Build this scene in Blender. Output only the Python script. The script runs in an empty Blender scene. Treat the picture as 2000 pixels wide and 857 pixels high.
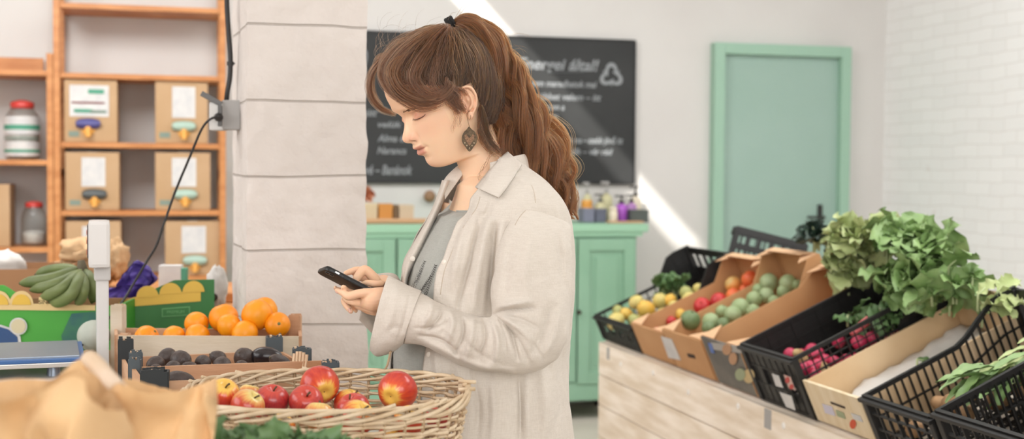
import bpy, bmesh, math, random
from math import sin, cos, pi, sqrt, radians, exp, atan2
from mathutils import Vector, Matrix, Euler, noise
rnd = random.Random(7)
C = bpy.context.scene.collection
V = Vector

# ---------------------------------------------------------------- camera model
FPX = 2500.0
CAM = V((0, 0, 1.33))
PITCH = math.atan(88.5 / FPX)
ROLL = radians(0.4)
CAM_ROT = Matrix.Rotation(pi / 2 - PITCH, 3, 'X') @ Matrix.Rotation(ROLL, 3, 'Z')

def ray(px, py):
    return CAM_ROT @ V(((px - 1000) / FPX, -(py - 428.5) / FPX, -1.0))

def P(px, py, Y):
    """point at world depth Y that the pixel looks at"""
    d = ray(px, py)
    return CAM + d * (Y / d.y)

def on_plane(px, py, p0, n):
    d = ray(px, py)
    return CAM + d * ((p0 - CAM).dot(n) / d.dot(n))

def on_z(px, py, z):
    return on_plane(px, py, V((0, 0, z)), V((0, 0, 1)))

def project(p):
    q = CAM_ROT.transposed() @ (V(p) - CAM)
    return (1000 + FPX * q.x / -q.z, 428.5 - FPX * q.y / -q.z)

# room frame: a along the back wall, b out of the back wall, yaw 15.1 deg
YAW = math.atan(0.27)
E_A = V((cos(YAW), sin(YAW), 0)); E_B = V((sin(YAW), -cos(YAW), 0))
ORG = V((0, 7.31, 0))
def R(a, b, z=0.0):
    return ORG + E_A * a + E_B * b + V((0, 0, z))
def to_room(p):
    d = V(p) - ORG
    return (d.dot(E_A), d.dot(E_B), p[2])
def on_wall(px, py, b=0.0):
    return to_room(on_plane(px, py, R(0, b), E_B))

# ---------------------------------------------------------------- materials
def lin(h):
    if isinstance(h, str):
        h = h.lstrip('#'); c = [int(h[i:i + 2], 16) / 255 for i in (0, 2, 4)]
    else:
        c = list(h)
    return tuple((x / 12.92 if x <= 0.04045 else ((x + 0.055) / 1.055) ** 2.4) for x in c) + (1,)

def new_mat(name):
    m = bpy.data.materials.new(name); m.use_nodes = True
    nt = m.node_tree
    return m, nt, nt.nodes['Principled BSDF']

def mat(name, col, rough=0.6, col2=None, scale=8.0, stretch=(1, 1, 1), bump=0.0, bscale=40.0, detail=4.0,
        metal=0.0, spec=0.5, sub=0.0, trans=0.0, contrast=(0.35, 0.65), sheen=0.0, alpha=1.0, coat=0.0, bdist=0.01):
    m, nt, b = new_mat(name)
    N, L = nt.nodes, nt.links
    b.inputs['Base Color'].default_value = lin(col)
    b.inputs['Roughness'].default_value = rough
    b.inputs['Metallic'].default_value = metal
    b.inputs['Specular IOR Level'].default_value = spec
    if sub: 
        b.inputs['Subsurface Weight'].default_value = sub
        b.inputs['Subsurface Radius'].default_value = (0.012, 0.005, 0.003)
        b.inputs['Subsurface Scale'].default_value = 1.0
    if trans: b.inputs['Transmission Weight'].default_value = trans
    if sheen: b.inputs['Sheen Weight'].default_value = sheen
    if coat: b.inputs['Coat Weight'].default_value = coat
    if alpha < 1: b.inputs['Alpha'].default_value = alpha
    if col2 or bump:
        tc = N.new('ShaderNodeTexCoord'); mp = N.new('ShaderNodeMapping')
        mp.inputs['Scale'].default_value = stretch
        L.new(tc.outputs['Object'], mp.inputs['Vector'])
    if col2:
        n = N.new('ShaderNodeTexNoise'); n.inputs['Scale'].default_value = scale; n.inputs['Detail'].default_value = detail
        r = N.new('ShaderNodeValToRGB')
        r.color_ramp.elements[0].position = contrast[0]; r.color_ramp.elements[1].position = contrast[1]
        r.color_ramp.elements[0].color = lin(col2); r.color_ramp.elements[1].color = lin(col)
        L.new(mp.outputs['Vector'], n.inputs['Vector']); L.new(n.outputs['Fac'], r.inputs['Fac'])
        L.new(r.outputs['Color'], b.inputs['Base Color'])
    if bump:
        n2 = N.new('ShaderNodeTexNoise'); n2.inputs['Scale'].default_value = bscale; n2.inputs['Detail'].default_value = 5
        bm = N.new('ShaderNodeBump'); bm.inputs['Strength'].default_value = bump; bm.inputs['Distance'].default_value = bdist
        L.new(mp.outputs['Vector'], n2.inputs['Vector']); L.new(n2.outputs['Fac'], bm.inputs['Height'])
        L.new(bm.outputs['Normal'], b.inputs['Normal'])
    return m

# ---------------------------------------------------------------- mesh helper
class MB:
    def __init__(s):
        s.v = []; s.f = []; s.mi = []; s.cur = 0
    def add(s, vs, fs):
        o = len(s.v); s.v += [V(p) for p in vs]
        s.f += [tuple(o + i for i in f) for f in fs]; s.mi += [s.cur] * len(fs)
        return s
    def box(s, c, size, rot=None, ch=0.0):
        """box with chamfered edges when ch > 0"""
        hx, hy, hz = (d / 2 for d in size); c = V(c)
        if ch <= 0:
            vs = [V((x, y, z)) for x in (-hx, hx) for y in (-hy, hy) for z in (-hz, hz)]
            fs = [(0, 1, 3, 2), (4, 6, 7, 5), (0, 4, 5, 1), (2, 3, 7, 6), (0, 2, 6, 4), (1, 5, 7, 3)]
        else:
            ch = min(ch, hx * .45, hy * .45, hz * .45)
            bm = bmesh.new(); bmesh.ops.create_cube(bm, size=1)
            for v in bm.verts: v.co = V((v.co.x * hx * 2, v.co.y * hy * 2, v.co.z * hz * 2))
            bmesh.ops.bevel(bm, geom=list(bm.edges), offset=ch, segments=2, profile=.7, affect='EDGES')
            bm.verts.index_update()
            vs = [v.co.copy() for v in bm.verts]; fs = [tuple(v.index for v in f.verts) for f in bm.faces]; bm.free()
        if rot is not None:
            M = rot if isinstance(rot, Matrix) else Euler(rot).to_matrix()
            vs = [M @ v for v in vs]
        return s.add([v + c for v in vs], fs)
    def quad(s, a, b, c, d): return s.add([a, b, c, d], [(0, 1, 2, 3)])
    def slab(s, pts, nrm, t):
        """closed plate: polygon pts extruded by t along nrm"""
        n = len(pts); nv = V(nrm).normalized() * t
        vs = [V(p) for p in pts] + [V(p) + nv for p in pts]
        fs = [tuple(reversed(range(n))), tuple(range(n, 2 * n))] + [(i, (i + 1) % n, n + (i + 1) % n, n + i) for i in range(n)]
        return s.add(vs, fs)
    def bar(s, p, q, w, h=None, up=(0, 0, 1), ch=0.0):
        p, q = V(p), V(q); h = h or w; d = (q - p); L = d.length; d.normalize(); up = V(up)
        x = d.cross(up)
        if x.length < 1e-4: x = d.cross(V((1, 0, 0)))
        x.normalize(); z = x.cross(d)
        M = Matrix((x, d, z)).transposed()
        return s.box((p + q) / 2, (w, L, h), M, ch)
    def tube(s, pts, r, n=10, cap=True, closed=False, flat=None):
        pts = [V(p) for p in pts]; k = len(pts)
        rr = r if isinstance(r, (list, tuple)) else [r] * k
        ref = None; vs = []; fs = []
        for i, p in enumerate(pts):
            a = pts[i - 1] if (i or closed) else pts[0]; b = pts[(i + 1) % k] if (i < k - 1 or closed) else pts[-1]
            t = (b - a)
            if t.length < 1e-9: t = V((0, 0, 1))
            t.normalize()
            if ref is None:
                ref = t.cross(V((0, 0, 1)))
                if ref.length < .1: ref = t.cross(V((0, 1, 0)))
                ref.normalize()
            else:
                ref = (ref - t * ref.dot(t)).normalized()
            bn = t.cross(ref)
            ri = rr[i]; rx, ry = ri if isinstance(ri, (tuple, list)) else (ri, ri)
            for j in range(n):
                an = 2 * pi * j / n
                vs.append(p + ref * (cos(an) * rx) + bn * (sin(an) * ry))
        for i in range(k - 1 + (1 if closed else 0)):
            for j in range(n):
                a = i * n + j; b = i * n + (j + 1) % n; c = ((i + 1) % k) * n
                fs.append((a, b, c + (j + 1) % n, c + j))
        if cap and not closed:
            fs.append(tuple(reversed(range(n)))); fs.append(tuple(range((k - 1) * n, k * n)))
        return s.add(vs, fs)
    def lathe(s, prof, n=24, c=(0, 0, 0), ax=None):
        """profile of (r, z), about z"""
        c = V(c); vs = []; fs = []; k = len(prof)
        for r, z in prof:
            for j in range(n):
                a = 2 * pi * j / n; vs.append(V((max(r, 1e-5) * cos(a), max(r, 1e-5) * sin(a), z)))
        for i in range(k - 1):
            for j in range(n):
                fs.append((i * n + j, i * n + (j + 1) % n, (i + 1) * n + (j + 1) % n, (i + 1) * n + j))
        fs.append(tuple(reversed(range(n)))); fs.append(tuple(range((k - 1) * n, k * n)))
        if ax is not None: vs = [ax @ v for v in vs]
        return s.add([v + c for v in vs], fs)
    def grid(s, fn, nu, nv, wrap=False):
        vs = [V(fn(i / (nu - (0 if wrap else 1)), j / (nv - 1))) for j in range(nv) for i in range(nu)]
        fs = []
        for j in range(nv - 1):
            for i in range(nu - (0 if wrap else 1)):
                a = j * nu + i; b = j * nu + (i + 1) % nu
                fs.append((a, b, b + nu, a + nu))
        return s.add(vs, fs)
    def build(s, name, m, parent=None, smooth=False, loc=None, rz=None, bevel=0.0, sub=0, solid=0.0, angle=None, recalc=True, tri=None):
        me = bpy.data.meshes.new(name)
        me.from_pydata(s.v, [], s.f)
        mats = m if isinstance(m, (list, tuple)) else [m]
        for x in mats: me.materials.append(x)
        if len(mats) > 1: me.polygons.foreach_set('material_index', s.mi)
        if recalc:
            bm = bmesh.new(); bm.from_mesh(me); bmesh.ops.recalc_face_normals(bm, faces=list(bm.faces)); bm.to_mesh(me); bm.free()
        o = bpy.data.objects.new(name, me); C.objects.link(o)
        if parent: o.parent = parent
        if loc is not None: o.location = loc
        if rz is not None: o.rotation_euler.z = rz
        if solid:
            md = o.modifiers.new('s', 'SOLIDIFY'); md.thickness = solid; md.offset = 0
        if bevel:
            md = o.modifiers.new('b', 'BEVEL'); md.width = bevel; md.segments = 2; md.limit_method = 'ANGLE'; md.angle_limit = radians(40)
        if sub:
            md = o.modifiers.new('d', 'SUBSURF'); md.levels = sub; md.render_levels = sub
        if smooth:
            me.polygons.foreach_set('use_smooth', [True] * len(me.polygons))
            if angle:
                try: me.set_sharp_from_angle(angle=radians(angle))
                except Exception: pass
        me.update()
        return o

def tag(o, label, cat, group=None, kind=None):
    if label: o['label'] = label
    if cat: o['category'] = cat
    if group: o['group'] = group
    if kind: o['kind'] = kind
    return o
def thing(name, label, cat, loc=(0, 0, 0), rz=0.0, group=None, rot=None):
    o = bpy.data.objects.new(name, None); C.objects.link(o); o.empty_display_size = .05
    o.location = loc
    if rot is not None: o.rotation_euler = rot if not isinstance(rot, Matrix) else rot.to_euler()
    else: o.rotation_euler = (0, 0, rz)
    return tag(o, label, cat, group)
def structure(o):
    o['kind'] = 'structure'; return o
def copy_tree(o, parent=None):
    c = o.copy(); C.objects.link(c)
    if parent is not None: c.parent = parent
    for ch in list(o.children): copy_tree(ch, c)
    return c
def crom(pts, n=8, closed=False):
    """catmull-rom through points (Vectors or tuples of any size)"""
    P_ = [tuple(p) for p in pts]; k = len(P_); out = []
    rng = range(k if closed else k - 1)
    for i in rng:
        g = lambda j: P_[j % k] if closed else P_[min(max(j, 0), k - 1)]
        p0, p1, p2, p3 = g(i - 1), g(i), g(i + 1), g(i + 2)
        for s_ in range(n):
            t = s_ / n; t2 = t * t; t3 = t2 * t
            out.append(tuple(.5 * ((2 * b) + (-a + c) * t + (2 * a - 5 * b + 4 * c - d) * t2 + (-a + 3 * b - 3 * c + d) * t3) for a, b, c, d in zip(p0, p1, p2, p3)))
    if not closed: out.append(P_[-1])
    return out
def interp(xs, ys, x):
    if x <= xs[0]: return ys[0]
    if x >= xs[-1]: return ys[-1]
    for i in range(len(xs) - 1):
        if xs[i] <= x <= xs[i + 1]:
            t = (x - xs[i]) / (xs[i + 1] - xs[i])
            return ys[i] + (ys[i + 1] - ys[i]) * t
def sint(xs, ys, x):
    """smooth (monotone-ish cubic hermite) interpolation"""
    n = len(xs)
    if x <= xs[0]: return ys[0]
    if x >= xs[-1]: return ys[-1]
    for i in range(n - 1):
        if x <= xs[i + 1]: break
    h = xs[i + 1] - xs[i]; t = (x - xs[i]) / h
    def sl(j):
        if j <= 0: return (ys[1] - ys[0]) / (xs[1] - xs[0])
        if j >= n - 1: return (ys[-1] - ys[-2]) / (xs[-1] - xs[-2])
        a = (ys[j] - ys[j - 1]) / (xs[j] - xs[j - 1]); b = (ys[j + 1] - ys[j]) / (xs[j + 1] - xs[j])
        return 0 if a * b <= 0 else 2 * a * b / (a + b)
    m0, m1 = sl(i) * h, sl(i + 1) * h; t2 = t * t; t3 = t2 * t
    return (2 * t3 - 3 * t2 + 1) * ys[i] + (t3 - 2 * t2 + t) * m0 + (-2 * t3 + 3 * t2) * ys[i + 1] + (t3 - t2) * m1
def fbm(p, sc=1.0, o=3):
    return noise.fractal(V(p) * sc, 1.0, 2.0, o, noise_basis='PERLIN_ORIGINAL')
# ---------------------------------------------------------------- materials of the place
M_plaster = mat('white_plaster', '#d3d0cc', .85, '#cdc9c5', 1.2, bump=.15, bscale=9)
M_mauve = mat('mauve_plaster', '#b5a9a3', .85, '#aca099', 1.2, bump=.15, bscale=9)
M_ceiling = mat('ceiling_paint', '#e6e2de', .9)
M_floor = mat('concrete_floor', '#d3cabe', .55, '#c4bbaf', 2.5, bump=.1, bscale=20)
M_wood_o = mat('orange_pine', '#c98a52', .5, '#b2713a', 5, (1, 1, 6), bump=.08, bscale=30)
M_wood_pale = mat('pale_planks', '#f8ecdd', .7, '#e0cfb8', 3.5, (1, 1, 7), bump=.15, bscale=25)
M_mint = mat('mint_paint', '#9ab3a8', .5, '#93aea1', 1.5)
M_mintf = mat('mint_frame_paint', '#97b9a4', .45)
M_green = mat('green_cabinet_paint', '#8bb197', .55, '#7fa78b', 2.0, bump=.05)
M_green_top = mat('green_top_paint', '#93bd9f', .5)
M_black = mat('black_metal', '#24211f', .45)
M_board = mat('blackboard_slate', '#2a2b2b', .75, '#333434', 2.5)
M_chalk = mat('chalk', '#8d9092', .95)
M_darkgap = mat('dark_gap', '#3a2c26', .9)

def brick_mat(name, c1, c2, mortar, sc, bump=.5, stain=True, bw=.5, rh=.25, expose='#c08a68', axis=0, ms=.012, sth=.66):
    m, nt, b = new_mat(name); N, L = nt.nodes, nt.links
    tc = N.new('ShaderNodeTexCoord'); mp = N.new('ShaderNodeMapping')
    mp.inputs['Rotation'].default_value = (pi / 2, 0, 0) if axis == 0 else (0, 0, 0)
    mp.inputs['Location'].default_value = (17.3 if axis == 0 else 0, 0, 0)
    if axis == 1:
        sp = N.new('ShaderNodeSeparateXYZ'); cb_ = N.new('ShaderNodeCombineXYZ')
        L.new(tc.outputs['Object'], sp.inputs[0]); L.new(sp.outputs[1], cb_.inputs[0]); L.new(sp.outputs[2], cb_.inputs[1]); L.new(cb_.outputs[0], mp.inputs['Vector'])
    else:
        L.new(tc.outputs['Object'], mp.inputs['Vector'])
    wob = N.new('ShaderNodeTexNoise'); wob.inputs['Scale'].default_value = 3
    mx0 = N.new('ShaderNodeMixRGB'); mx0.blend_type = 'ADD'; mx0.inputs['Fac'].default_value = .04 if axis else .018
    L.new(mp.outputs['Vector'], mx0.inputs['Color1']); L.new(tc.outputs['Object'], wob.inputs['Vector']); L.new(wob.outputs['Color'], mx0.inputs['Color2'])
    br = N.new('ShaderNodeTexBrick'); br.inputs['Scale'].default_value = sc
    br.inputs['Color1'].default_value = lin(c1); br.inputs['Color2'].default_value = lin(c2); br.inputs['Mortar'].default_value = lin(mortar)
    br.inputs['Mortar Size'].default_value = ms; br.inputs['Mortar Smooth'].default_value = .6
    br.inputs['Brick Width'].default_value = bw; br.inputs['Row Height'].default_value = rh
    L.new(mx0.outputs['Color'], br.inputs['Vector'])
    n = N.new('ShaderNodeTexNoise'); n.inputs['Scale'].default_value = 3.3; n.inputs['Detail'].default_value = 5
    L.new(tc.outputs['Object'], n.inputs['Vector'])
    r = N.new('ShaderNodeValToRGB'); r.color_ramp.elements[0].position = sth; r.color_ramp.elements[1].position = sth + .05
    L.new(n.outputs['Fac'], r.inputs['Fac'])
    mx = N.new('ShaderNodeMixRGB'); mx.inputs['Color2'].default_value = lin(expose)
    ml = N.new('ShaderNodeMath'); ml.operation = 'MULTIPLY'; ml.inputs[1].default_value = .3 if stain else 0
    L.new(r.outputs['Color'], ml.inputs[0]); L.new(ml.outputs[0], mx.inputs['Fac'])
    L.new(br.outputs['Color'], mx.inputs['Color1']); L.new(mx.outputs['Color'], b.inputs['Base Color'])
    n2 = N.new('ShaderNodeTexNoise'); n2.inputs['Scale'].default_value = 14; n2.inputs['Detail'].default_value = 6
    L.new(tc.outputs['Object'], n2.inputs['Vector'])
    ad = N.new('ShaderNodeMath'); ad.operation = 'MULTIPLY_ADD'; ad.inputs[1].default_value = -1.0
    L.new(br.outputs['Fac'], ad.inputs[0]); L.new(n2.outputs['Fac'], ad.inputs[2])
    bp = N.new('ShaderNodeBump'); bp.inputs['Strength'].default_value = bump; bp.inputs['Distance'].default_value = .012
    L.new(ad.outputs[0], bp.inputs['Height']); L.new(bp.outputs['Normal'], b.inputs['Normal'])
    b.inputs['Roughness'].default_value = .85
    return m
M_brick = brick_mat('painted_brick_wall', '#f3f2f0', '#efeeec', '#e2dfdb', 3.6, bump=.35, expose='#b98f78', bw=.8, axis=1, sth=.69)
M_pillar = brick_mat('painted_pillar_blocks', '#e0d7d0', '#dbd2cb', '#cbc0b6', 1.6, bump=.9, bw=60, rh=.30, expose='#a3937f', ms=.0045, sth=.72)

# ---------------------------------------------------------------- the room shell
CEIL = 3.2; A0, A1, B1 = -4.6, 2.38, 9.2
def room_box(name, a0, a1, b0, b1, z0, z1, m):
    mb = MB(); mb.box((0, 0, 0), (a1 - a0, b1 - b0, z1 - z0))
    o = mb.build(name, m, loc=R((a0 + a1) / 2, (b0 + b1) / 2, (z0 + z1) / 2), rz=YAW)
    return structure(o)
room_box('floor', A0 - .2, A1 + .2, -.2, B1 + .2, -.1, 0, M_floor)
room_box('wall_back', A0 - .2, A1 + .2, -.2, 0, 0, CEIL, M_plaster)
room_box('wall_right', A1, A1 + .2, 0, B1, 0, CEIL, M_brick)
room_box('wall_left', A0 - .2, A0, 0, B1, 0, CEIL, M_mauve)
room_box('wall_front', A0 - .2, A1 + .2, B1, B1 + .2, 0, CEIL, M_plaster)

# skylight slit in the ceiling: traced back from the sun strip on the back wall
SUN = V((.36, .60, -.71)).normalized()
def trace_up(px, py):
    p = on_plane(px, py, R(0, 0), E_B)
    return p - SUN * ((p.z - CEIL) / SUN.z)
s1 = [to_room(trace_up(*q)) for q in ((858, -20), (928, -20), (1382, 492), (1325, 492))]
mb = MB()
outer = [(A0 - .2, -.2), (A1 + .2, -.2), (A1 + .2, B1 + .2), (A0 - .2, B1 + .2)]
slit = [(p[0], p[1]) for p in s1]
# split the ceiling in four quads round the slit (order both loops the same way)
cxs = sum(p[0] for p in slit) / 4; cys = sum(p[1] for p in slit) / 4
slit.sort(key=lambda p: atan2(p[1] - cys, p[0] - cxs))
outer.sort(key=lambda p: atan2(p[1] - cys, p[0] - cxs))
best = min(range(4), key=lambda k: sum((slit[(i + k) % 4][0] - outer[i][0]) ** 2 + (slit[(i + k) % 4][1] - outer[i][1]) ** 2 for i in range(4)))
slit = [slit[(i + best) % 4] for i in range(4)]
for i in range(4):
    j = (i + 1) % 4
    mb.slab([(*outer[i], 0), (*outer[j], 0), (*slit[j], 0), (*slit[i], 0)], (0, 0, 1), .02)
o = mb.build('ceiling', M_ceiling, loc=ORG + V((0, 0, CEIL)))
# the room frame as a matrix: local (a, b) -> world
o.matrix_world = Matrix(((E_A.x, E_B.x, 0, ORG.x), (E_A.y, E_B.y, 0, ORG.y), (0, 0, 1, CEIL), (0, 0, 0, 1)))
structure(o)

# ---------------------------------------------------------------- helpers for things standing along the back wall (local x = a, local y = into wall)
def rthing(name, label, cat, a, b, z, group=None):
    return thing(name, label, cat, R(a, b, z), YAW, group)

# blackboard
aL, _, _ = on_wall(640, 200, .03); aR, _, zT = on_wall(1241, 80, .03); _, _, zB = on_wall(1236, 358, .03)
_, _, zT2 = on_wall(690, 57, .03); _, _, zB2 = on_wall(690, 355, .03)
print('board', aL, aR, zT, zB, zT2, zB2)
bw, bh = aR - aL, zT - zB
bb = rthing('blackboard', 'long black chalkboard with white handwriting hung on the back wall', 'blackboard', (aL + aR) / 2, .0, zB)
MB().box((0, -.014, bh / 2), (bw, .024, bh), ch=.002).build('writing_surface', M_board, bb)
mb = MB()
for p, q in (((-bw / 2, 0), (bw / 2, 0)), ((bw / 2, 0), (bw / 2, bh)), ((bw / 2, bh), (-bw / 2, bh)), ((-bw / 2, bh), (-bw / 2, 0))):
    mb.bar((p[0], -.016, p[1]), (q[0], -.016, q[1]), .03, .012, up=(1, 0, 0) if p[0] == q[0] else (0, 0, 1))
mb.build('board_frame', mat('board_frame_black', '#1f1f1f', .6), bb)
def board_xy(px, py):
    a, b, z = on_wall(px, py, .027); return (a - (aL + aR) / 2, z - zB)
def chalk_text(txt, px, py, h_px, name='chalk_writing', w_px=None):
    """one written line: baseline starts at the pixel"""
    x, z = board_xy(px, py)
    cu = bpy.data.curves.new(name, 'FONT'); cu.body = txt; cu.size = h_px / 330 * 1.35; cu.shear = .25; cu.extrude = .0006; cu.offset = h_px * .00009
    cu.materials.append(M_chalk)
    o = bpy.data.objects.new(name, cu); C.objects.link(o); o.parent = bb
    o.location = (x, -.0272, z); o.rotation_euler = (pi / 2, 0, 0)
    bpy.context.view_layer.update()
    me = bpy.data.meshes.new_from_object(o.evaluated_get(bpy.context.evaluated_depsgraph_get()))
    xs = [v.co.x for v in me.vertices]; k = (w_px / 330) / (max(xs) - min(xs)) if w_px else 1
    for v in me.vertices: v.co.x *= k
    me.materials.clear(); me.materials.append(M_chalk)
    q = bpy.data.objects.new(name, me); C.objects.link(q); q.parent = bb; q.location = o.location; q.rotation_euler = o.rotation_euler
    bpy.data.objects.remove(o); q['kind'] = 'stuff' if False else 'thing'; del q['kind']
    return q
for t in [("Energei által!", 1010, 134, 22, 160), ("nem maradhatok mai", 1035, 168, 13, 132), ("többet velem – itt", 1045, 194, 13, 130),
          ("ezen a", 1064, 214, 12, 38), ("szép", 1066, 230, 10, 24), ("földünk ma – szebb jövő itt", 1080, 279, 13, 140), ("kezdődik – vár rád", 1075, 301, 12, 124),
          ("10", 692, 132, 34, 20), ("el", 694, 182, 14, 16), ("együtt", 690, 226, 13, 42), ("ma", 736, 218, 11, 18), ("velük", 736, 248, 11, 44), ("és", 690, 246, 10, 12),
          ("Alma és", 738, 276, 13, 56), ("Narancs", 736, 300, 13, 54), ("Kávé – Banánok", 694, 340, 18, 104)]:
    chalk_text(*t[:4], w_px=t[4])
# underline and the recycling loop, drawn in chalk
mb = MB()
x0, z0 = board_xy(1070, 142); x1, z1 = board_xy(1140, 141)
mb.bar((x0, -.0275, z0), (x1, -.0275, z1), .008, .001)
mb.build('chalk_underline', M_chalk, bb)
def loop_arrow(k):
    mb = MB(); cx, cz = board_xy(1194, 148); inn = []; out = []
    for t in range(15):
        u = t / 14; an = pi / 2 - k * 2 * pi / 3 + .15 - (u - .5) * 1.9
        rr = .050 + .014 * cos(3 * (an - pi / 2)); w = .0125
        inn.append((cx + (rr - w) * cos(an), cz + (rr - w) * sin(an))); out.append((cx + (rr + w) * cos(an), cz + (rr + w) * sin(an)))
    for i in range(14):
        q = [inn[i], inn[i + 1], out[i + 1], out[i]]
        mb.slab([(x, -.0272, z) for x, z in q], (0, -1, 0), .0012)
    p = (V((inn[-1][0], 0, inn[-1][1])) + V((out[-1][0], 0, out[-1][1]))) / 2
    d = (p - (V((inn[-3][0], 0, inn[-3][1])) + V((out[-3][0], 0, out[-3][1]))) / 2).normalized(); nrm = V((d.z, 0, -d.x)); p.y = -.0272
    mb.slab([p + nrm * .024, p - nrm * .024, p + d * .026], (0, -1, 0), .0013)
    mb.build('chalk_recycling_arrow', M_chalk, bb)
for k in range(3): loop_arrow(k)

# door
dl, _, _ = on_wall(1386, 250, 0); dr, _, _ = on_wall(1650, 250, 0); _, _, dz = on_wall(1520, 89, 0)
print('door', dl, dr, dz)
dw = dr - dl
dt = rthing('door_1', None, None, (dl + dr) / 2, 0, 0); dt['kind'] = 'structure'
fw = .065
mb = MB()
mb.box((-dw / 2 + fw / 2, -.03, dz / 2), (fw, .08, dz), ch=.004); mb.box((dw / 2 - fw / 2, -.03, dz / 2), (fw, .08, dz), ch=.004); mb.box((0, -.03, dz - fw / 2), (dw - 2 * fw, .08, fw), ch=.004)
mb.build('door_frame', M_mintf, dt)
MB().box((0, -.012, (dz - fw) / 2), (dw - 2 * fw, .024, dz - fw)).build('door_leaf', M_mint, dt)
hx, _, hz = on_wall(1606, 424, .06); hx -= (dl + dr) / 2
mb = MB(); mb.box((hx, -.03, hz - .02), (.03, .012, .19), ch=.004); mb.tube([(hx, -.03, hz), (hx, -.085, hz)], .009); mb.tube([(hx + .005, -.085, hz), (hx - .11, -.085, hz)], .009)
mb.lathe([(.016, -.008), (.016, .008)], 16, (hx, -.036, hz - .08), Matrix.Rotation(pi / 2, 3, 'X'))
mb.build('door_handle', M_black, dt, smooth=True, angle=40)

# ---------------------------------------------------------------- green cabinet
cb = .5                                         # front plane distance from wall
ca1, _, czt = on_wall(1290, 437, cb + .03); _, _, czb = on_wall(1150, 781, cb)
cr, _, _ = on_wall(1243, 600, cb); ca0 = on_wall(560, 437, cb)[0]
print('cabinet', ca0, cr, ca1, czt, czb)
cab = rthing('sideboard', 'long mint green painted sideboard with panelled doors against the back wall', 'cabinet', 0, 0, 0)
top_t = .045; zt = czt; zb = max(czb, .03) + .0
czs = zt - top_t
MB().box(((ca0 + cr) / 2, -cb / 2, (czs + zb) / 2), (cr - ca0, cb - .02, czs - zb)).build('cabinet_body', M_green, cab, bevel=.003)
mb = MB(); mb.box(((ca0 + cr) / 2 + .02, -cb / 2 - .01, zt - top_t / 2), (cr - ca0 + .08, cb + .015, top_t), ch=.008)
mb.box(((ca0 + cr) / 2 + .01, -cb / 2 - .005, zt - top_t - .012), (cr - ca0 + .04, cb + .006, .024), ch=.006)
mb.build('cabinet_top', M_green_top, cab)
mb = MB(); mb.box(((ca0 + cr) / 2, -cb - .002, zb + .05), (cr - ca0 + .01, .02, .1), ch=.004)
mb.build('plinth', M_green, cab)
def cab_px(px, py):
    a, b, z = on_wall(px, py, cb); return a, z
def panel_door(x0, x1, y0, y1, knob=None):
    a0_, z1_ = cab_px(x0, y0); a1_, z0_ = cab_px(x1, y1); w = a1_ - a0_; h = z1_ - z0_
    c = V(((a0_ + a1_) / 2, -cb - .01, (z0_ + z1_) / 2)); mb = MB()
    st = .065
    mb.box(c + V((-w / 2 + st / 2, 0, 0)), (st, .022, h), ch=.003); mb.box(c + V((w / 2 - st / 2, 0, 0)), (st, .022, h), ch=.003)
    mb.box(c + V((0, 0, h / 2 - st / 2)), (w - 2 * st, .022, st), ch=.003); mb.box(c + V((0, 0, -h / 2 + st / 2)), (w - 2 * st, .022, st), ch=.003)
    iw, ih = w - 2 * st, h - 2 * st
    mb.box(c + V((0, .006, 0)), (iw, .008, ih)); mb.box(c + V((0, .001, 0)), (iw - .07, .014, ih - .07), ch=.006)
    o = mb.build('cabinet_door', M_green, cab)
    if knob:
        ka, kz = cab_px(*knob)
        k = MB(); k.lathe([(.004, 0), (.005, .012), (.011, .016), (.012, .022), (.007, .028)], 16, (ka, -cb - .02, kz), Matrix.Rotation(pi / 2, 3, 'X'))
        k.build('cabinet_knob', M_darkgap, o, smooth=True)
panel_door(1128, 1236, 466, 745, (1127, 608)); panel_door(1010, 1122, 466, 745)
panel_door(688, 770, 466, 745); panel_door(776, 862, 466, 745); panel_door(868, 1000, 466, 745)
for a_ in (ca0 + .05, cr - .05, (ca0 + cr) / 2):
    for b_ in (-cb + .05, -.06):
        MB().box((a_, b_, zb / 2), (.06, .06, zb)).build('cabinet_foot', M_darkgap, cab)
CAB_TOP = zt; 

# ---------------------------------------------------------------- pillar
mb = MB(); pw = .30; pd = .42
def pil(u, v):
    # four-sided column, slightly irregular edges
    pts = [(-pw / 2, -pd / 2), (pw / 2, -pd / 2), (pw / 2, pd / 2), (-pw / 2, pd / 2)]
    per = u * 4; i = int(per) % 4; t = per - int(per)
    a, b = pts[i], pts[(i + 1) % 4]; x = a[0] + (b[0] - a[0]) * t; y = a[1] + (b[1] - a[1]) * t; z = v * CEIL
    e = min(t, 1 - t); w = .008 * fbm((x * 3, y * 3, z), 4) + .003 * fbm((x * 6, y * 6, z * 2), 9) + (.005 * fbm((x, y, z), 14) if e < .06 else .0)
    s_ = sqrt(x * x + y * y); return (x + x / s_ * w, y + y / s_ * w, z)
mb.grid(pil, 96, 260, wrap=True)
PY = 3.2; pc = P(583, 428, PY + pd / 2)
pilr = mb.build('pillar', M_pillar, loc=(pc.x - .005, pc.y, 0), rz=radians(17), smooth=True, angle=50); structure(pilr)
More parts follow.
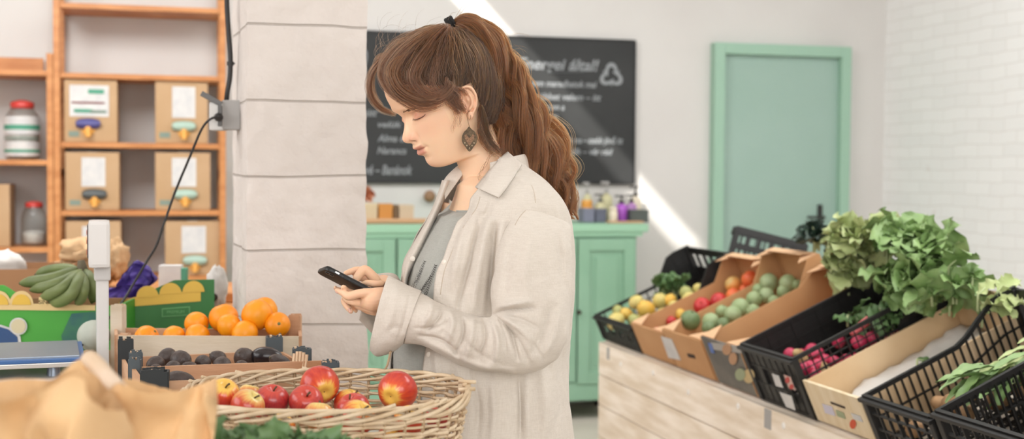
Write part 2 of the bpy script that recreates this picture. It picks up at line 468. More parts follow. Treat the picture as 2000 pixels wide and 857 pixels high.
# ================================================================ shelving against the back wall, left of the pillar
SB = .36                                          # shelf depth
def wl(px, py, b=SB):
    a, _, z = on_wall(px, py, b); return a, z
M_carton = mat('brown_cardboard', '#bd9c78', .8, '#b29069', 3, bump=.05)
M_carton_d = mat('carton_print_grey_green', '#7d8c80', .8)
M_paper = mat('white_label_paper', '#d3d0cc', .7, '#c4c3c3', 20)
M_lab_green = mat('label_green_print', '#4d9479', .7)
M_lab_red = mat('label_dark_red_print', '#7b4242', .7)
M_tap_y = mat('tap_yellow_plastic', '#e0a34c', .4)
M_tap_b = mat('tap_blue_plastic', '#4c4a84', .4)
M_tap_w = mat('tape_clear_white', '#c9c5bd', .4)
M_tap_g = mat('tap_mint_plastic', '#a5bdae', .4)
M_tap_k = mat('tap_dark_plastic', '#4c5050', .4)
def thin_glass(name, tint=(.93, .95, .94, 1), k=.10):
    m, nt, b = new_mat(name); N, L = nt.nodes, nt.links; N.remove(b)
    t = N.new('ShaderNodeBsdfTransparent'); t.inputs[0].default_value = tint; g = N.new('ShaderNodeBsdfGlossy'); g.inputs['Roughness'].default_value = .05
    lw = N.new('ShaderNodeLayerWeight'); lw.inputs['Blend'].default_value = .25; mx = N.new('ShaderNodeMixShader')
    L.new(lw.outputs['Facing'], mx.inputs[0]); L.new(t.outputs[0], mx.inputs[1]); L.new(g.outputs[0], mx.inputs[2]); L.new(mx.outputs[0], N['Material Output'].inputs[0])
    return m
M_glass = thin_glass('jar_glass')
M_lid = mat('red_lid', '#c8413a', .35)
M_jar_white = mat('white_jar_contents', '#ded9d2', .8, '#c9c3bb', 60)

def shelf_unit(label, xl, xr, ys, ztop, b=SB, post=(.03, .05), extra=None, slope=None):
    """open pine shelf: side frames and boards at pixel heights ys"""
    a0 = wl(xl, 300, b)[0]; a1 = wl(xr, 300, b)[0]
    o = rthing('shelving_unit', label, 'shelf', (a0 + a1) / 2, .0, 0); w = a1 - a0
    for sx in (-1, 1):
        f = MB()
        for y_ in (-b + .02, -.04):
            f.box((sx * (w / 2 - post[0] / 2), y_, ztop / 2), (post[0], .04, ztop), ch=.002)
        for zz in (.15, ztop * .5, ztop - .05): f.box((sx * (w / 2 - post[0] / 2), -b / 2 - .01, zz), (post[0] * .7, b - .12, .035))
        f.build('shelf_side_frame', M_wood_o, o)
    zs = []
    for y in ys:
        z = wl((xl + xr) / 2, y, b)[1] if isinstance(y, (int, float)) else y[0]
        zs.append(z)
        MB().box((0, -b / 2 - .005, z - .013), (w - 2 * post[0], b - .03, .026), ch=.002).build('shelf_board', M_wood_o, o)
    return o, zs, a0, a1
uA, zA, aA0, aA1 = shelf_unit('tall orange pine shelf holding tapped drink cartons', 105, 441, (10, 145, 279, 411, 540, (.35,), (.08,)), 2.65)
uB, zB_, aB0, aB1 = shelf_unit('lower orange pine shelf at the left edge, holding two jars with red lids', -190, 104, (134, 311, 484, (.35,), (.08,)), wl(100, 104)[1])
MB().box((-.02, -.04, zB_[0] + .045), ((aB1 - aB0) - .1, .02, .08)).build('shelf_back_rail', M_wood_o, uB)

def carton(label, x0, x1, y0, zbase, kind, b=SB - .03, depth=.26):
    a0, _ = wl(x0, y0, b); a1, z1 = wl(x1, y0, b)
    w = a1 - a0; h = z1 - zbase
    o = rthing('drink_carton', label, 'box', (a0 + a1) / 2, b - .0, zbase + .001, 'tapped drink cartons on the tall shelf')
    mb = MB(); mb.box((0, depth / 2, h / 2), (w, depth, h), ch=.006)
    mb.build('carton_body', M_carton, o)
    MB().box((0, depth / 2, h + .0008), (.05, depth - .01, .0012)).build('packing_tape', M_tap_w, o)
    f = -.0012
    def lab(x, z, sx, sz, m, name, par=o, dy=0.0):
        return MB().box((x * w, f - dy, z * h), (sx * w, .0016, sz * h)).build(name, m, par)
    if kind == 'big':
        l = lab(-.03, .66, .74, .5, M_paper, 'product_label'); l['label'] = 'white product label with green and red bands'
        lab(.1, .81, .3, .07, M_lab_green, 'label_band', l, .002); lab(-.05, .63, .62, .03, M_lab_red, 'label_band', l, .002)
        lab(-.14, .5, .35, .055, M_lab_green, 'label_band', l, .002); lab(.14, .49, .3, .05, M_carton_d, 'label_band', l, .002)
        ty = .18; tb = M_tap_b; tx = -.05
    else:
        l = lab(.02 if kind != 'r' else .04, .66, .44, .5, M_paper, 'product_label')
        ty = .16; tx = .04
    lab(-.32, .13, .2, .09, M_carton_d, 'printed_mark')
    # tap: spout, handle and mount
    tp = MB(); tp.lathe([(.028, 0), (.03, .006), (.018, .01), (.016, .035)], 16, (tx * w, 0, (ty + .02) * h), Matrix.Rotation(pi / 2, 3, 'X'))
    t = tp.build('dispenser_tap', M_tap_y, o, smooth=True, angle=50)
    MB().tube([(tx * w, -.03, (ty + .03) * h), (tx * w, -.036, (ty - .1) * h)], [.016, .014], 12).build('tap_spout', M_tap_y, t, smooth=True, angle=50)
    hm = {'big': M_tap_b, 'dark': M_tap_k, 'mint': M_tap_g, 'r': M_tap_g}[kind]
    mb = MB(); mb.grid(lambda u, v: ((tx * w) + .058 * cos(pi * u) , -.012 - .018 * sin(pi * v), (ty + .1) * h + (.026 * (1 - 2 * v)) * sin(pi * u) ** .5 + .004), 14, 8)
    mb.build('tap_handle', hm, t, smooth=True, solid=.003)
    return o
zs = zA
carton('kraft carton with a large white green-striped label, top row left', 125, 229, 157, zs[2], 'big')
carton('kraft carton in the top row beside the outlet box, mint tap cap', 303, 406, 160, zs[2], 'r')
carton('kraft carton with a dark tap guard, second row left', 127, 233, 298, zs[3], 'dark')
carton('kraft carton second row right, behind the hanging cord', 303, 411, 299, zs[3], 'mint')
carton('kraft carton on the lowest visible row at left, behind the paper bag', 128, 236, 432, zs[4], 'mint')
carton('kraft carton on the lowest visible row at right, above the purple bag', 322, 430, 432, zs[4], 'mint')

def jar(label, cx, y0, y1, w_px, zbase, fill):
    b = .2; a, _ = wl(cx, y1, b); k = (a - wl(cx - w_px / 2, y1, b)[0]); ztop = wl(cx, y0, b)[1]; h = ztop - zbase
    o = rthing('glass_jar', label, 'jar', a, b, zbase + .001)
    lh = h * .09
    prof = [(k * .8, 0), (k * .97, .006), (k, h * .1), (k, h * .62), (k * .88, h * .76), (k * .62, h * .86), (k * .6, h * .9)]
    g = MB(); g.lathe(prof, 28); g.build('jar_body', M_glass, o, smooth=True, angle=60)
    f = MB(); f.lathe([(k * .7, .008), (k * .93, .02), (k * .93, h * fill), (k * .4, h * fill + .01)], 24); f.build('jar_contents', M_jar_white, o, smooth=True, angle=60)
    l = MB(); l.lathe([(k * .64, h * .86), (k * .68, h * .87), (k * .68, h * .95), (k * .6, h * .97), (k * .2, h), (k * .05, h)], 24); l.build('jar_lid', M_lid, o, smooth=True, angle=50)
    return o, k, h
j1, k, h = jar('large glass jar with a red lid and white wrap-round labels', 44, 196, 308, 70, zB_[1], .72)
for z0, z1, m in ((.42, .72, M_paper), (.06, .3, M_paper), (.5, .58, M_lab_green), (.12, .17, M_lab_green), (.34, .37, M_carton_d)):
    mb = MB(); mb.grid(lambda u, v: ((k * 1.012 + (.001 if m is not M_paper else 0)) * cos(pi * 1.05 + u * pi * .9), (k * 1.012 + (.001 if m is not M_paper else 0)) * sin(pi * 1.05 + u * pi * .9), h * (z0 + (z1 - z0) * v)), 16, 3)
    mb.build('jar_label', m, j1, smooth=True)
jar('smaller glass jar with a red lid and white contents on the lower board', 67, 393, 481, 52, zB_[2], .3)
# carton and board edge at the far left
o = rthing('cardboard_box', 'plain kraft box cut off by the left edge on the jar shelf', 'box', wl(-22, 400, .3)[0], .3, zB_[2] + .001)
hh = wl(0, 360, .3)[1] - zB_[2]; ww = wl(19, 400, .3)[0] - wl(-63, 400, .3)[0]
MB().box((0, .12, hh / 2), (ww, .24, hh), ch=.004).build('box_body', M_carton, o); MB().box((0, .12, hh + .001), (.05, .23, .0015)).build('packing_tape', M_tap_w, o)

# ---------------------------------------------------------------- outlet box and cords on the pillar side strip
M_grey = mat('grey_box_plastic', '#a5a29f', .5)
M_dgrey = mat('dark_grey_plastic', '#5f5d5b', .45)
M_cordk = mat('black_cord_rubber', '#262322', .5)
EY = 3.36
def E(px, py, dy=0.0): return P(px, py, EY + dy)
ex = E(441, 225)
eo = thing('outlet_box', 'grey electric outlet box mounted on the white pillar edge', 'outlet', ex, radians(0))
def el(px, py, dy=0.0): return E(px, py, dy) - ex
s_ = EY / FPX
mb = MB(); mb.box(el(455, 225, .02), (36 * s_, .05, 58 * s_), ch=.004); mb.build('outlet_case', M_grey, eo)
mb = MB(); mb.box(el(426, 228, .015), (26 * s_, .055, 54 * s_), ch=.004); mb.build('outlet_side_cover', mat('pale_grey_plastic', '#cfccc8', .5), eo)
mb = MB(); mb.box(el(430, 226, -.016), (8 * s_, .01, 40 * s_), ch=.002); mb.build('socket_slot', M_dgrey, eo)
mb = MB(); mb.bar(el(433, 204, -.01), el(393, 182, -.02), .007, .014, ch=.003); mb.build('lever_flap', M_dgrey, eo)
mb = MB(); mb.lathe([(.011, 0), (.011, .012), (.006, .02)], 14, el(428, 229, -.022), Matrix.Rotation(pi / 2, 3, 'X')); mb.build('plug', M_cordk, eo, smooth=True, angle=40)
# wall anchor of the box into the pillar
MB().box(el(468, 225, .03), (20 * s_, .02, 20 * s_)).build('mounting_bracket', M_grey, eo)
cd = crom([E(428, 229, -.04), E(412, 232, -.06), E(394, 252, -.05), E(370, 308, -.03), E(342, 375, 0), E(322, 432, 0), E(305, 480, 0), E(287, 510, .0), E(262, 552, -.02), E(238, 590, -.1), E(196, 640, -.3), P(165, 668, 2.98), P(150, 690, 2.85)], 8)
MB().tube(cd, .0032, 8).build('power_cord', M_cordk, smooth=True); tag(bpy.data.objects['power_cord'], 'thin black power cord hanging from the outlet down behind the scale', 'cord')  # power cord from the outlet to the scale
cp = crom([E(443, -80), E(443, 0), E(446, 60), E(450, 110), E(449, 150), E(444, 180), E(442, 200, .01)], 8)
MB().tube(cp, .0065, 12).build('power_conduit', M_cordk, smooth=True); pcd = tag(bpy.data.objects['power_conduit'], 'thick black cable running down into the grey outlet box', 'cable')
mb = MB(); mb.lathe([(.009, -.005), (.009, .005)], 12, E(450, 124)); mb.bar(E(446, 124), E(459, 124), .004); mb.build('cable_clip', M_cordk, pcd, smooth=True, angle=40)

# ================================================================ the market table
TZ = .78
M_table = mat('table_top_pale', '#d8d2c8', .6, '#cbc4b9', 2)
def market_table(label, x0, x1, y0, y1):
    o = thing('market_table', label, 'table', ((x0 + x1) / 2, (y0 + y1) / 2, 0), 0); w, d = x1 - x0, y1 - y0
    MB().box((0, 0, TZ - .021), (w, d, .04), ch=.004).build('table_top', M_table, o)
    for sx in (-1, 1):
        for sy in (-1, 1):
            MB().box((sx * (w / 2 - .05), sy * (d / 2 - .05), (TZ - .042) / 2), (.06, .06, TZ - .042), ch=.003).build('leg', M_wood_pale, o)
    for sy in (-1, 1): MB().box((0, sy * (d / 2 - .05), TZ - .09), (w - .16, .02, .08)).build('table_apron', M_wood_pale, o)
market_table('pale table under the wicker basket and the paper bags, nearest to the camera', -1.3, -.11, .95, 2.2)
market_table('pale table under the scale, the avocado crates and the orange crate', -1.5, -.34, 2.22, 3.02)
market_table('pale table at the back left under the printed banana boxes', -1.6, -.80, 3.025, 3.62)

# ---------------------------------------------------------------- printed banana boxes
M_bgreen = mat('banana_box_green', '#4fa53b', .5, '#3f9434', 2)
M_bdark = mat('banana_box_dark_green', '#2c7033', .5)
M_byel = mat('banana_box_yellow', '#d9b044', .5)
M_bblue = mat('banana_box_blue', '#2b4a78', .5)
M_bkraft = mat('banana_box_edge', '#d9bd86', .7)
M_kraft_in = mat('kraft_inside', '#a67c58', .85)
M_disc = mat('box_hole_cream', '#cbbf9d', .6)
M_ptext = mat('printed_pale_letters', '#6aa66a', .6)
M_ptextd = mat('printed_dark_letters', '#5c5226', .6)
def wave_panel(mb, w, zt, amp, x0, x1, t, n=60, y=0, phase=0.0, base=0.0, arcs=None):
    """panel in xz with a scalloped upper edge"""
    top = []
    for i in range(n + 1):
        x = x0 + (x1 - x0) * i / n; z = zt(x)
        top.append((x, z))
    for i in range(n):
        (xa, za), (xb, zb2) = top[i], top[i + 1]
        mb.slab([(xa, y, base), (xb, y, base), (xb, y, zb2), (xa, y, za)], (0, 1, 0), t)

def text_mesh(txt, size, m, parent, loc, rot, name='printed_lettering', ext=.0004, w=None, bold=0.0, shear=0.0):
    cu = bpy.data.curves.new(name, 'FONT'); cu.body = txt; cu.size = size; cu.extrude = ext; cu.offset = bold; cu.shear = shear
    cu.align_x = 'CENTER'; cu.align_y = 'CENTER'
    o = bpy.data.objects.new(name, cu); C.objects.link(o); bpy.context.view_layer.update()
    me = bpy.data.meshes.new_from_object(o.evaluated_get(bpy.context.evaluated_depsgraph_get()))
    bpy.data.objects.remove(o)
    if w:
        xs = [v.co.x for v in me.vertices]; k = w / (max(xs) - min(xs))
        for v in me.vertices: v.co.x *= k
    me.materials.clear(); me.materials.append(m)
    q = bpy.data.objects.new(name, me); C.objects.link(q); q.parent = parent; q.location = loc; q.rotation_euler = rot
    return q

def banana_box(label, p, rz, w, d, h, htop, body, band, right):
    o = thing('banana_box', label, 'box', p, rz)
    t = .006
    # front wall: printed green up to a scalloped edge
    def edge(x):
        u = (x + w / 2) / w
        if right: # rises at the right, dips at the left
            return h + (htop - h) * max(0, min(1, (u - .12) / .5)) ** .8
        return h + (htop - h) * max(0, min(1, (.72 - u) / .1))
    mb = MB(); wave_panel(mb, w, edge, 0, -w / 2, w / 2, t); mb.build('box_front_panel', body, o)
    MB().box((0, d, h / 2), (w, t, h)).build('box_back_panel', M_kraft_in, o)
    for sx in (-1, 1): MB().box((sx * (w / 2 - t / 2), d / 2, h / 2), (t, d - t * 2, h)).build('box_side_panel', M_kraft_in if right else body, o)
    MB().box((0, d / 2, .004), (w - 2 * t, d - 2 * t, .006)).build('box_floor', M_kraft_in, o)
    return o
# left box: front rim y~590 at x=0..185
YL = 3.12
pb = P(60, 600, YL); wL = .72; hL = P(60, 598, YL).z - TZ
bbx = banana_box('bright green printed banana box holding the green plantains', (P(-62, 600, YL).x - .0 + .0, YL, TZ), radians(4), wL, .2, hL, P(0, 557, YL).z - TZ, M_bgreen, M_bkraft, False)
def inbox(o, px, py, y=-.002):
    """pixel -> local coordinates on a box front plane"""
    n = o.rotation_euler.to_matrix() @ V((0, -1, 0)); q = on_plane(px, py, V(o.location) + n * (-y), n)
    return o.rotation_euler.to_matrix().transposed() @ (q - V(o.location))
def disc(o, px, py, rpx, m, name, half=False, y=-.002, Y=YL, ry=1.0, t=.0012, a0=0, a1=2 * pi):
    c = inbox(o, px, py, y); r = rpx * Y / FPX
    if half: pts = [c + V((r * cos(a), 0, r * ry * sin(a))) for a in [pi * i / 20 for i in range(21)]]
    else: pts = [c + V((r * cos(a), 0, r * ry * sin(a))) for a in [2 * pi * i / 28 for i in range(28)]]
    return MB().slab(pts, (0, -1, 0), t).build(name, m, o)
def strip(o, pts, m, name, y=-.002, t=.0012):
    return MB().slab([inbox(o, *q, y) for q in pts], (0, -1, 0), t).build(name, m, o)
strip(bbx, [(-150, 592), (100, 593), (186, 596), (186, 606), (100, 606), (-150, 603)], M_bkraft, 'cream_rim_band')
for x in (-2, 42):
    disc(bbx, x, 595, 23, M_bkraft, 'printed_arch_outline', True, ry=1.2); disc(bbx, x, 595, 18, M_byel, 'printed_arch', True, y=-.0035, ry=1.15)
strip(bbx, [(76, 580), (92, 580), (92, 597), (76, 597)], M_bkraft, 'printed_tab', y=-.0035)
text_mesh('SIN', .014, M_ptextd, bbx, inbox(bbx, 84, 590, -.005), (pi / 2, 0, 0))
strip(bbx, [(140, 612), (188, 608), (188, 700), (128, 700), (120, 655)], mat('banana_box_blue_green', '#2d5f5c', .5, '#3a7a4a', 14), 'blue_printed_patch').name = 'printed_blue_shape'
strip(bbx, [(-60, 634), (2, 634), (20, 640), (40, 656), (44, 690), (-60, 700)], M_paper, 'printed_white_outline'); strip(bbx, [(-60, 638), (0, 638), (16, 643), (34, 658), (38, 690), (-60, 700)], M_bblue, 'printed_blue_shape', y=-.0035)
disc(bbx, 36, 637, 17, M_paper, 'round_hole_rim', y=-.005); disc(bbx, 36, 637, 14, M_disc, 'round_hole_disc', y=-.0065)
# right box
YR = 3.35
bbr = banana_box('dark green banana box with yellow arches, behind the orange crate', (P(316, 600, YR).x, YR, TZ), radians(17), .27, .36, P(240, 600, YR).z - TZ, P(392, 545, YR).z - TZ - .004, M_bdark, M_byel, True)
strip(bbr, [(232, 590), (262, 580), (392, 566), (392, 588), (262, 598), (232, 600)], M_byel, 'yellow_rim_band')
for x, yb in ((288, 580), (333, 574), (378, 570)):
    disc(bbr, x, yb, 21, M_byel, 'printed_arch', True, y=-.0035, ry=1.05, Y=YR)
strip(bbr, [(316, 602), (371, 598), (371, 616), (316, 619)], M_ptext, 'printed_frame', y=-.0035); strip(bbr, [(318, 604), (369, 600), (369, 614), (318, 617)], M_bdark, 'printed_frame_field', y=-.005)
text_mesh('PREMIUM', .011, M_ptext, bbr, inbox(bbr, 343, 609, -.0065), (pi / 2, 0, 0))
text_mesh('PREM', .012, M_ptextd, bbr, inbox(bbr, 245, 590, -.0065), (pi / 2, 0, 0))

# cardboard box behind at left, with white bundle
o = thing('cardboard_box', 'brown open cardboard box behind the green banana box', 'box', P(0, 600, 3.75).xy.to_3d() + V((0, 0, TZ)), radians(8))
hz = P(30, 526, 3.75).z - TZ
for sy, nm in ((0, 'box_front_panel'), (.3, 'box_back_panel')): MB().box((0, sy, hz / 2), (.34, .005, hz)).build(nm, M_kraft_in, o)
for sx in (-.1675, .1675): MB().box((sx, .15, hz / 2), (.005, .29, hz)).build('box_side_panel', M_kraft_in, o)
MB().box((0, .15, .003), (.33, .29, .005)).build('box_floor', M_kraft_in, o)

def blob(name, label, cat, c, rx, ry, rz_, m, seed=0, amp=.12, sc=6, n=28, crease=.0, group=None, squash=None, fold=0.0):
    mb = MB(); c = V(c); sd = V((seed * 3.1, seed * 1.7, 0))
    def f(u, v):
        th = v * pi; ph = u * 2 * pi; d = V((sin(th) * cos(ph), sin(th) * sin(ph), cos(th)))
        k = 1 + amp * fbm(d + sd, sc * .3, 3) - fold * abs(fbm(d + sd, sc * .5, 2))
        return V((d.x * rx * k, d.y * ry * k, d.z * rz_ * k if d.z > 0 else d.z * rz_ * (k if squash is None else squash)))
    mb.grid(f, n, n // 2 + 2, wrap=True)
    o = mb.build(name, m, smooth=True, loc=c)
    return tag(o, label, cat, group)
M_white_bag = mat('white_paper', '#d6d1cb', .8)
M_bag = mat('kraft_paper_bag', '#cba87f', .8, '#bd9870', 6, bump=.2, bscale=25)
M_purple = mat('purple_tissue', '#5a459c', .6, '#4a3a88', 9)
blob('bread_bundle', 'white wrapped bundle lying in the brown box at the left edge', 'bundle', P(12, 520, 3.85), .06, .06, .05, M_white_bag, 2, fold=.3)
# kraft paper bags on the shelf bottom, behind the plantains
for px, py, rx, rz_, sd, lab in ((172, 495, .10, .06, 4, 'crumpled kraft paper bag on top of the pile behind the scale'), (165, 530, .13, .05, 5, 'wide kraft paper bag under the pile behind the plantains'), (222, 505, .05, .07, 8, 'small kraft paper bag right of the scale display')):
    blob('paper_bag', lab, 'bag', P(px, py, 4.1 + .05 * sd / 8), rx, .1, rz_, M_bag, sd, amp=.25, sc=8, fold=.5)
mb = MB()
# stand that carries the bags
o = thing('stool_table', 'low brown counter behind the market table under the paper bags', 'table', (P(160, 560, 4.2).x, 4.15, 0))
zc = P(165, 552, 4.1).z - .02
MB().box((.15, .05, zc - .015), (1.1, .4, .03), ch=.003).build('counter_top', M_wood_o, o)
for sx in (-.36, .66):
    for sy in (-.1, .2): MB().box((sx, sy, (zc - .03) / 2), (.04, .04, zc - .03)).build('leg', M_wood_o, o)
# purple tissue
def crumple(name, label, cat, pts, Yc, th, m, seed=1, amp=.02):
    """crumpled closed body from a pixel outline"""
    cx = sum(p[0] for p in pts) / len(pts); cy = sum(p[1] for p in pts) / len(pts); c = P(cx, cy, Yc); mb = MB(); n = 48
    ol = crom(pts, 6, closed=True); k = len(ol)
    def f(u, v):
        q = ol[int(u * k) % k]; s = sin(pi * v) ** .7; x = cx + (q[0] - cx) * s; y = cy + (q[1] - cy) * s
        p = P(x, y, Yc) - c; dd = V((x * .02 + seed, y * .02, v * 3)); p.y += -cos(pi * v) * th + amp * (fbm(dd, 1.6, 4)) * 1.6
        return p
    mb.grid(f, k, 22, wrap=True)
    return tag(mb.build(name, m, smooth=True, loc=c), label, cat)
crumple('tissue_paper', 'crumpled purple tissue paper standing up behind the dark green box', 'paper', [(168, 585), (190, 568), (232, 560), (248, 530), (268, 508), (292, 520), (304, 546), (282, 566), (256, 590), (220, 597)], 3.5, .03, M_purple, 1, .03)
o = rthing('small_carton', 'small white carton with a green end in front of the shelf', 'box', 0, 0, 0)
o.location = P(345, 548, 4.0); o.rotation_euler.z = 0.1
s_ = 4.0 / FPX; hc_ = P(345, 518, 3.95).z - (P(424, 592, 3.7).z - .03)
MB().box((-.004, 0, hc_ / 2 + .001), (42 * s_, .05, hc_), ch=.002).build('carton_body', M_paper, o); MB().box((22 * s_, 0, hc_ * .48), (12 * s_, .048, hc_ * .9), ch=.002).build('green_end', M_lab_green, o)
o2 = P(345, 548, 4.0).z
# bottle-like bread bag at right of shelf
o = thing('paper_sack', 'pale paper sack slumped beside the white pillar', 'bag', P(424, 592, 3.7)); 
blob_o = blob('sack_body', None, None, (0, 0, .05), .033, .03, .066, M_white_bag, 9, amp=.15, fold=.4); blob_o.parent = o
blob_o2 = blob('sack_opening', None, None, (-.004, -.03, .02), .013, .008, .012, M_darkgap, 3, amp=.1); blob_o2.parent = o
for q in (blob_o, blob_o2):
    for key in ('label', 'category'):
        if key in q: del q[key]
# rough ledge below sack and small carton
led = thing('back_ledge', 'small wooden ledge behind the oranges beside the pillar', 'shelf', (P(380, 600, 3.85).x, 3.85, 0))
lz = P(424, 592, 3.7).z - .03
MB().box((0, .02, lz - .015), (.34, .42, .03), ch=.003).build('ledge_board', M_wood_o, led)
for sx in (-.13, .13): MB().box((sx, .02, (lz - .03) / 2), (.04, .3, lz - .03)).build('ledge_leg', M_wood_o, led)
bpy.data.objects['small_carton'].location.z = lz; 
bpy.data.objects['small_carton'].scale = (1, 1, 1)
bpy.data.objects['small_carton'].location.y = 3.95

# ---------------------------------------------------------------- plantains
M_plant = mat('plantain_green', '#77834e', .5, '#57633a', 14, contrast=(.3, .7), bump=.1)
M_pstem = mat('plantain_stem', '#5d5440', .7)
def plantain(label, pts, Ys, rpx):
    pp = crom([P(x, y, Y) for (x, y), Y in zip(pts, Ys)], 6); n = len(pp); R_ = rpx * Ys[0] / FPX
    c = V(pp[n // 2]); rr = []
    for i in range(n):
        t = i / (n - 1); rr.append(R_ * (min(1, .42 + 3.2 * t) if t < .18 else 1) * (1 if t < .75 else max(.28, 1 - ((t - .75) / .25) ** 2 * .75)))
    mb = MB(); mb.tube([V(p) - c for p in pp], rr, 10)
    o = mb.build('plantain', M_plant, smooth=True, loc=c); tag(o, label, 'plantain', 'green plantains in the hand')
    tipm = MB(); e = V(pp[0]) - c; d = (V(pp[0]) - V(pp[1])).normalized(); tipm.tube([e, e + d * .006], [R_ * .4, R_ * .25], 8); tipm.build('blossom_end', M_pstem, o, smooth=True)
    return o
Yp = 3.2
for lab, pts, Ys, r in [
    ('uppermost green plantain at the back of the hand', [(72, 536), (95, 527), (125, 524), (155, 528)], [3.3, 3.3, 3.28, 3.26], 10),
    ('longest green plantain, pointing left over the box rim', [(42, 553), (70, 549), (105, 543), (135, 534), (160, 528)], [3.2, 3.18, 3.18, 3.2, 3.24], 12),
    ('green plantain just under the longest one', [(62, 566), (85, 561), (112, 553), (138, 542), (160, 530)], [3.17, 3.15, 3.15, 3.18, 3.22], 11),
    ('pale green plantain curving down to the lettered tab', [(82, 580), (100, 574), (122, 562), (142, 545), (158, 528)], [3.14, 3.12, 3.11, 3.14, 3.2], 11),
    ('dark green plantain lowest in front of the hand', [(98, 588), (118, 588), (140, 574), (152, 552), (160, 532)], [3.15, 3.12, 3.1, 3.12, 3.18], 12),
    ('green plantain hanging straight down beside the scale pole', [(150, 592), (160, 580), (164, 560), (162, 535)], [3.14, 3.12, 3.12, 3.18], 10),
    ('darkest plantain, furthest right behind the scale pole', [(180, 588), (184, 570), (178, 548), (166, 528)], [3.2, 3.18, 3.18, 3.22], 11)]:
    plantain(lab, pts, Ys, r)
mb = MB(); c = P(162, 522, 3.22)
mb.tube([P(162, 534, 3.22) - c, P(160, 520, 3.22) - c, P(158, 508, 3.22) - c], [.016, .012, .008], 10)
tag(mb.build('plantain_stalk', M_pstem, smooth=True, loc=c), 'cut brown stalk joining the hand of plantains', 'stalk')

# ---------------------------------------------------------------- weighing scale
M_swhite = mat('scale_white_plastic', '#dcd8d4', .35)
M_ssteel = mat('scale_steel_plate', '#8d96a2', .35, '#7c8796', 3, metal=.6)
M_sblue = mat('scale_blue_rim', '#35619b', .4)
M_led = mat('scale_display_dark', '#463733', .3)
M_led2 = mat('scale_display_orange', '#d0724a', .4)
YS = 2.75
so = thing('weighing_scale', 'white shop scale with blue-rimmed steel plate and display on a pole', 'scale', (P(60, 740, YS).x, YS, TZ + .001), radians(20))
MS = Matrix.Rotation(radians(-20), 3, 'Z')
def sl(px, py, Y=YS): return MS @ (P(px, py, Y) - V(so.location))
cS = sl(166, 698, 2.60); zp = cS.z; wS = .42; dS = .27; cx_, cy_ = cS.x - wS / 2, cS.y + dS / 2
MB().box((cx_, cy_, zp - .004), (wS, dS, .008), ch=.003).build('plate_rim', M_sblue, so)
MB().box((cx_, cy_, zp + .001), (wS - .02, dS - .02, .006), ch=.002).build('weighing_plate', M_ssteel, so)
MB().box((cx_, cy_, zp - .014), (wS - .01, dS - .015, .010), ch=.002).build('plate_support', mat('brushed_steel', '#c9c5c0', .3, metal=.5), so)
for xx in (.06, .2, .34):
    for yy in (.05, .22): MB().lathe([(.014, 0), (.012, .022)], 14, (cS.x - xx, cS.y + yy, zp - .041)).build('support_foot', M_ssteel, so, smooth=True, angle=40)
MB().box((cx_ - .0, cy_ + .005, (zp - .041) / 2), (wS + .03, dS + .02, zp - .041), ch=.01).build('scale_body', M_swhite, so)
p0 = sl(200, 600, 2.80); zc0 = sl(200, 535, 2.80).z
MB().box((p0.x, p0.y, zc0 / 2), (.026, .028, zc0), ch=.003).build('display_pole', M_swhite, so)
MB().box((p0.x, p0.y, sl(200, 531, 2.80).z), (.034, .038, .036), ch=.004).build('pole_collar', mat('scale_grey_plastic', '#c8c4c0', .4), so)
zt_, zb_ = sl(190, 430, 2.80).z, sl(190, 520, 2.80).z; hh = zt_ - zb_
h_ = MB().box((0, 0, 0), (.1, .045, hh), ch=.008).build('display_head', M_swhite, so); h_.location = (p0.x - .006, p0.y, (zt_ + zb_) / 2); h_.rotation_euler.z = radians(-92)
MB().box((0, -.0235, .006), (.078, .003, hh - .03), ch=.001).build('display_screen', M_led, h_)
for zz in (.025, .005, -.018): MB().box((0, -.0255, zz), (.06, .002, .009)).build('display_window', M_led2, h_)
# pale squash and leaf between the scale and the crates
c = P(183, 655, 2.98); mb = MB()
mb.grid(lambda u, v: V((sin(pi * v) * cos(2 * pi * u), sin(pi * v) * sin(2 * pi * u), -cos(pi * v))) * (.036 * (1 + .05 * abs(cos(5 * 2 * pi * u / 2)) * sin(pi * v))), 48, 20, wrap=True)
o = mb.build('pale_squash', mat('pale_squash_skin', '#b9bdb2', .6, '#a9aea1', 20), smooth=True, loc=c); tag(o, 'pale grey-green round squash just behind the scale pole', 'squash')
hq = c.z - .037 - TZ - .002; b = thing('cardboard_box', 'small kraft box under the pale squash behind the scale', 'box', (c.x, c.y, TZ + .001))
MB().box((0, 0, hq / 2), (.06, .06, hq), ch=.002).build('box_body', M_carton, b); MB().box((0, 0, hq + .0004), (.02, .058, .0008)).build('packing_tape', M_tap_w, b)
# ================================================================ produce and crates on the table
M_orange = mat('orange_peel', '#f59e14', .42, '#ef8b08', 5, bump=.12, bscale=260, bdist=.002)
M_peelgreen = mat('green_stem_button', '#6d7042', .7)
M_avo = mat('avocado_skin', '#3a302d', .42, '#4a3d38', 45, contrast=(.4, .7), bump=.5, bscale=220, bdist=.003)
M_avo2 = mat('avocado_skin_smooth', '#241e20', .22, '#2d2627', 30, bump=.2, bscale=160, bdist=.002)
M_crate = mat('crate_plywood', '#ddd0bc', .75, '#cfbfa6', 4, (1, 1, 6), bump=.1)
M_crate_in = mat('crate_board_tan', '#cfa584', .75, '#bd906c', 5, (1, 1, 8), bump=.1)
M_post = mat('crate_post_print', '#4c555a', .6)
M_postd = mat('crate_post_black_print', '#24292b', .6)
M_splint = mat('crate_post_torn_wood', '#dcc0a0', .8, '#b9987a', 20, (1, 1, 1), bump=.3)

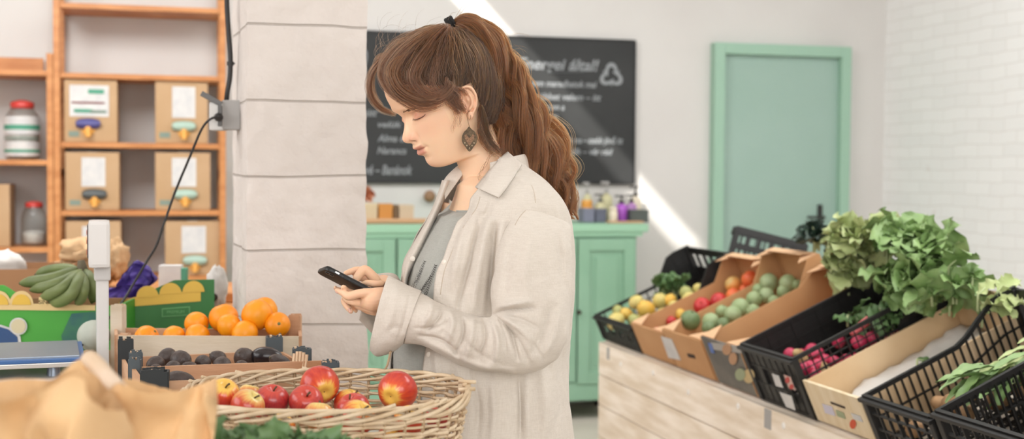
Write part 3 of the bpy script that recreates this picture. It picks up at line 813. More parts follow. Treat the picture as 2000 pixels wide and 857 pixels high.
def quadcrate(name, label, FL, FR, BR, BL, zr, m_front, m_in, floor_z, t=.007, board_h=None, zbase=TZ + .001):
    """wooden crate from four ground corners (x, y); origin at their centre"""
    c = V(((FL[0] + FR[0] + BR[0] + BL[0]) / 4, (FL[1] + FR[1] + BR[1] + BL[1]) / 4, zbase))
    o = thing(name, label, 'crate', c)
    q = [V((p[0], p[1], zbase)) - c for p in (FL, FR, BR, BL)]; H = zr - zbase
    def wall(a, b, inward, m, nm, h0=0.0, h1=H):
        n = inward.normalized()
        MB().slab([a + V((0, 0, h0)), b + V((0, 0, h0)), b + V((0, 0, h1)), a + V((0, 0, h1))], n, t).build(nm, m, o)
    cen = V((0, 0, 0))
    def inn(a, b):
        d = (b - a); n = V((-d.y, d.x, 0)); return n if n.dot(cen - a) > 0 else -n
    e = lambda a, b, k: a + (b - a).normalized() * k
    for a, b, nm, m in ((q[0], q[1], 'front_board', m_front), (q[2], q[3], 'back_board', m_in), (q[3], q[0], 'side_board', m_in), (q[1], q[2], 'side_board', m_in)):
        a2, b2 = e(a, b, .008), e(b, a, .008)
        wall(a2, b2, inn(a, b), m, nm)
    f = [p * .96 for p in q]
    MB().slab([p + V((0, 0, floor_z - zbase)) for p in f], (0, 0, 1), .004).build('crate_floor', m_in, o)
    return o, q, c

def post(o, p, zb, zt, w, m_out, torn=True, seed=1, rz=.2, d=None):
    """corner post: printed board wrapped on a wooden core with a torn top"""
    rr = random.Random(seed); d = d or w; mb = MB(); n = 7
    # torn crown
    M = Matrix.Rotation(rz, 3, 'Z')
    for i in range(n):
        x = (i + .5) / n - .5; h = zt - zb + (rr.uniform(-.003, .003) if torn else 0)
        mb.box(V(p) + M @ V((x * w, -d / 2, 0)) + V((0, 0, (h) / 2)), (w / n, .004, h), M)
        mb.box(V(p) + M @ V((x * w, d / 2, 0)) + V((0, 0, (h) / 2)), (w / n, .004, h), M)
    for sx in (-1, 1):
        mb.box(V(p) + M @ V((sx * w / 2, 0, 0)) + V((0, 0, (zt - zb - .003) / 2)), (.004, d, zt - zb - .003), M)
    q = mb.build('corner_post', m_out, o)
    mb = MB()
    for i in range(5):
        x = (i + .5) / 5 - .5; h = zt - zb + rr.uniform(-.006, .002)
        mb.box(V(p) + M @ V((x * (w - .008), 0, 0)) + V((0, 0, h / 2)), ((w - .008) / 5 * .9, d - .008, h), M @ Matrix.Rotation(rr.uniform(-.05, .05), 3, 'Y'))
    mb.build('torn_wood_core', M_splint, q)
    return q

# --- orange crate
YO = 2.86
fl = P(224, 655, YO); fr = P(589, 652, YO); zr_o = fl.z
oc, q, c = quadcrate('orange_crate', 'pale plywood crate heaped with oranges behind the avocado crates', (fl.x, YO), (fr.x, YO + .005), (P(588, 640, 3.0).x + .0, 3.0), (fl.x - .045, 3.0), zr_o, M_crate, M_crate_in, zr_o - .085)
post(oc, q[2] + V((-.012, -.012, 0)), TZ, P(580, 613, 3.0).z, .024, M_crate_in, False, 3, 0)
post(oc, q[3] + V((.014, -.012, 0)), TZ, P(215, 594, 3.0).z, .026, M_crate, False, 4, 0)
post(oc, q[0] + V((.016, .016, 0)), TZ, zr_o + .001, .024, M_crate_in, False, 5, 0)

def sphere_fruit(mb, r, squash=1.0, n=24, dimple=.12, lump=.02, seed=0, tall=1.0):
    prof = []
    for i in range(n + 1):
        t = pi * i / n; z = -cos(t); x = sin(t)
        dz = 1 - dimple * exp(-(x / .28) ** 2)
        prof.append((x * r, z * r * squash * dz))
    mb.lathe(prof, 28)
    for v in mb.v:
        k = 1 + lump * fbm(v / r + V((seed, 0, 0)), 1.2, 2); v *= k
def orange(label, px, py, rp, Y, seed, group='oranges in the plywood crate', button=None):
    r = rp * Y / FPX; c = P(px, py, Y); mb = MB(); sphere_fruit(mb, r, .96, dimple=.03, lump=.035, seed=seed)
    o = mb.build('orange', M_orange, smooth=True, loc=c)
    o.rotation_euler = (rnd.uniform(-1, 1), rnd.uniform(-1, 1), 0) if button is None else button
    b = MB(); b.lathe([(r * .13, 0), (r * .10, r * .03), (r * .02, r * .05)], 8, (0, 0, r * .925)); b.build('stem_button', M_peelgreen, o)
    return tag(o, label, 'orange', group)
for lab, x, y, r, Y in [
    ('largest orange in front at the top of the heap', 502, 615, 31, 2.93), ('orange topping the heap behind the largest one', 516, 607, 27, 3.0 - .04),
    ('big orange left of the top pair', 437, 621, 29, 2.955), ('orange in front of the big left one, mid heap', 447, 636, 24, 2.91),
    ('second orange from the left in the upper row', 384, 632, 24, 2.95), ('low orange between the mid and right oranges', 478, 651, 26, 2.895),
    ('low orange under the upper left one, half behind the front board', 386, 655, 24, 2.90), ('low orange second from the left, just its top showing', 340, 657, 22, 2.91),
    ('leftmost orange, just its top above the board', 287, 660, 25, 2.92)]:
    orange(lab, x, y, r, Y, x)
orange('rightmost orange with its green stem button facing the camera', 542, 634, 25, 2.92, 9, button=(radians(78), 0, radians(18)))

# --- avocado crates
def W2(px, Y): return (P(px, 700, Y).x, Y)
zA_r = P(450, 719, 2.56).z
ca, q, c = quadcrate('avocado_crate', 'wooden crate full of dark avocados with torn grey corner posts', W2(250, 2.50), W2(603, 2.61), W2(548, 2.825), W2(236, 2.70), zA_r, M_crate_in, M_crate_in, zA_r - .06)
post(ca, q[0] + V((.012, .012, 0)), TZ, P(250, 688, 2.5).z, .022, M_post, True, 1, .3)
post(ca, q[3] + V((.014, -.012, 0)), TZ, P(236, 660, 2.7).z, .028, M_postd, True, 2, .3)
post(ca, q[1] + V((-.016, .012, 0)), TZ, P(600, 680, 2.61).z, .034, M_post, True, 3, .25, d=.022)
post(ca, q[2] + V((-.012, -.012, 0)), TZ, P(540, 655, 2.82).z, .032, M_post, True, 4, .25)
cbx, qb, c2 = quadcrate('avocado_crate', 'front wooden crate with dark corner post, one avocado showing over the paper', W2(275, 2.28), W2(660, 2.36), W2(636, 2.565), W2(255, 2.455), P(450, 735, 2.35).z, M_crate_in, M_crate_in, P(450, 735, 2.35).z - .05)
post(cbx, qb[0] + V((.022, .012, 0)), TZ, P(290, 724, 2.28).z, .046, M_postd, True, 5, .2, d=.03)
post(cbx, qb[3] + V((.012, -.012, 0)), TZ, P(262, 700, 2.44).z, .02, M_post, True, 6, .2)
post(cbx, qb[1] + V((-.016, .014, 0)), TZ, P(655, 705, 2.37).z, .028, M_post, True, 7, .2)
# torn splints of the right posts
mb = MB()
for i, (x, yb, yt) in enumerate([(573, 735, 690), (579, 733, 686), (585, 731, 686), (591, 730, 688), (597, 728, 692)]):
    mb.bar(P(x - 1, yb, 2.545) - V(cbx.location), P(x + 2, yt, 2.55) - V(cbx.location), .005, .005)
mb.build('torn_splints', M_splint, cbx)
def avocado(label, px, py, rx, Y, ry=None, m=None, rot=None, seed=0):
    r = rx * Y / FPX; k = (ry or rx) / rx; mb = MB(); n = 20; prof = []
    for i in range(n + 1):
        t = pi * i / n; z = -cos(t); x = sin(t) * (1 - .16 * z); prof.append((x * r * k, z * r * 1.16))
    mb.lathe(prof, 26)
    for v in mb.v: v *= 1 + .02 * fbm(v / r + V((seed, 0, 0)), 1.5, 2)
    o = mb.build('avocado', m or M_avo, smooth=True, loc=P(px, py, Y)); o.rotation_euler = rot or (rnd.uniform(.9, 2.0), rnd.uniform(-.4, .4), rnd.uniform(-1.2, 1.2))
    s = MB(); s.lathe([(r * .09, 0), (r * .1, r * .05), (r * .07, r * .12)], 8, (0, 0, r * 1.14)); s.build('stem_stub', M_pstem, o)
    return tag(o, label, 'avocado', 'avocados in the wooden crates')
SD = (pi / 2, 0, pi / 2)
for a_ in [('round avocado standing highest on the left of the crate', 354, 703, 19, 2.63), ('avocado left of the glossy one, against the grey post', 477, 699, 21, 2.70),
           ('long matt avocado at the right end below the glossy one', 546, 708, 24, 2.655, 16), ('middle avocado against the front board', 434, 715, 18, 2.585),
           ('avocado behind the front middle one, left of centre', 396, 709, 16, 2.66), ('avocado near the front board, third from the left', 370, 720, 15, 2.58),
           ('avocado near the front board, second from the left', 337, 719, 15, 2.57), ('leftmost avocado behind the black corner post', 303, 712, 17, 2.61),
           ('brownish avocado at the back left against the back board', 326, 697, 17, 2.68), ('small avocado low beside the front middle one', 473, 716, 13, 2.60),
           ('low avocado in the front left corner of the crate', 306, 724, 13, 2.545), ('small low avocado between the middle and left ones', 402, 722, 12, 2.575), ('avocado half hidden at the back centre', 425, 699, 15, 2.71)]:
    avocado(*a_, seed=a_[1])
avocado('glossy black avocado at the top right of the crate', 521, 696, 27, 2.70, 19, M_avo2, SD)
avocado('rough avocado alone in the front crate above the crumpled paper', 350, 742, 26, 2.40, 18, None, (pi / 2, .25, pi / 2))

# ---------------------------------------------------------------- wicker basket
M_wick = mat('wicker_willow', '#e3d0b3', .55, '#c2a681', 28, contrast=(.3, .7), bump=.15, bscale=60)
M_wick2 = mat('wicker_willow_darker', '#b59a78', .6, '#9a7f5f', 30, bump=.15, bscale=60)
BY, BZ = 2.045, TZ + .001
bc = P(637, 760, BY); BXC = bc.x; zrim = P(640, 722, 2.235).z; Hb = zrim - BZ
bk = thing('wicker_basket', 'round pale wicker basket of red apples in front of the woman', 'basket', (BXC, BY, BZ))
RX, RY = P(912, 762, BY).x - BXC, .185
def brad(z):
    t = z / Hb; return .80 + .20 * t ** .7
def bpt(a, z, off=0.0):
    k = brad(z); ca_, sa = cos(a), sin(a); e = 2.4
    s = (abs(ca_) ** e + abs(sa) ** e) ** (-1 / e)
    return V(((RX * k + off) * ca_ * s, (RY * k + off) * sa * s, z))
NS = 44; ROWS = 25; mb = MB(); mbi = 0
wv = MB()
for r_ in range(ROWS):
    z0 = .008 + r_ * (Hb - .030) / (ROWS - 1); pts = []; rr = []; ph = (r_ % 2) * pi; seg = NS * 5; jr = random.Random(r_)
    j1, j2 = jr.uniform(0, 6), jr.uniform(0, 6)
    for i in range(seg):
        a = 2 * pi * i / seg; off = .0042 * cos(a * NS / 2 + ph); dz = .0016 * sin(a * 5 + j1) + .0012 * sin(a * 13 + j2) + (.0022 * sin(a * NS / 2 + ph + .8) if r_ % 3 == 0 else 0)
        pts.append(bpt(a, z0 + dz, off)); rr.append(.0027 * (1 + .18 * sin(a * 3 + j2)))
    wv.tube(pts, rr, 6, closed=True)
wv.build('woven_side', M_wick, bk, smooth=True)
stv = MB()
for i in range(NS):
    a = 2 * pi * (i + .5) / NS; stv.tube([bpt(a, z) for z in (.0, Hb * .3, Hb * .6, Hb * .9, Hb * .99)], [.0028] * 5, 6)
stv.build('stake_ring', M_wick2, bk, smooth=True)
rim = MB()
for k in range(6):
    pts = []; seg = 260
    for i in range(seg):
        a = 2 * pi * i / seg; tw = a * 5 + k * 2 * pi / 6
        pts.append(bpt(a, Hb - .009 + .0085 * sin(tw) + .0022 * sin(a * 9 + k * 2), .0050 * cos(tw)))
    rim.tube(pts, [.0030 * (1 + .25 * sin(a_ * .13 + k)) for a_ in range(seg)], 6, closed=True)
MB().lathe([(.001, 0), (.19, 0), (.19, .006), (.001, .006)], 32).build('basket_base', M_wick2, bk).scale = (RX * .8 / .2, RY * .8 / .2, 1)
kn = MB(); p0 = bpt(.12, Hb)
for i in range(6):
    a0_ = rnd.uniform(-.1, .35); p = bpt(a0_, Hb + rnd.uniform(-.012, .006)); d = V((rnd.uniform(-.03, .035), rnd.uniform(-.02, .03), rnd.uniform(-.006, .01)))
    kn.tube([p - d * .6, p, p + d * .6], .0034, 6)
for i in range(12):
    a0_ = rnd.uniform(0, 6.28); p = bpt(a0_, Hb - .004, .003); d = bpt(a0_ + .12, Hb + .004, .004) - p; kn.tube([p, p + d * .6, p + d], .003, 6)
rim.add(kn.v, kn.f); rim.build('braided_rim', M_wick, bk, smooth=True)
# one long twig end sticking up at the back
MB().tube(crom([P(690, 726, 2.235) - V(bk.location), P(742, 724, 2.24) - V(bk.location), P(755, 716, 2.24) - V(bk.location), P(762, 690, 2.245) - V(bk.location), P(764, 686, 2.245) - V(bk.location)], 6), .0022, 6).build('upright_twig', M_wick2, bk, smooth=True)

# ---------------------------------------------------------------- apples
def apple_mat(name, red, red2, yel, pole=.35, patch=.5):
    m, nt, b = new_mat(name); N, L = nt.nodes, nt.links
    tc = N.new('ShaderNodeTexCoord'); sp = N.new('ShaderNodeSeparateXYZ'); L.new(tc.outputs['Object'], sp.inputs[0])
    gx = N.new('ShaderNodeMath'); gx.operation = 'ARCTAN2'; L.new(sp.outputs[0], gx.inputs[0]); L.new(sp.outputs[1], gx.inputs[1])
    cb_ = N.new('ShaderNodeCombineXYZ'); L.new(gx.outputs[0], cb_.inputs[0])
    zz = N.new('ShaderNodeMath'); zz.operation = 'MULTIPLY'; zz.inputs[1].default_value = 12; L.new(sp.outputs[2], zz.inputs[0]); L.new(zz.outputs[0], cb_.inputs[1])
    n1 = N.new('ShaderNodeTexNoise'); n1.inputs['Scale'].default_value = 6; n1.inputs['Detail'].default_value = 6; L.new(cb_.outputs[0], n1.inputs['Vector'])
    n2 = N.new('ShaderNodeTexNoise'); n2.inputs['Scale'].default_value = 22; n2.inputs['Detail'].default_value = 1; L.new(tc.outputs['Object'], n2.inputs['Vector'])
    # distance from the axis: poles turn yellow
    sq = N.new('ShaderNodeVectorMath'); sq.operation = 'LENGTH'; v0 = N.new('ShaderNodeCombineXYZ'); L.new(sp.outputs[0], v0.inputs[0]); L.new(sp.outputs[1], v0.inputs[1]); L.new(v0.outputs[0], sq.inputs[0])
    r0 = N.new('ShaderNodeMapRange'); r0.inputs['From Min'].default_value = .004; r0.inputs['From Max'].default_value = .03; r0.inputs['To Min'].default_value = -pole; r0.inputs['To Max'].default_value = .12
    L.new(sq.outputs['Value'], r0.inputs['Value'])
    a1 = N.new('ShaderNodeMath'); a1.operation = 'MULTIPLY_ADD'; a1.inputs[1].default_value = .35; L.new(n1.outputs['Fac'], a1.inputs[0]); L.new(r0.outputs[0], a1.inputs[2])
    a2 = N.new('ShaderNodeMath'); a2.operation = 'MULTIPLY_ADD'; a2.inputs[1].default_value = patch; L.new(n2.outputs['Fac'], a2.inputs[0]); L.new(a1.outputs[0], a2.inputs[2])
    r = N.new('ShaderNodeValToRGB'); e = r.color_ramp.elements; e[0].position = .26; e[0].color = lin(yel); e[1].position = .62; e[1].color = lin(red2)
    k = e.new(.42); k.color = lin(red)
    L.new(a2.outputs[0], r.inputs['Fac']); L.new(r.outputs['Color'], b.inputs['Base Color'])
    b.inputs['Roughness'].default_value = .28; b.inputs['Coat Weight'].default_value = .2
    return m
M_ap1 = apple_mat('apple_red_yellow', '#d9532c', '#b92f28', '#efc159')
M_ap2 = apple_mat('apple_dark_red', '#a63036', '#8e2230', '#c9483a', .1, .2)
M_ap3 = apple_mat('apple_yellow_red', '#e3a45c', '#c8452f', '#e6cf7d', .45, .8)
M_stem = mat('fruit_stem_brown', '#5c4a30', .7)
def apple(label, px, py, rp, Y, m, rot, grp='apples in the wicker basket', name='apple', seed=0, pos=None):
    r = rp * Y / FPX if pos is None else rp; n = 30; prof = []
    for i in range(n + 1):
        t = pi * i / n; z = -cos(t); x = sin(t) ** .92 * (1 + .06 * z)
        dt_ = .34 * exp(-(x / .26) ** 2) if z > 0 else .2 * exp(-(x / .22) ** 2)
        prof.append((x * r, z * r * .93 - (dt_ * r if z > 0 else -dt_ * r)))
    mb = MB(); mb.lathe(prof, 32)
    for v in mb.v: v *= 1 + .02 * fbm(v / r + V((seed, 0, 0)), 1.1, 2)
    o = mb.build(name, m, smooth=True, loc=P(px, py, Y) if pos is None else pos); o.rotation_euler = rot
    s = MB(); s.tube([(0, 0, r * .55), (r * .04, 0, r * .8), (r * .14, r * .03, r * .98)], [.0016, .0014, .0018], 6); s.build('stem', M_stem, o, smooth=True)
    if name == 'apple':
        s = MB(); s.lathe([(r * .1, 0), (r * .07, -r * .03), (r * .02, -r * .05)], 7, (0, 0, -r * .7)); s.build('calyx', M_stem, o, smooth=True)
    return tag(o, label, 'apple', grp)
# calyx side (-z) towards the camera for the two showpiece apples
TOPS = [('large red and yellow apple standing highest in the basket', 625, 752, 38.5, 2.10, M_ap1, (radians(-72), 0, radians(26))),
 ('red and yellow apple with a pale patch, against the far right rim', 776, 763, 39, 2.09, M_ap1, (radians(-76), 0, radians(-22))),
 ('red and yellow apple at the left rim beside the crumpled paper', 436, 771, 33, 2.02, M_ap1, (.5, .4, 0)),
 ('yellow-green apple between the left apples', 487, 771, 23, 2.11, M_ap3, (-.2, .2, 0)),
 ('dark red apple left of centre', 531, 783, 34, 2.05, M_ap2, (.3, .2, 0)),
 ('red apple with a yellow cheek near the left front rim', 483, 793, 34, 1.985, M_ap3, (.2, .7, 0)),
 ('dark red apple in the middle, stem hollow showing', 598, 785, 34, 2.04, M_ap2, (.75, .25, 0)),
 ('red apple behind, right of centre', 683, 790, 32, 2.10, M_ap1, (.4, .2, 1)),
 ('dark red apple right of centre, second of the overlapping three', 690, 800, 34, 2.03, M_ap2, (.3, -.3, 0)),
 ('red and yellow apple in front of the overlapping three', 697, 816, 36, 1.96, M_ap1, (.5, .5, .4)),
 ('red apple low at the front centre seen over the rim', 622, 812, 30, 1.965, M_ap3, (.2, .2, 2)),
 ('apple low at the right front, seen through the weave', 800, 822, 32, 1.97, M_ap1, (.4, 0, 0)),
 ('apple low near the right end, seen through the weave', 856, 812, 28, 2.03, M_ap2, (.2, .4, 0)),
 ('apple low at the left front, seen through the weave', 545, 838, 33, 1.95, M_ap1, (.2, .4, 0)),
 ('apple low in the centre, seen through the weave', 655, 862, 34, 1.955, M_ap2, (.2, .4, 1)),
 ('apple at the bottom right, seen through the weave', 760, 868, 34, 1.96, M_ap1, (.9, .4, 1))]
for i, t in enumerate(TOPS): apple(*t, seed=i)

# ---------------------------------------------------------------- kraft paper and leaves in the foreground
M_kraft = mat('kraft_paper', '#e5bf90', .75, '#dbb07d', 7, bump=.35, bscale=14, bdist=.01)
M_kraft_w = mat('kraft_paper_pale_roll', '#e3cdb6', .7, '#d9bd9d', 9, bump=.1)
def paper_bag(label, top, Y0, Y1, zb, seed, name='paper_bag'):
    """open crumpled bag: wall ring whose upper edge follows the given pixel outline"""
    xs = [t[0] for t in top]; ys = [t[1] for t in top]; x0, x1 = xs[0], xs[-1]; c = P((x0 + x1) / 2, 800, (Y0 + Y1) / 2); c.z = zb
    mb = MB(); nu, nv = 110, 34
    def f(u, v):
        if u < .5: s = u * 2; px = x0 + (x1 - x0) * s; front = 1
        else: s = 2 - u * 2; px = x0 + (x1 - x0) * s; front = -1
        yt = interp(xs, ys, px) + (6 if front > 0 else 0); bul = sin(pi * s) ** .4
        Yc = (Y0 + Y1) / 2 - front * (Y1 - Y0) / 2 * bul
        top_ = P(px, yt, Yc); z = zb + (top_.z - zb) * v
        p = V((top_.x, Yc, z)); q = V((p.x * 1, p.y + 5 * front, p.z)) + V((seed, 0, 0))
        k = .050 * fbm(q, 6, 2) + .045 * abs(fbm(q, 9, 2)) - .02 * abs(fbm(q, 17, 3))
        p.y += -front * k * 1.3; p.z += .012 * fbm(q, 9, 2) * v; p.x += .01 * fbm(q + V((5, 5, 5)), 8, 2)
        return p - c
    mb.grid(f, nu, nv, wrap=True)
    o = mb.build(name, M_kraft, smooth=True, loc=c)
    return tag(o, label, 'bag')
paper_bag('big crumpled kraft paper bag at the bottom left corner', [(-120, 750), (0, 748), (60, 742), (110, 738), (135, 722), (160, 714), (185, 724), (205, 745), (232, 765), (250, 790)], 1.17, 1.30, TZ + .001, 1)
paper_bag('crumpled kraft paper bag with a pointed right edge beside the basket', [(178, 790), (215, 770), (245, 742), (262, 748), (300, 766), (345, 764), (385, 748), (408, 738), (419, 752), (421, 790)], 1.315, 1.42, TZ + .001, 4)
def roll(label, p, q, r, m, seed):
    c = (V(p) + V(q)) / 2; d = V(q) - V(p); n = 26; mb = MB()
    x = d.normalized().cross(V((0, 1, 0))).normalized(); y = d.normalized().cross(x)
    def f(u, v):
        a = u * 2 * pi * 1.5; rr = r * (1 - .1 * u) * (1 + .08 * fbm(V((u * 3, v * 2, seed)), 1, 2))
        return -d / 2 + d * v + x * (rr * cos(a)) + y * (rr * sin(a))
    mb.grid(f, 60, n)
    return tag(mb.build('paper_roll', m, smooth=True, loc=c, solid=.0012), label, 'paper')
roll('pale kraft paper roll sticking up out of the bags', P(176, 703, 1.37), P(232, 765, 1.30), .0105, M_kraft_w, 3)
roll('short curled kraft roll at the left of the pale one', P(152, 722, 1.345), P(128, 745, 1.32), .009, M_kraft, 5)
roll('twisted kraft curl between the rolls in front of the scale', P(160, 722, 1.37), P(192, 780, 1.31), .013, M_kraft, 7)

def leaf(mb, base, d, up, L_, W_, seed=0, curl=.5, ruf=.18, lobes=5, nu=9, nv=12, droop=.6):
    """one ruffled leaf; base point, direction, up vector"""
    d = V(d).normalized(); up = V(up); x = d.cross(up)
    if x.length < .01: x = d.cross(V((1, 0, 0)))
    x.normalize(); n = x.cross(d)
    def f(u, v):
        s = u * 2 - 1; w = W_ * (sin(pi * min(1, v * .93 + .05)) ** .7) * (1 + .13 * sin(v * lobes * 6.28 + seed))
        p = V(base) + d * (L_ * v * (1 - .15 * v)) + x * (w * s * .5) + n * (-droop * L_ * v * v * .45 + curl * abs(s) ** 1.5 * w * .5)
        p += n * (ruf * W_ * sin(v * 17 + seed + s * 2) * abs(s) ** 2) + x * (ruf * W_ * .4 * cos(v * 15 + seed) * s)
        return p
    mb.grid(f, nu, nv)
def leaf_mat(name, c1, c2, vein=None):
    m = mat(name, c1, .5, c2, 18, contrast=(.3, .7), bump=.3, bscale=60, bdist=.004)
    b = m.node_tree.nodes['Principled BSDF']
    b.inputs['Subsurface Weight'].default_value = .15; b.inputs['Subsurface Radius'].default_value = (.004, .008, .002)
    return m
M_lf_dark = leaf_mat('dark_green_leaf', '#6d8c58', '#527043')
M_lf_mid = leaf_mat('mid_green_leaf', '#93ad70', '#728f55')
M_lf_pale = leaf_mat('pale_green_leaf', '#bcc58e', '#9dab6e')
M_lf_kale = leaf_mat('blackish_green_leaf', '#33473a', '#26372e')
M_stalk = mat('pale_green_stalk', '#b5c08f', .5)
def bunch(name, label, cat, c, n, L_, W_, m, dirs, spread, seed, zb=None, group=None, droop=.6, ruf=.18, stalk=True, nu=8, nv=10):
    o = thing(name, label, cat, c, group=group); rr = random.Random(seed); mb = MB(); st = MB()
    for i in range(n):
        d = V(dirs) + V((rr.gauss(0, spread), rr.gauss(0, spread), rr.gauss(0, spread * .7)))
        b = V((rr.gauss(0, L_ * .22), rr.gauss(0, L_ * .22), rr.gauss(0, L_ * .16)))
        leaf(mb, b, d, V((rr.gauss(0, .6), rr.gauss(0, .6), 1)), L_ * rr.uniform(.7, 1.2), W_ * rr.uniform(.7, 1.2), rr.uniform(0, 6), rr.uniform(.1, .7), ruf, rr.choice((2, 3, 4)), nu, nv, droop)
        if stalk and i % 3 == 0: st.tube([b - V((0, 0, L_ * .5)), b * 1.0, b + d.normalized() * L_ * .3], [.004, .0035, .0025], 6)
    mb.build('leaves', m, o, smooth=True)
    if stalk: st.build('stalks', M_stalk, o, smooth=True)
    return o
for lab, x, y, Y, sd in (('blurred dark green leafy bunch lowest in the foreground, under the paper', 340, 900, 1.50, 1), ('blurred green leafy bunch in front of the left side of the basket', 468, 888, 1.54, 2),
                     ('blurred green leafy bunch in front of the middle of the basket', 548, 900, 1.52, 3), ('blurred green leafy bunch furthest right before the basket', 632, 906, 1.50, 4)):
    c = P(x, y, Y); o = bunch('leafy_bunch', lab, 'greens', c, 26, .052, .05, M_lf_dark, (0, -.1, .5), .8, sd)
    h = c.z - TZ; st = MB()
    for k in range(5): a = k * 1.25; st.tube([(.02 * cos(a), .02 * sin(a), -h + .002), (.012 * cos(a), .012 * sin(a), -h * .5), (.02 * cos(a), .02 * sin(a), 0)], .005, 7)
    st.build('long_stems', M_stalk, o, smooth=True)
# ================================================================ sloped wooden produce stand on the right
M_blk = mat('black_crate_plastic', '#161514', .5, spec=.5)
M_card = mat('produce_box_cardboard', '#c39568', .8, '#b98a5d', 4, bump=.05)
M_card2 = mat('produce_box_cardboard_pale', '#d7ad85', .8)
M_pine = mat('pine_crate_board', '#dcc09a', .7, '#cfae84', 4, (1, 6, 1), bump=.1)
M_dot = mat('white_round_spots', '#f0ece6', .5)
PHI = radians(24); SA, SBB, SZ = -.119, 1.946, .626
def S(v, s, z=0.0, w=0.0):
    """stand surface point: v up the slope, s along the aisle towards the camera, w above the slope"""
    return R(SA + v * cos(PHI) - w * sin(PHI), SBB + s, SZ + v * sin(PHI) + w * cos(PHI) + z)
LEN = 3.6; DEP = .66
st = thing('produce_stand', 'long sloped stand of pale weathered planks carrying the tilted crates', 'stand', R(SA, SBB + LEN / 2, 0), YAW)
# local: x = a (up the slope side), y = -b
hh = [(.626, .488), (.488, .360), (.360, .225), (.225, .095), (.095, .01)]
for z1, z0 in hh:
    MB().box((-.011, 0, (z1 + z0) / 2), (.022, LEN, z1 - z0 - .005), ch=.002).build('plank', M_wood_pale, st)
def endp(y):
    pts = [(.0, y, .01), (DEP * cos(PHI), y, .01), (DEP * cos(PHI), y, SZ + DEP * sin(PHI) - .03), (.0, y, SZ - .03)]
    return MB().slab(pts, (0, 1, 0), .02).build('end_panel', M_wood_pale, st)
endp(LEN / 2 - .022); endp(-LEN / 2)
MB().slab([(0, -LEN / 2, SZ - .022), (DEP * cos(PHI), -LEN / 2, SZ + DEP * sin(PHI) - .022), (DEP * cos(PHI), LEN / 2, SZ + DEP * sin(PHI) - .022), (0, LEN / 2, SZ - .022)], (-sin(PHI), 0, cos(PHI)), .018).build('sloped_top', M_wood_pale, st)
def stl(px, py):
    """point on the stand's front face in its local frame"""
    p = on_plane(px, py, R(SA - .022, 0), E_A); d = p - V(st.location); return V((d.dot(E_A), -d.dot(E_B), d.z))
for x, y in ((1213, 711), (1276, 728), (1345, 766), (1442, 793), (1531, 831)):
    MB().lathe([(.0105, 0), (.0105, .002), (.008, .0035)], 16, stl(x, y), Matrix.Rotation(-pi / 2, 3, 'Y')).build('white_dot', M_dot, st, smooth=True, angle=40)  # small raised white discs on the plank fronts
MB().box(stl(1188, 690), (.003, .03, .05), ch=.001).build('metal_bracket', M_grey, st); MB().box(stl(1500, 818), (.003, .045, .06), ch=.001).build('metal_bracket', M_grey, st)

CR = Matrix((E_A * cos(PHI) + V((0, 0, sin(PHI))), -E_B, (E_A * -sin(PHI) + V((0, 0, cos(PHI)))))).transposed()
def crate_empty(name, label, s1, v0=.0, w=.011, tilt=0.0, cat='crate', group=None):
    M = CR @ Matrix.Rotation(-tilt, 3, 'Y')
    return thing(name, label, cat, S(v0 + .006, s1, 0, w), rot=M, group=group)

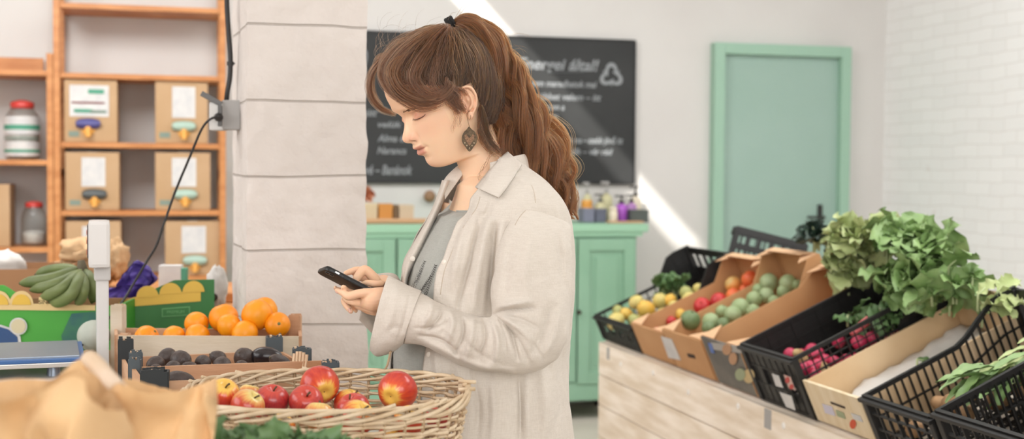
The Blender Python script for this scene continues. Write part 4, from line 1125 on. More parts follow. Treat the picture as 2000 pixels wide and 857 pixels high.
def lattice(mb, O, X, Z, L_, top, nb, zl, t=.006, w=.005, thick=.007, rim=.012):
    """lattice panel in the plane (X, Z) from O; top(x) gives its height; zl fractions for horizontals"""
    N_ = X.cross(Z)
    for i in range(nb + 1):
        x = L_ * i / nb; mb.bar(O + X * x, O + X * x + Z * top(x), w, thick, up=N_)
    segs = 14
    for fz in zl:
        ends = [O + X * (L_ * k / segs) + Z * (top(L_ * k / segs) * fz) for k in range(segs + 1)]
        ww = rim if fz in (0, 1.0) else w
        for a, b in zip(ends, ends[1:]): mb.bar(a, b + (b - a) * .04, thick * (1.5 if fz == 1.0 else 1), ww, up=Z)
def plastic_crate(label, s0, s1, L_, H, Hb=None, v0=0.0, w=.011, tilt=0.0, nb=(9, 12), fine=False, group=None, step=(.42, .84), far_solid=0.0, near_solid=0.0, front_solid=False, mesh=0, M=None, o=None, W=None):
    """far_solid / near_solid: share of the side (from the back) that is closed; mesh: extra fine grid between the bars"""
    W = W or (s1 - s0); Hb = Hb or H; o = o or crate_empty('plastic_crate', label, s1, v0, w, tilt, group=group)
    def top(x):
        if Hb == H: return H
        u = x / L_; return H + (Hb - H) * max(0, min(1, (u - step[0]) / (step[1] - step[0])))
    X, Yv, Z = V((1, 0, 0)), V((0, 1, 0)), V((0, 0, 1)); zl = (0, .33, .66, 1.0)
    for y0, sol in ((0.004, near_solid), (W - .004, far_solid)):
        mb = MB(); lattice(mb, V((0, y0, 0)), X, Z, L_, top, nb[1] * (2 if fine else 1), zl if not fine else (0, .5, 1.0), w=.004)
        if mesh: lattice(mb, V((0, y0, 0)), X, Z, L_, top, nb[1] * 3, tuple(k / mesh for k in range(1, mesh)), w=.0022, thick=.004)
        if sol:
            n_ = 10
            for k in range(n_):
                xa, xb = L_ * (1 - sol + sol * k / n_), L_ * (1 - sol + sol * (k + 1) / n_)
                mb.slab([(xa, y0 - .001, 0), (xb, y0 - .001, 0), (xb, y0 - .001, top(xb)), (xa, y0 - .001, top(xa))], (0, 1, 0), .002)
        mb.build('side_panel', M_blk, o)
    mb = MB(); lattice(mb, V((0.004, 0.008, 0)), Yv, Z, W - .016, lambda x: H, nb[0], zl)
    if front_solid:
        mb.box((.004, W / 2, H * .16), (.003, W - .02, H * .32)); mb.box((.004, W / 2, H * .84), (.003, W - .02, H * .3))
        for k in range(0, nb[0], 2): mb.box((.004, .008 + (W - .016) * (k + .5) / nb[0], H * .5), (.003, (W - .016) / nb[0], H * .4))
    mb.box((-.004, W / 2, H - .004), (.018, W + .012, .010), ch=.003); mb.build('front_panel', M_blk, o)
    mb = MB(); zr0 = Hb * .62; n_ = 6
    mb.box((L_ - .004, W / 2, Hb * .28), (.004, W - .016, Hb * .56)); mb.box((L_ - .004, W / 2, Hb - .014), (.008, W - .01, .028))
    for k in range(n_ + 1): mb.box((L_ - .004, .008 + (W - .016) * k / n_, Hb * .75), (.006, .020, Hb * .5))
    mb.build('back_panel', M_blk, o)
    for x, y, h in ((.006, .006, H), (.006, W - .006, H), (L_ - .006, .006, Hb), (L_ - .006, W - .006, Hb)):
        MB().box((x, y, h / 2), (.022, .022, h), ch=.004).build('corner_post', M_blk, o)
    mb = MB()
    for i in range(9): mb.box((L_ / 2, W * (i + .5) / 9, .004), (L_ - .012, .008, .005))
    for i in range(13): mb.box((L_ * (i + .5) / 13, W / 2, .004), (.008, W - .012, .005))
    mb.build('base_grid', M_blk, o)
    return o
def board_box(label, s0, s1, L_, H, m=None, flaps=True, front=None, v0=0.0, name='cardboard_tray', t=.005, Hb=None, holes=True):
    W = s1 - s0; o = crate_empty(name, label, s1, v0, cat='box'); m = m or M_card; Hb = Hb or H * 1.12
    MB().box((L_ / 2, W / 2, t / 2), (L_ - .002, W - .002, t)).build('tray_floor', m, o)
    for y0 in (t / 2, W - t / 2):
        MB().slab([(0, y0 - t / 2, 0), (L_, y0 - t / 2, 0), (L_, y0 - t / 2, Hb), (L_ * .90, y0 - t / 2, Hb), (L_ * .76, y0 - t / 2, H * .98), (L_ * .12, y0 - t / 2, H * .96), (.0, y0 - t / 2, H)], (0, 1, 0), t).build('side_wall', m, o)
    MB().box((t / 2, W / 2, H / 2), (t, W - 2 * t, H)).build('front_wall', front or m, o)
    MB().box((L_ - t / 2, W / 2, Hb / 2), (t, W - 2 * t, Hb)).build('back_wall', m, o)
    if flaps:   # triangular corner gussets folded in at each end
        for x0, sx, hh_ in ((0.0, 1, H), (L_, -1, Hb)):
            for y0, sy in ((t, 1), (W - t, -1)):
                MB().slab([(x0 + sx * t, y0, hh_ + .001), (x0 + sx * .085, y0, hh_ + .001), (x0 + sx * t, y0 + sy * min(.1, W * .32), hh_ + .001)], (0, 0, 1), .003).build('corner_flap', M_card2, o)
        MB().slab([(L_ - .006, .02, Hb + .003), (L_ - .006, W - .02, Hb + .003), (L_ - .055, W - .045, Hb + .016), (L_ - .055, .045, Hb + .016)], (0, 0, 1), .003).build('end_flap', M_card2, o)
    return o
def loc(o, px, py, h):
    """where the pixel's ray meets the plane h above the crate floor (world)"""
    M = o.rotation_euler.to_matrix(); n = M @ V((0, 0, 1)); return on_plane(px, py, V(o.location) + n * h, n)
def loc_x(o, px, py, x):
    M = o.rotation_euler.to_matrix(); n = M @ V((1, 0, 0)); return on_plane(px, py, V(o.location) + n * x, n)
def inv(o, p): return o.rotation_euler.to_matrix().transposed() @ (V(p) - V(o.location))

c1 = plastic_crate('far black plastic crate of yellow fruit at the end of the stand', .0, .445, .5, .105, .20, step=(.62, .8), far_solid=.35, near_solid=1.0, front_solid=True)
c2 = board_box('cardboard tray with red and orange nectarines', .46, .79, .50, .13, Hb=.20)
c3 = board_box('cardboard tray full of round green fruit', .80, 1.145, .52, .15, Hb=.235)
M_pr_dark = mat('dark_printed_card', '#5d5a55', .6, '#7a756c', 6)
c4 = board_box('empty cardboard box with a dark printed fruit picture on its front', 1.165, 1.465, .52, .17, front=M_pr_dark, Hb=.20)
c5 = plastic_crate('black plastic crate of radishes with fine mesh sides, between cardboard and pine', 1.49, 1.83, .54, .185, .235, nb=(8, 6), step=(.86, .97), far_solid=1.0, near_solid=.36, front_solid=True, mesh=9)
c7 = plastic_crate('black ribbed crate with raised back corners, in front of the pine crate', 2.175, 2.485, .52, .135, .205, nb=(7, 11), fine=True, step=(.60, .86))
c8 = plastic_crate('black ribbed crate of long green leaves near the right edge', 2.515, 2.86, .52, .16, nb=(8, 14), fine=True)
c9 = plastic_crate('black plastic crate cut off by the right edge of the photo', 2.89, 3.24, .52, .16, nb=(8, 12))
ax_ = V((.955, -.16, -.235)).normalized(); az_ = V((.34, .10, .93)); az_ = (az_ - ax_ * az_.dot(ax_)).normalized(); ay_ = az_.cross(ax_)
cb2 = thing('plastic_crate', 'tall black crate with hand holes leaning behind the nectarines and green fruit', 'crate', P(1417, 528, 5.5), rot=Matrix((ax_, ay_, az_)).transposed())
plastic_crate(None, 0, 0, .27, .17, nb=(8, 9), o=cb2, W=.20)
mb = MB()
for zc_, hg in ((.160, .022), (.10, .022), (.03, .06)): mb.box((.135, -.004, zc_), (.26, .004, hg))
for x_ in (.008, .052, .095, .14, .185, .262): mb.box((x_, -.004, .13), (.016, .004, .045))
mb.box((.235, -.004, .13), (.05, .004, .045))
for k in range(14): mb.box((.012 + .019 * k, -.004, .075), (.008, .004, .04))
mb.build('handle_band', M_blk, cb2)
cb2.scale = (1.14, 1.14, 1.14)

# front labels
def decal(o, pts, m, name, x=-.001, label=None):
    """flat printed shape on a crate's front (local plane x)"""
    q = MB().slab([inv(o, loc_x(o, a, b, x)) for a, b in pts], (-1, 0, 0), .0012).build(name, m, o)
    if label: q['label'] = label
    return q
decal(c2, [(1291, 656), (1312, 662), (1330, 703), (1306, 698)], M_paper, 'white_sticker')
decal(c3, [(1342, 690), (1356, 693), (1359, 700), (1345, 697)], M_darkgap, 'hand_slot')
M_pb = mat('print_blue', '#5874b5', .6); M_pbr = mat('print_brown_fruit', '#b48a68', .6); M_pyel = mat('print_yellow_fruit', '#c0a97a', .6); M_pgreen = mat('print_green_fruit', '#97a07f', .6); M_pgrey = mat('print_pale_grey', '#a6a29d', .6); M_pred = mat('print_red', '#b8443f', .6)
def ell(cx, cy, rx, ry, n=18): return [(cx + rx * cos(2 * pi * i / n), cy + ry * sin(2 * pi * i / n)) for i in range(n)]
def bxx(o): return -.0012
decal(c4, [(1388, 668), (1448, 676), (1452, 690), (1392, 682)], M_pgrey, 'printed_grey_band')
decal(c4, [(1383, 669), (1390, 671), (1396, 690), (1389, 688)], M_pb, 'printed_blue_mark', x=-.0022)
decal(c4, ell(1420, 682, 9, 11), M_pbr, 'printed_brown_fruit', x=-.0034); decal(c4, ell(1432, 700, 8, 12), M_pbr, 'printed_brown_fruit', x=-.0034)
decal(c4, ell(1463, 734, 11, 14), M_pyel, 'printed_yellow_fruit', x=-.0034); decal(c4, ell(1446, 731, 10, 12), M_pgreen, 'printed_green_fruit', x=-.0046)
decal(c5, [(1508, 729), (1521, 733), (1530, 757), (1516, 753)], M_paper, 'fruit_sticker', x=-.016); decal(c5, [(1531, 731), (1544, 736), (1554, 762), (1541, 757)], mat('print_pale_pink', '#c9a79c', .6), 'fruit_picture_sticker', x=-.016)
decal(c5, ell(1538, 742, 4, 6), M_pred, 'printed_red_fruit', x=-.0175); decal(c5, ell(1546, 755, 4, 5), M_pred, 'printed_red_fruit', x=-.0175)
decal(c5, [(1523, 765), (1546, 773), (1554, 801), (1536, 794)], M_paper, 'white_sticker', x=-.016)

# pine crate
c6 = crate_empty('pine_crate', 'low pine crate with a white paper liner and printed front board', 2.155); W = .31; L6, H6 = .53, .125; t = .009
MB().box((t / 2, W / 2, H6 / 2), (t, W, H6), ch=.001).build('front_board', mat('pine_crate_front', '#e3d2b4', .7, '#d9c49f', 5, (1, 6, 1)), c6)
MB().box((L6 - t / 2, W / 2, .09), (t, W, .18), ch=.001).build('back_board', M_pine, c6)
for y0 in (t / 2, W - t / 2): MB().box((L6 / 2, y0, H6 / 2 - .002), (L6 - 2 * t, t, H6 - .004), ch=.001).build('side_board', M_pine, c6)
MB().box((L6 / 2, W / 2, .004), (L6 - 2 * t, W - 2 * t, .006)).build('crate_floor', M_pine, c6)
mb = MB(); mb.grid(lambda u, v: (.015 + (L6 - .03) * u, .014 + (W - .03) * v, .028 + .016 * fbm((u * 4, v * 3, 1), 2, 3) + (.03 * u)), 30, 20)
mb.build('paper_liner', M_white_bag, c6, smooth=True, solid=.001)
decal(c6, [(1606, 788), (1625, 794), (1632, 812), (1612, 806)], mat('print_lilac', '#c9c4d2', .7), 'printed_mark'); decal(c6, [(1632, 800), (1648, 806), (1652, 818), (1636, 812)], M_pgreen, 'printed_leaf')
decal(c6, ell(1666, 828, 6, 9), mat('print_tomato', '#d0512e', .6), 'printed_tomato'); decal(c6, [(1622, 784), (1650, 794), (1651, 798), (1624, 788)], M_darkgap, 'hand_slot')
decal(c6, [(1662, 806), (1680, 812), (1686, 824), (1668, 818)], M_paper, 'white_sticker')

# ---------------------------------------------------------------- fruit
M_lemon = mat('yellow_fruit_skin', '#d3c07c', .5, '#c7b765', 12, bump=.1); M_lemon2 = mat('deep_yellow_fruit_skin', '#dca83f', .5, '#cfb055', 12); M_lemon3 = mat('yellow_green_fruit_skin', '#b3b070', .5, '#a0a25f', 12)
M_nect = mat('nectarine_red', '#cf3b33', .4, '#a8262c', 16, contrast=(.3, .7)); M_nect2 = mat('nectarine_orange', '#ee8a45', .45, '#e2593a', 16, contrast=(.3, .7)); M_nect3 = mat('nectarine_yellow_red', '#e79a4a', .45, '#c7b070', 14)
M_gfr = mat('green_fruit_skin', '#9dac82', .5, '#8a9c6c', 14, contrast=(.35, .65)); M_gfr2 = mat('dark_green_fruit_skin', '#75875c', .45, '#64784e', 14)
def fruit(name, label, cat, o, px, py, rp, h, m, seed, group, tall=1.0, dim=.12, clampx=None):
    p = loc(o, px, py, h); r = rp * p.y / FPX; mb = MB(); sphere_fruit(mb, r, tall, n=18, dimple=dim, lump=.03, seed=seed)
    q = mb.build(name, m, smooth=True, loc=p); rr = random.Random(seed); q.rotation_euler = (rr.uniform(-1, 1), rr.uniform(-1, 1), rr.uniform(0, 3))
    st_ = MB(); st_.tube([(0, 0, r * tall * .86), (r * .03, 0, r * tall * 1.06)], [r * .07, r * .05], 6); st_.build('stem', M_stem, q)
    return tag(q, label, cat, group)
YF = [(1203, 627, 16, .10, 0, 'pale yellow fruit nearest the front left corner of the far black crate'), (1224, 613, 12, .10, 1, 'orange-yellow fruit second from the left in the far black crate'), (1243, 590, 14, .13, 0, 'pale yellow fruit standing highest at the left of the far crate'),
      (1239, 626, 12, .10, 2, 'green-yellow fruit by the front rim of the far crate'), (1262, 604, 17, .12, 1, 'big yellow fruit mid-left of the far crate'), (1273, 630, 13, .10, 0, 'yellow fruit at the front right corner of the far crate'), (1294, 617, 15, .10, 0, 'pale yellow fruit beside the black rim, centre of the far crate'),
      (1289, 588, 15, .12, 0, 'pale fruit in the back row left of the leaves in the far crate'), (1309, 586, 12, .11, 1, 'deep yellow fruit under the dark leaves in the far crate'), (1317, 602, 13, .10, 0, 'yellow fruit right of centre in the far crate'), (1347, 589, 17, .10, 0, 'large pale fruit next to the crate rim, upper right of the far crate'),
      (1384, 574, 17, .10, 0, 'long pale fruit uppermost in the far crate'), (1207, 608, 11, .10, 2, 'greenish fruit at the back left corner of the far crate'), (1341, 573, 13, .11, 2, 'green fruit beside the dark leaves in the far crate'), (1366, 566, 12, .10, 0, 'pale fruit behind the uppermost long one in the far crate'), (1254, 622, 11, .09, 0, 'small yellow fruit wedged low at the front of the far crate'), (1330, 614, 10, .09, 1, 'small deep yellow fruit low beside the rim of the far crate')]
for i, (x, y, r, h, k, lab) in enumerate(YF): fruit('yellow_fruit', lab, 'fruit', c1, x, y, r, h - .015, (M_lemon, M_lemon2, M_lemon3)[k], i, 'yellow fruit in the far black crate', 1.18, .0)
NF = [(1433, 556, 17, .10, 2, 'yellow-orange nectarine upper left, next to the topmost one'), (1465, 545, 17, .11, 1, 'topmost orange nectarine at the back of the tray'), (1372, 598, 18, .09, 0, 'dark red nectarine at the left, biggest of the red ones'), (1404, 588, 17, .09, 0, 'red nectarine right of the biggest red one'),
      (1433, 577, 15, .08, 1, 'orange nectarine in the middle below the yellow one'), (1311, 627, 10, .07, 0, 'small red nectarine near the front of the tray'), (1284, 648, 10, .07, 0, 'red nectarine lowest, just behind the front wall'), (1455, 566, 13, .07, 1, 'orange nectarine low beside the topmost one')]
for i, (x, y, r, h, k, lab) in enumerate(NF): fruit('nectarine', lab, 'fruit', c2, x, y, r, h, (M_nect, M_nect2, M_nect3)[k], 20 + i, 'nectarines in the cardboard tray')
GF = [(1348, 625, 20, .13, 1, 'dark green fruit at the front left of its tray'), (1388, 627, 17, .12, 0, 'green fruit second in the front row'), (1446, 601, 19, .12, 0, 'large pale green fruit in the middle'), (1431, 614, 17, .12, 0, 'green fruit with a dark eye in the middle front'), (1473, 584, 16, .12, 0, 'green fruit right of the middle'),
      (1502, 552, 19, .13, 0, 'topmost pale green fruit on the left'), (1540, 553, 18, .13, 0, 'topmost pale green fruit on the right'), (1497, 577, 16, .11, 0, 'green fruit under the topmost left one'), (1532, 569, 15, .11, 0, 'green fruit under the topmost right one'), (1471, 607, 14, .11, 0, 'green fruit along the near wall, centre'),
      (1384, 640, 14, .11, 1, 'low green fruit against the front wall'), (1557, 556, 11, .12, 0, 'small green fruit peeping out at the back right'), (1512, 588, 12, .10, 0, 'green fruit along the near wall, upper part'), (1481, 566, 13, .12, 0, 'green fruit between the upper pairs'), (1412, 632, 13, .11, 1, 'green fruit low by the near wall, front part'), (1410, 608, 13, .11, 0, 'green fruit at the far wall behind the dark-eyed one')]
for i, (x, y, r, h, k, lab) in enumerate(GF): fruit('green_fruit', lab + ' of the green fruit', 'fruit', c3, x, y, r, h, (M_gfr, M_gfr2)[k], 50 + i, 'round green fruit in the cardboard tray')

# radishes and roots
M_rad = mat('radish_skin', '#c93a5c', .4, '#b02a4c', 20); M_rt = mat('pale_root_skin', '#c2a878', .6, '#a98d5e', 16)
rr = random.Random(5)
def in_crate(o, x, y, z): return V(o.location) + o.rotation_euler.to_matrix() @ V((x, y, z))
for i in range(34):
    x = .04 + .34 * rr.random(); y = .03 + (.07 if i < 24 else .24) * rr.random(); z = .03 + .10 * rr.random()
    mb = MB(); r = rr.uniform(.017, .023); n = 14
    mb.lathe([(r * sin(pi * k / n) * (1 if k > 4 else .75 + .06 * k), -cos(pi * k / n) * r * (1.0 if k > 4 else 1.5 - .1 * k)) for k in range(n + 1)], 16)
    q = mb.build('radish', M_rad, smooth=True, loc=in_crate(c5, x, y, z)); q.rotation_euler = (rr.uniform(-2, 2), rr.uniform(-2, 2), 0)
    tag(q, 'pinkish red radish piled behind the mesh of the radish crate', 'radish', 'radishes in the black mesh crate')
for i in range(10):
    p = in_crate(c5, .06 + .1 * rr.random(), .03 + .2 * rr.random(), .03 + .09 * rr.random()); mb = MB(); mb.tube([(-.03, 0, 0), (-.015, 0, 0), (.02, 0, 0), (.045, 0, 0)], [.006, .014, .016, .006], 12)
    q = mb.build('pale_root', M_rt, smooth=True, loc=p); q.rotation_euler = (0, rr.uniform(-1, 1), rr.uniform(0, 3)); tag(q, 'pale tan root among the radishes near the crate front', 'root vegetable', 'pale roots in the radish crate')
rh = MB(); p0 = loc(c5, 1690, 640, .15)
rh.tube(crom([loc(c5, 1662, 652, .15) - p0, loc(c5, 1690, 630, .16) - p0, loc(c5, 1722, 606, .17) - p0], 6), [.008, .010] + [.013] * 9 + [.011, .008][:2], 12)
tag(rh.build('pink_root', mat('pink_root_skin', '#d6696b', .45), smooth=True, loc=p0), 'long pink root lying on top of the radish crate', 'root vegetable')
for i in range(14):
    x, y, z = .05 + .42 * rr.random(), .04 + .22 * rr.random(), .02 + .035 * rr.random(); mb = MB(); r = rr.uniform(.018, .026)
    mb.lathe([(r * sin(pi * k / 12), -cos(pi * k / 12) * r * 1.3) for k in range(13)], 14)
    for v in mb.v: v *= 1 + .1 * fbm(v / r + V((i, 0, 0)), 1.2, 2)
    q = mb.build('brown_root', mat('brown_root_skin', '#b08a62', .7, '#8d6a48', 20) if i == 0 else bpy.data.materials['brown_root_skin'], smooth=True, loc=in_crate(c7, x, y, z)); q.rotation_euler = (rr.uniform(-2, 2), rr.uniform(-2, 2), 0)
    tag(q, 'brown earthy root lying in the ribbed crate with raised back corners', 'root vegetable', 'brown roots in the ribbed crate')

# greens
def up_crate(o, px, py, h): return loc(o, px, py, h)
def at_slope(px, py, h): return on_plane(px, py, S(0, 0, 0, h), CR @ V((0, 0, 1)))
G = [('pale lettuce-like bunch highest on the left of the leafy pile', 1665, 470, .34, 34, .10, .085, M_lf_pale), ('pale green bunch low at the left end of the leafy pile', 1655, 520, .26, 30, .10, .085, M_lf_pale),
     ('pale green bunch in the centre of the leafy pile', 1715, 470, .32, 34, .10, .085, M_lf_pale), ('mid-green bunch at the crest of the leafy pile', 1770, 465, .34, 32, .11, .09, M_lf_mid),
     ('mid-green bunch on the right crest of the leafy pile', 1815, 500, .30, 30, .11, .09, M_lf_mid), ('mid-green bunch hanging down in front over the radish crate', 1762, 560, .22, 30, .10, .085, M_lf_mid),
     ('mid-green bunch trailing to the right over the pine crate', 1868, 555, .24, 26, .11, .08, M_lf_mid), ('mid-green bunch in the heart of the leafy pile', 1800, 545, .26, 30, .11, .09, M_lf_mid)]
for i, (lab, x, y, h, n, L_, W_, m) in enumerate(G):
    bunch('leafy_bunch', lab, 'greens', at_slope(x, y, h), n, L_, W_ * 1.15, m, (-.1, -.3, .15), .75, 30 + i, droop=.5, ruf=.10)
bunch('leafy_bunch', 'pale leaf tips trailing furthest right towards the brick wall', 'greens', at_slope(1925, 583, .22), 7, .09, .05, M_lf_pale, (.8, -.2, .1), .5, 51, droop=.3)
bunch('leafy_bunch', 'small green leaves lying on the radishes', 'greens', loc(c5, 1665, 625, .15), 9, .07, .05, M_lf_dark, (.4, -.3, .1), .6, 41)
bunch('leafy_bunch', 'green leaves falling over the near rim of the radish crate', 'greens', loc(c5, 1735, 612, .16), 12, .08, .06, M_lf_dark, (-.5, -.3, -.1), .5, 42)
bunch('leafy_bunch', 'dark leaves on the yellow fruit at the back of the far crate', 'greens', loc(c1, 1312, 560, .11), 14, .09, .07, M_lf_dark, (-.3, -.3, .3), .7, 43)
bunch('kale_bunch', 'blackish green leafy bunch in front of the door handle side', 'greens', at_slope(1598, 470, .27), 20, .09, .07, M_lf_kale, (-.1, -.2, .5), .7, 44)
bunch('kale_bunch', 'blackish bunch at the back corner of the radish crate', 'greens', at_slope(1738, 545, .21), 16, .05, .05, M_lf_kale, (-.1, -.2, .4), .8, 45)
bunch('leafy_sprig', 'thin green sprig lying on the white liner of the pine crate', 'greens', loc(c6, 1805, 712, .06), 7, .08, .03, M_lf_dark, (.9, -.2, .2), .35, 46)
def long_leaves(label, o, pts, n, seed, m, L_, W_):
    e = thing('leaf_bundle', label, 'greens', loc(o, *pts[0], .12)); rr = random.Random(seed); mb = MB()
    for i in range(n):
        leaf(mb, (rr.uniform(-.06, .06), rr.uniform(-.05, .05), rr.uniform(-.02, .03)), V((-.7 + rr.gauss(0, .15), -.3 + rr.gauss(0, .2), -.25 + rr.gauss(0, .12))), (0, 0, 1), L_ * rr.uniform(.7, 1.1), W_ * rr.uniform(.7, 1.2), rr.uniform(0, 6), .5, .06, 1, 6, 14, .3)
        leaf(mb, (rr.uniform(-.06, .06), rr.uniform(-.05, .05), rr.uniform(-.02, .03)), V((.8 + rr.gauss(0, .15), .2 + rr.gauss(0, .2), .35 + rr.gauss(0, .12))), (0, 0, 1), L_ * rr.uniform(.7, 1.1), W_ * rr.uniform(.7, 1.2), rr.uniform(0, 6), .5, .06, 1, 6, 14, .3)
    mb.build('long_leaves', m, e, smooth=True)
long_leaves('bundle of long pointed green leaves in the near ribbed crate', c8, [(1950, 735)], 16, 3, M_lf_mid, .16, .035)
long_leaves('bundle of long green leaves behind, at the right edge of the photo', c8, [(1995, 690)], 12, 4, M_lf_pale, .16, .03)

# ================================================================ small things on the sideboard
def cabp(px, py, b=.3): return on_plane(px, py, R(0, b), E_B)
def cabz(px, py, b): return to_room(cabp(px, py, b))
def on_cab(name, label, cat, x0, x1, ytop, b, m, kind='box', group=None, m2=None):
    a0_, _, zt_ = cabz(x0, ytop, b); a1_, _, _ = cabz(x1, ytop, b); w = a1_ - a0_; h = max(.015, zt_ - CAB_TOP)
    o = rthing(name, label, cat, (a0_ + a1_) / 2, b, CAB_TOP + .001, group)
    if kind == 'box':
        MB().box((0, .05, h / 2), (w, .1, h), ch=.003).build('box_body', m, o); MB().box((0, .05, h * .86), (w + .004, .104, h * .2), ch=.002).build('box_lid', m2 or m, o)
    elif kind == 'jar':
        MB().lathe([(w * .42, 0), (w * .5, .006), (w * .5, h * .62), (w * .4, h * .76), (w * .36, h * .78)], 20).build('jar_body', m, o, smooth=True, angle=50)
        MB().lathe([(w * .42, h * .78), (w * .44, h * .82), (w * .44, h * .97), (w * .38, h)], 20).build('jar_lid', m2 or m, o, smooth=True, angle=50)
    elif kind == 'pump':
        MB().lathe([(w * .44, 0), (w * .5, .006), (w * .5, h * .52), (w * .42, h * .62), (w * .18, h * .66), (w * .18, h * .7)], 20).build('bottle_body', m, o, smooth=True, angle=50)
        mb = MB(); mb.lathe([(w * .22, h * .7), (w * .22, h * .78), (w * .07, h * .8), (w * .07, h * .93)], 14)
        q = mb.build('pump_collar', m2 or M_black, o, smooth=True, angle=50)
        MB().box((-w * .16, 0, h * .96), (w * .7, w * .25, h * .06), ch=.002).build('pump_spout', m2 or M_black, q)
    return o
M_b1 = mat('cream_card', '#c9b594', .7); M_b2 = mat('amber_box', '#c5853c', .5); M_b3 = mat('dark_brown_box', '#6d5438', .6); M_b4 = mat('beige_box', '#c5b094', .7); M_b5 = mat('blue_grey_tin', '#77788a', .5); M_b6 = mat('purple_soap', '#a757bd', .35); M_b7 = mat('lilac_soap', '#b483bd', .4); M_b8 = mat('cream_soap', '#ded3bd', .5); M_b9 = mat('dark_slate_box', '#4d5450', .5); M_b10 = mat('amber_soap', '#dc9c45', .4); M_b11 = mat('pale_green_soap', '#c9c49a', .4); M_tray = mat('tan_tray', '#c79a74', .6)
tr = rthing('wooden_tray', 'long tan wooden tray under the small boxes left of the woman', 'tray', cabz(760, 435, .36)[0], .36, CAB_TOP + .001); ww = cabz(830, 435, .36)[0] - cabz(690, 435, .36)[0]
MB().box((0, .06, .006), (ww, .2, .012), ch=.003).build('tray_base', M_tray, tr); MB().box((0, -.035, .014), (ww, .01, .026), ch=.002).build('tray_lip', M_tray, tr)
for lab, x0, x1, yt, m, in (('grey tin nearest the pillar on the tray', 690, 703, 405, M_b5), ('cream card box on the tray', 705, 737, 402, M_b1), ('amber box in the middle of the tray', 740, 767, 403, M_b2), ('narrow dark brown box on the tray', 769, 778, 405, M_b3), ('beige box at the right end of the tray', 780, 808, 405, M_b4)):
    o = on_cab('small_box', lab, 'box', x0, x1, yt, .34, m); o.location.z += .013
o = on_cab('yellow_jar', 'yellow jar beside the pillar on the sideboard', 'jar', 686, 699, 372, .24, mat('yellow_jar_paint', '#d9b871', .5), 'jar')
# salt lamp-like orange pink blossom in a vase
o = rthing('flower_vase', 'peach-coloured blossom in a small vase below the chalkboard', 'flowers', cabz(714, 400, .2)[0], .2, CAB_TOP + .001); hv = cabz(714, 380, .2)[2] - CAB_TOP
MB().lathe([(.02, 0), (.028, .02), (.024, .05), (.014, hv * .6), (.018, hv * .68)], 18).build('vase', mat('lilac_vase', '#bdb5c4', .4), o, smooth=True)
mb = MB(); rr = random.Random(3)
for i in range(34):
    d = V((rr.gauss(0, 1), rr.gauss(0, 1), rr.gauss(0, .8))).normalized(); leaf(mb, V((0, 0, hv)), d, (0, 0, 1), .065, .05, i, .5, .1, 1, 5, 6, .2)
mb.build('petals', mat('peach_petals', '#e2a380', .6, '#cf8460', 30), o, smooth=True)
o = rthing('coat_peg', 'round brown wooden wall peg just left of the woman', 'peg', cabz(836, 383, .0)[0], .002, cabz(836, 383, .0)[2])
MB().lathe([(.012, 0), (.012, .02), (.03, .03), (.034, .045), (.02, .055)], 20, (0, 0, 0), Matrix.Rotation(pi / 2, 3, 'X')).build('peg_head', mat('brown_knob_wood', '#8d6b4d', .5), o, smooth=True)
for lab, x0, x1, yt, b, m, kd, m2 in (('orange soap jar behind the grey-blue tins', 1134, 1158, 391, .2, M_b10, 'jar', M_b10), ('left grey-blue tin beside the woman', 1140, 1161, 407, .32, M_b5, 'box', None), ('dark blue-grey tin right of the other tin', 1164, 1185, 408, .32, mat('navy_tin', '#5f6272', .5), 'box', None),
      ('tall clear pump bottle left of the others', 1139, 1156, 355, .1, M_b11, 'pump', M_grey), ('tall pump bottle with a grey head, second', 1174, 1196, 354, .1, M_b11, 'pump', M_grey), ('short pale pump bottle between the tall ones', 1162, 1184, 378, .2, M_b11, 'pump', M_dgrey),
      ('round cream soap beside the purple bottle', 1190, 1206, 404, .34, M_b8, 'jar', M_b8), ('purple bottle with a dark pump', 1202, 1226, 381, .28, M_b6, 'pump', M_black), ('lilac bottle behind the purple one', 1224, 1243, 379, .16, M_b7, 'pump', M_black),
      ('tall pale bottle with a black pump head at the right end', 1231, 1252, 362, .08, M_b8, 'pump', M_black), ('dark slate box at the right end of the sideboard', 1232, 1267, 410, .36, M_b9, 'box', None)):
    on_cab({'jar': 'soap_jar', 'box': 'small_tin', 'pump': 'pump_bottle'}[kd], lab, {'jar': 'jar', 'box': 'box', 'pump': 'bottle'}[kd], x0, x1, yt, b, m, kd, None, m2)
o = rthing('wooden_board', 'thin tan board under the soap bottles on the sideboard', 'board', cabz(1225, 435, .44)[0], .40, CAB_TOP + .001)
MB().box((0, .0, .005), (.2, .06, .01), ch=.002).build('board_slab', M_tray, o)
# ================================================================ the woman
import numpy as np
from mathutils.bvhtree import BVHTree
YW = 2.435; DY = YW - 2.36
PSI, THE = radians(22), radians(29)
HF = V((-cos(PSI), -sin(PSI), 0)); HL = V((sin(PSI), -cos(PSI), 0)); ZU = V((0, 0, 1))
HFt = (HF * cos(THE) - ZU * sin(THE)); HUt = (ZU * cos(THE) + HF * sin(THE))
HC = P(877, 212, YW)
def H(F, Cc, U): return HC + HFt * F + HL * Cc + HUt * U
def Hinv(p):
    d = V(p) - HC; return d.dot(HFt), d.dot(HL), d.dot(HUt)
BYAW = radians(24)
BF = V((-cos(BYAW), -sin(BYAW), 0)); BL = V((sin(BYAW), -cos(BYAW), 0))
PERS = thing('person', 'young woman with auburn ponytail in an open linen shirt, looking down at her phone', 'person', (.0, YW, 0))
def wpart(mb, name, m, **k):
    """build a part whose vertices are given in world coordinates"""
    off = V(PERS.location)
    mb.v = [v - off for v in mb.v]
    return mb.build(name, m, PERS, **k)

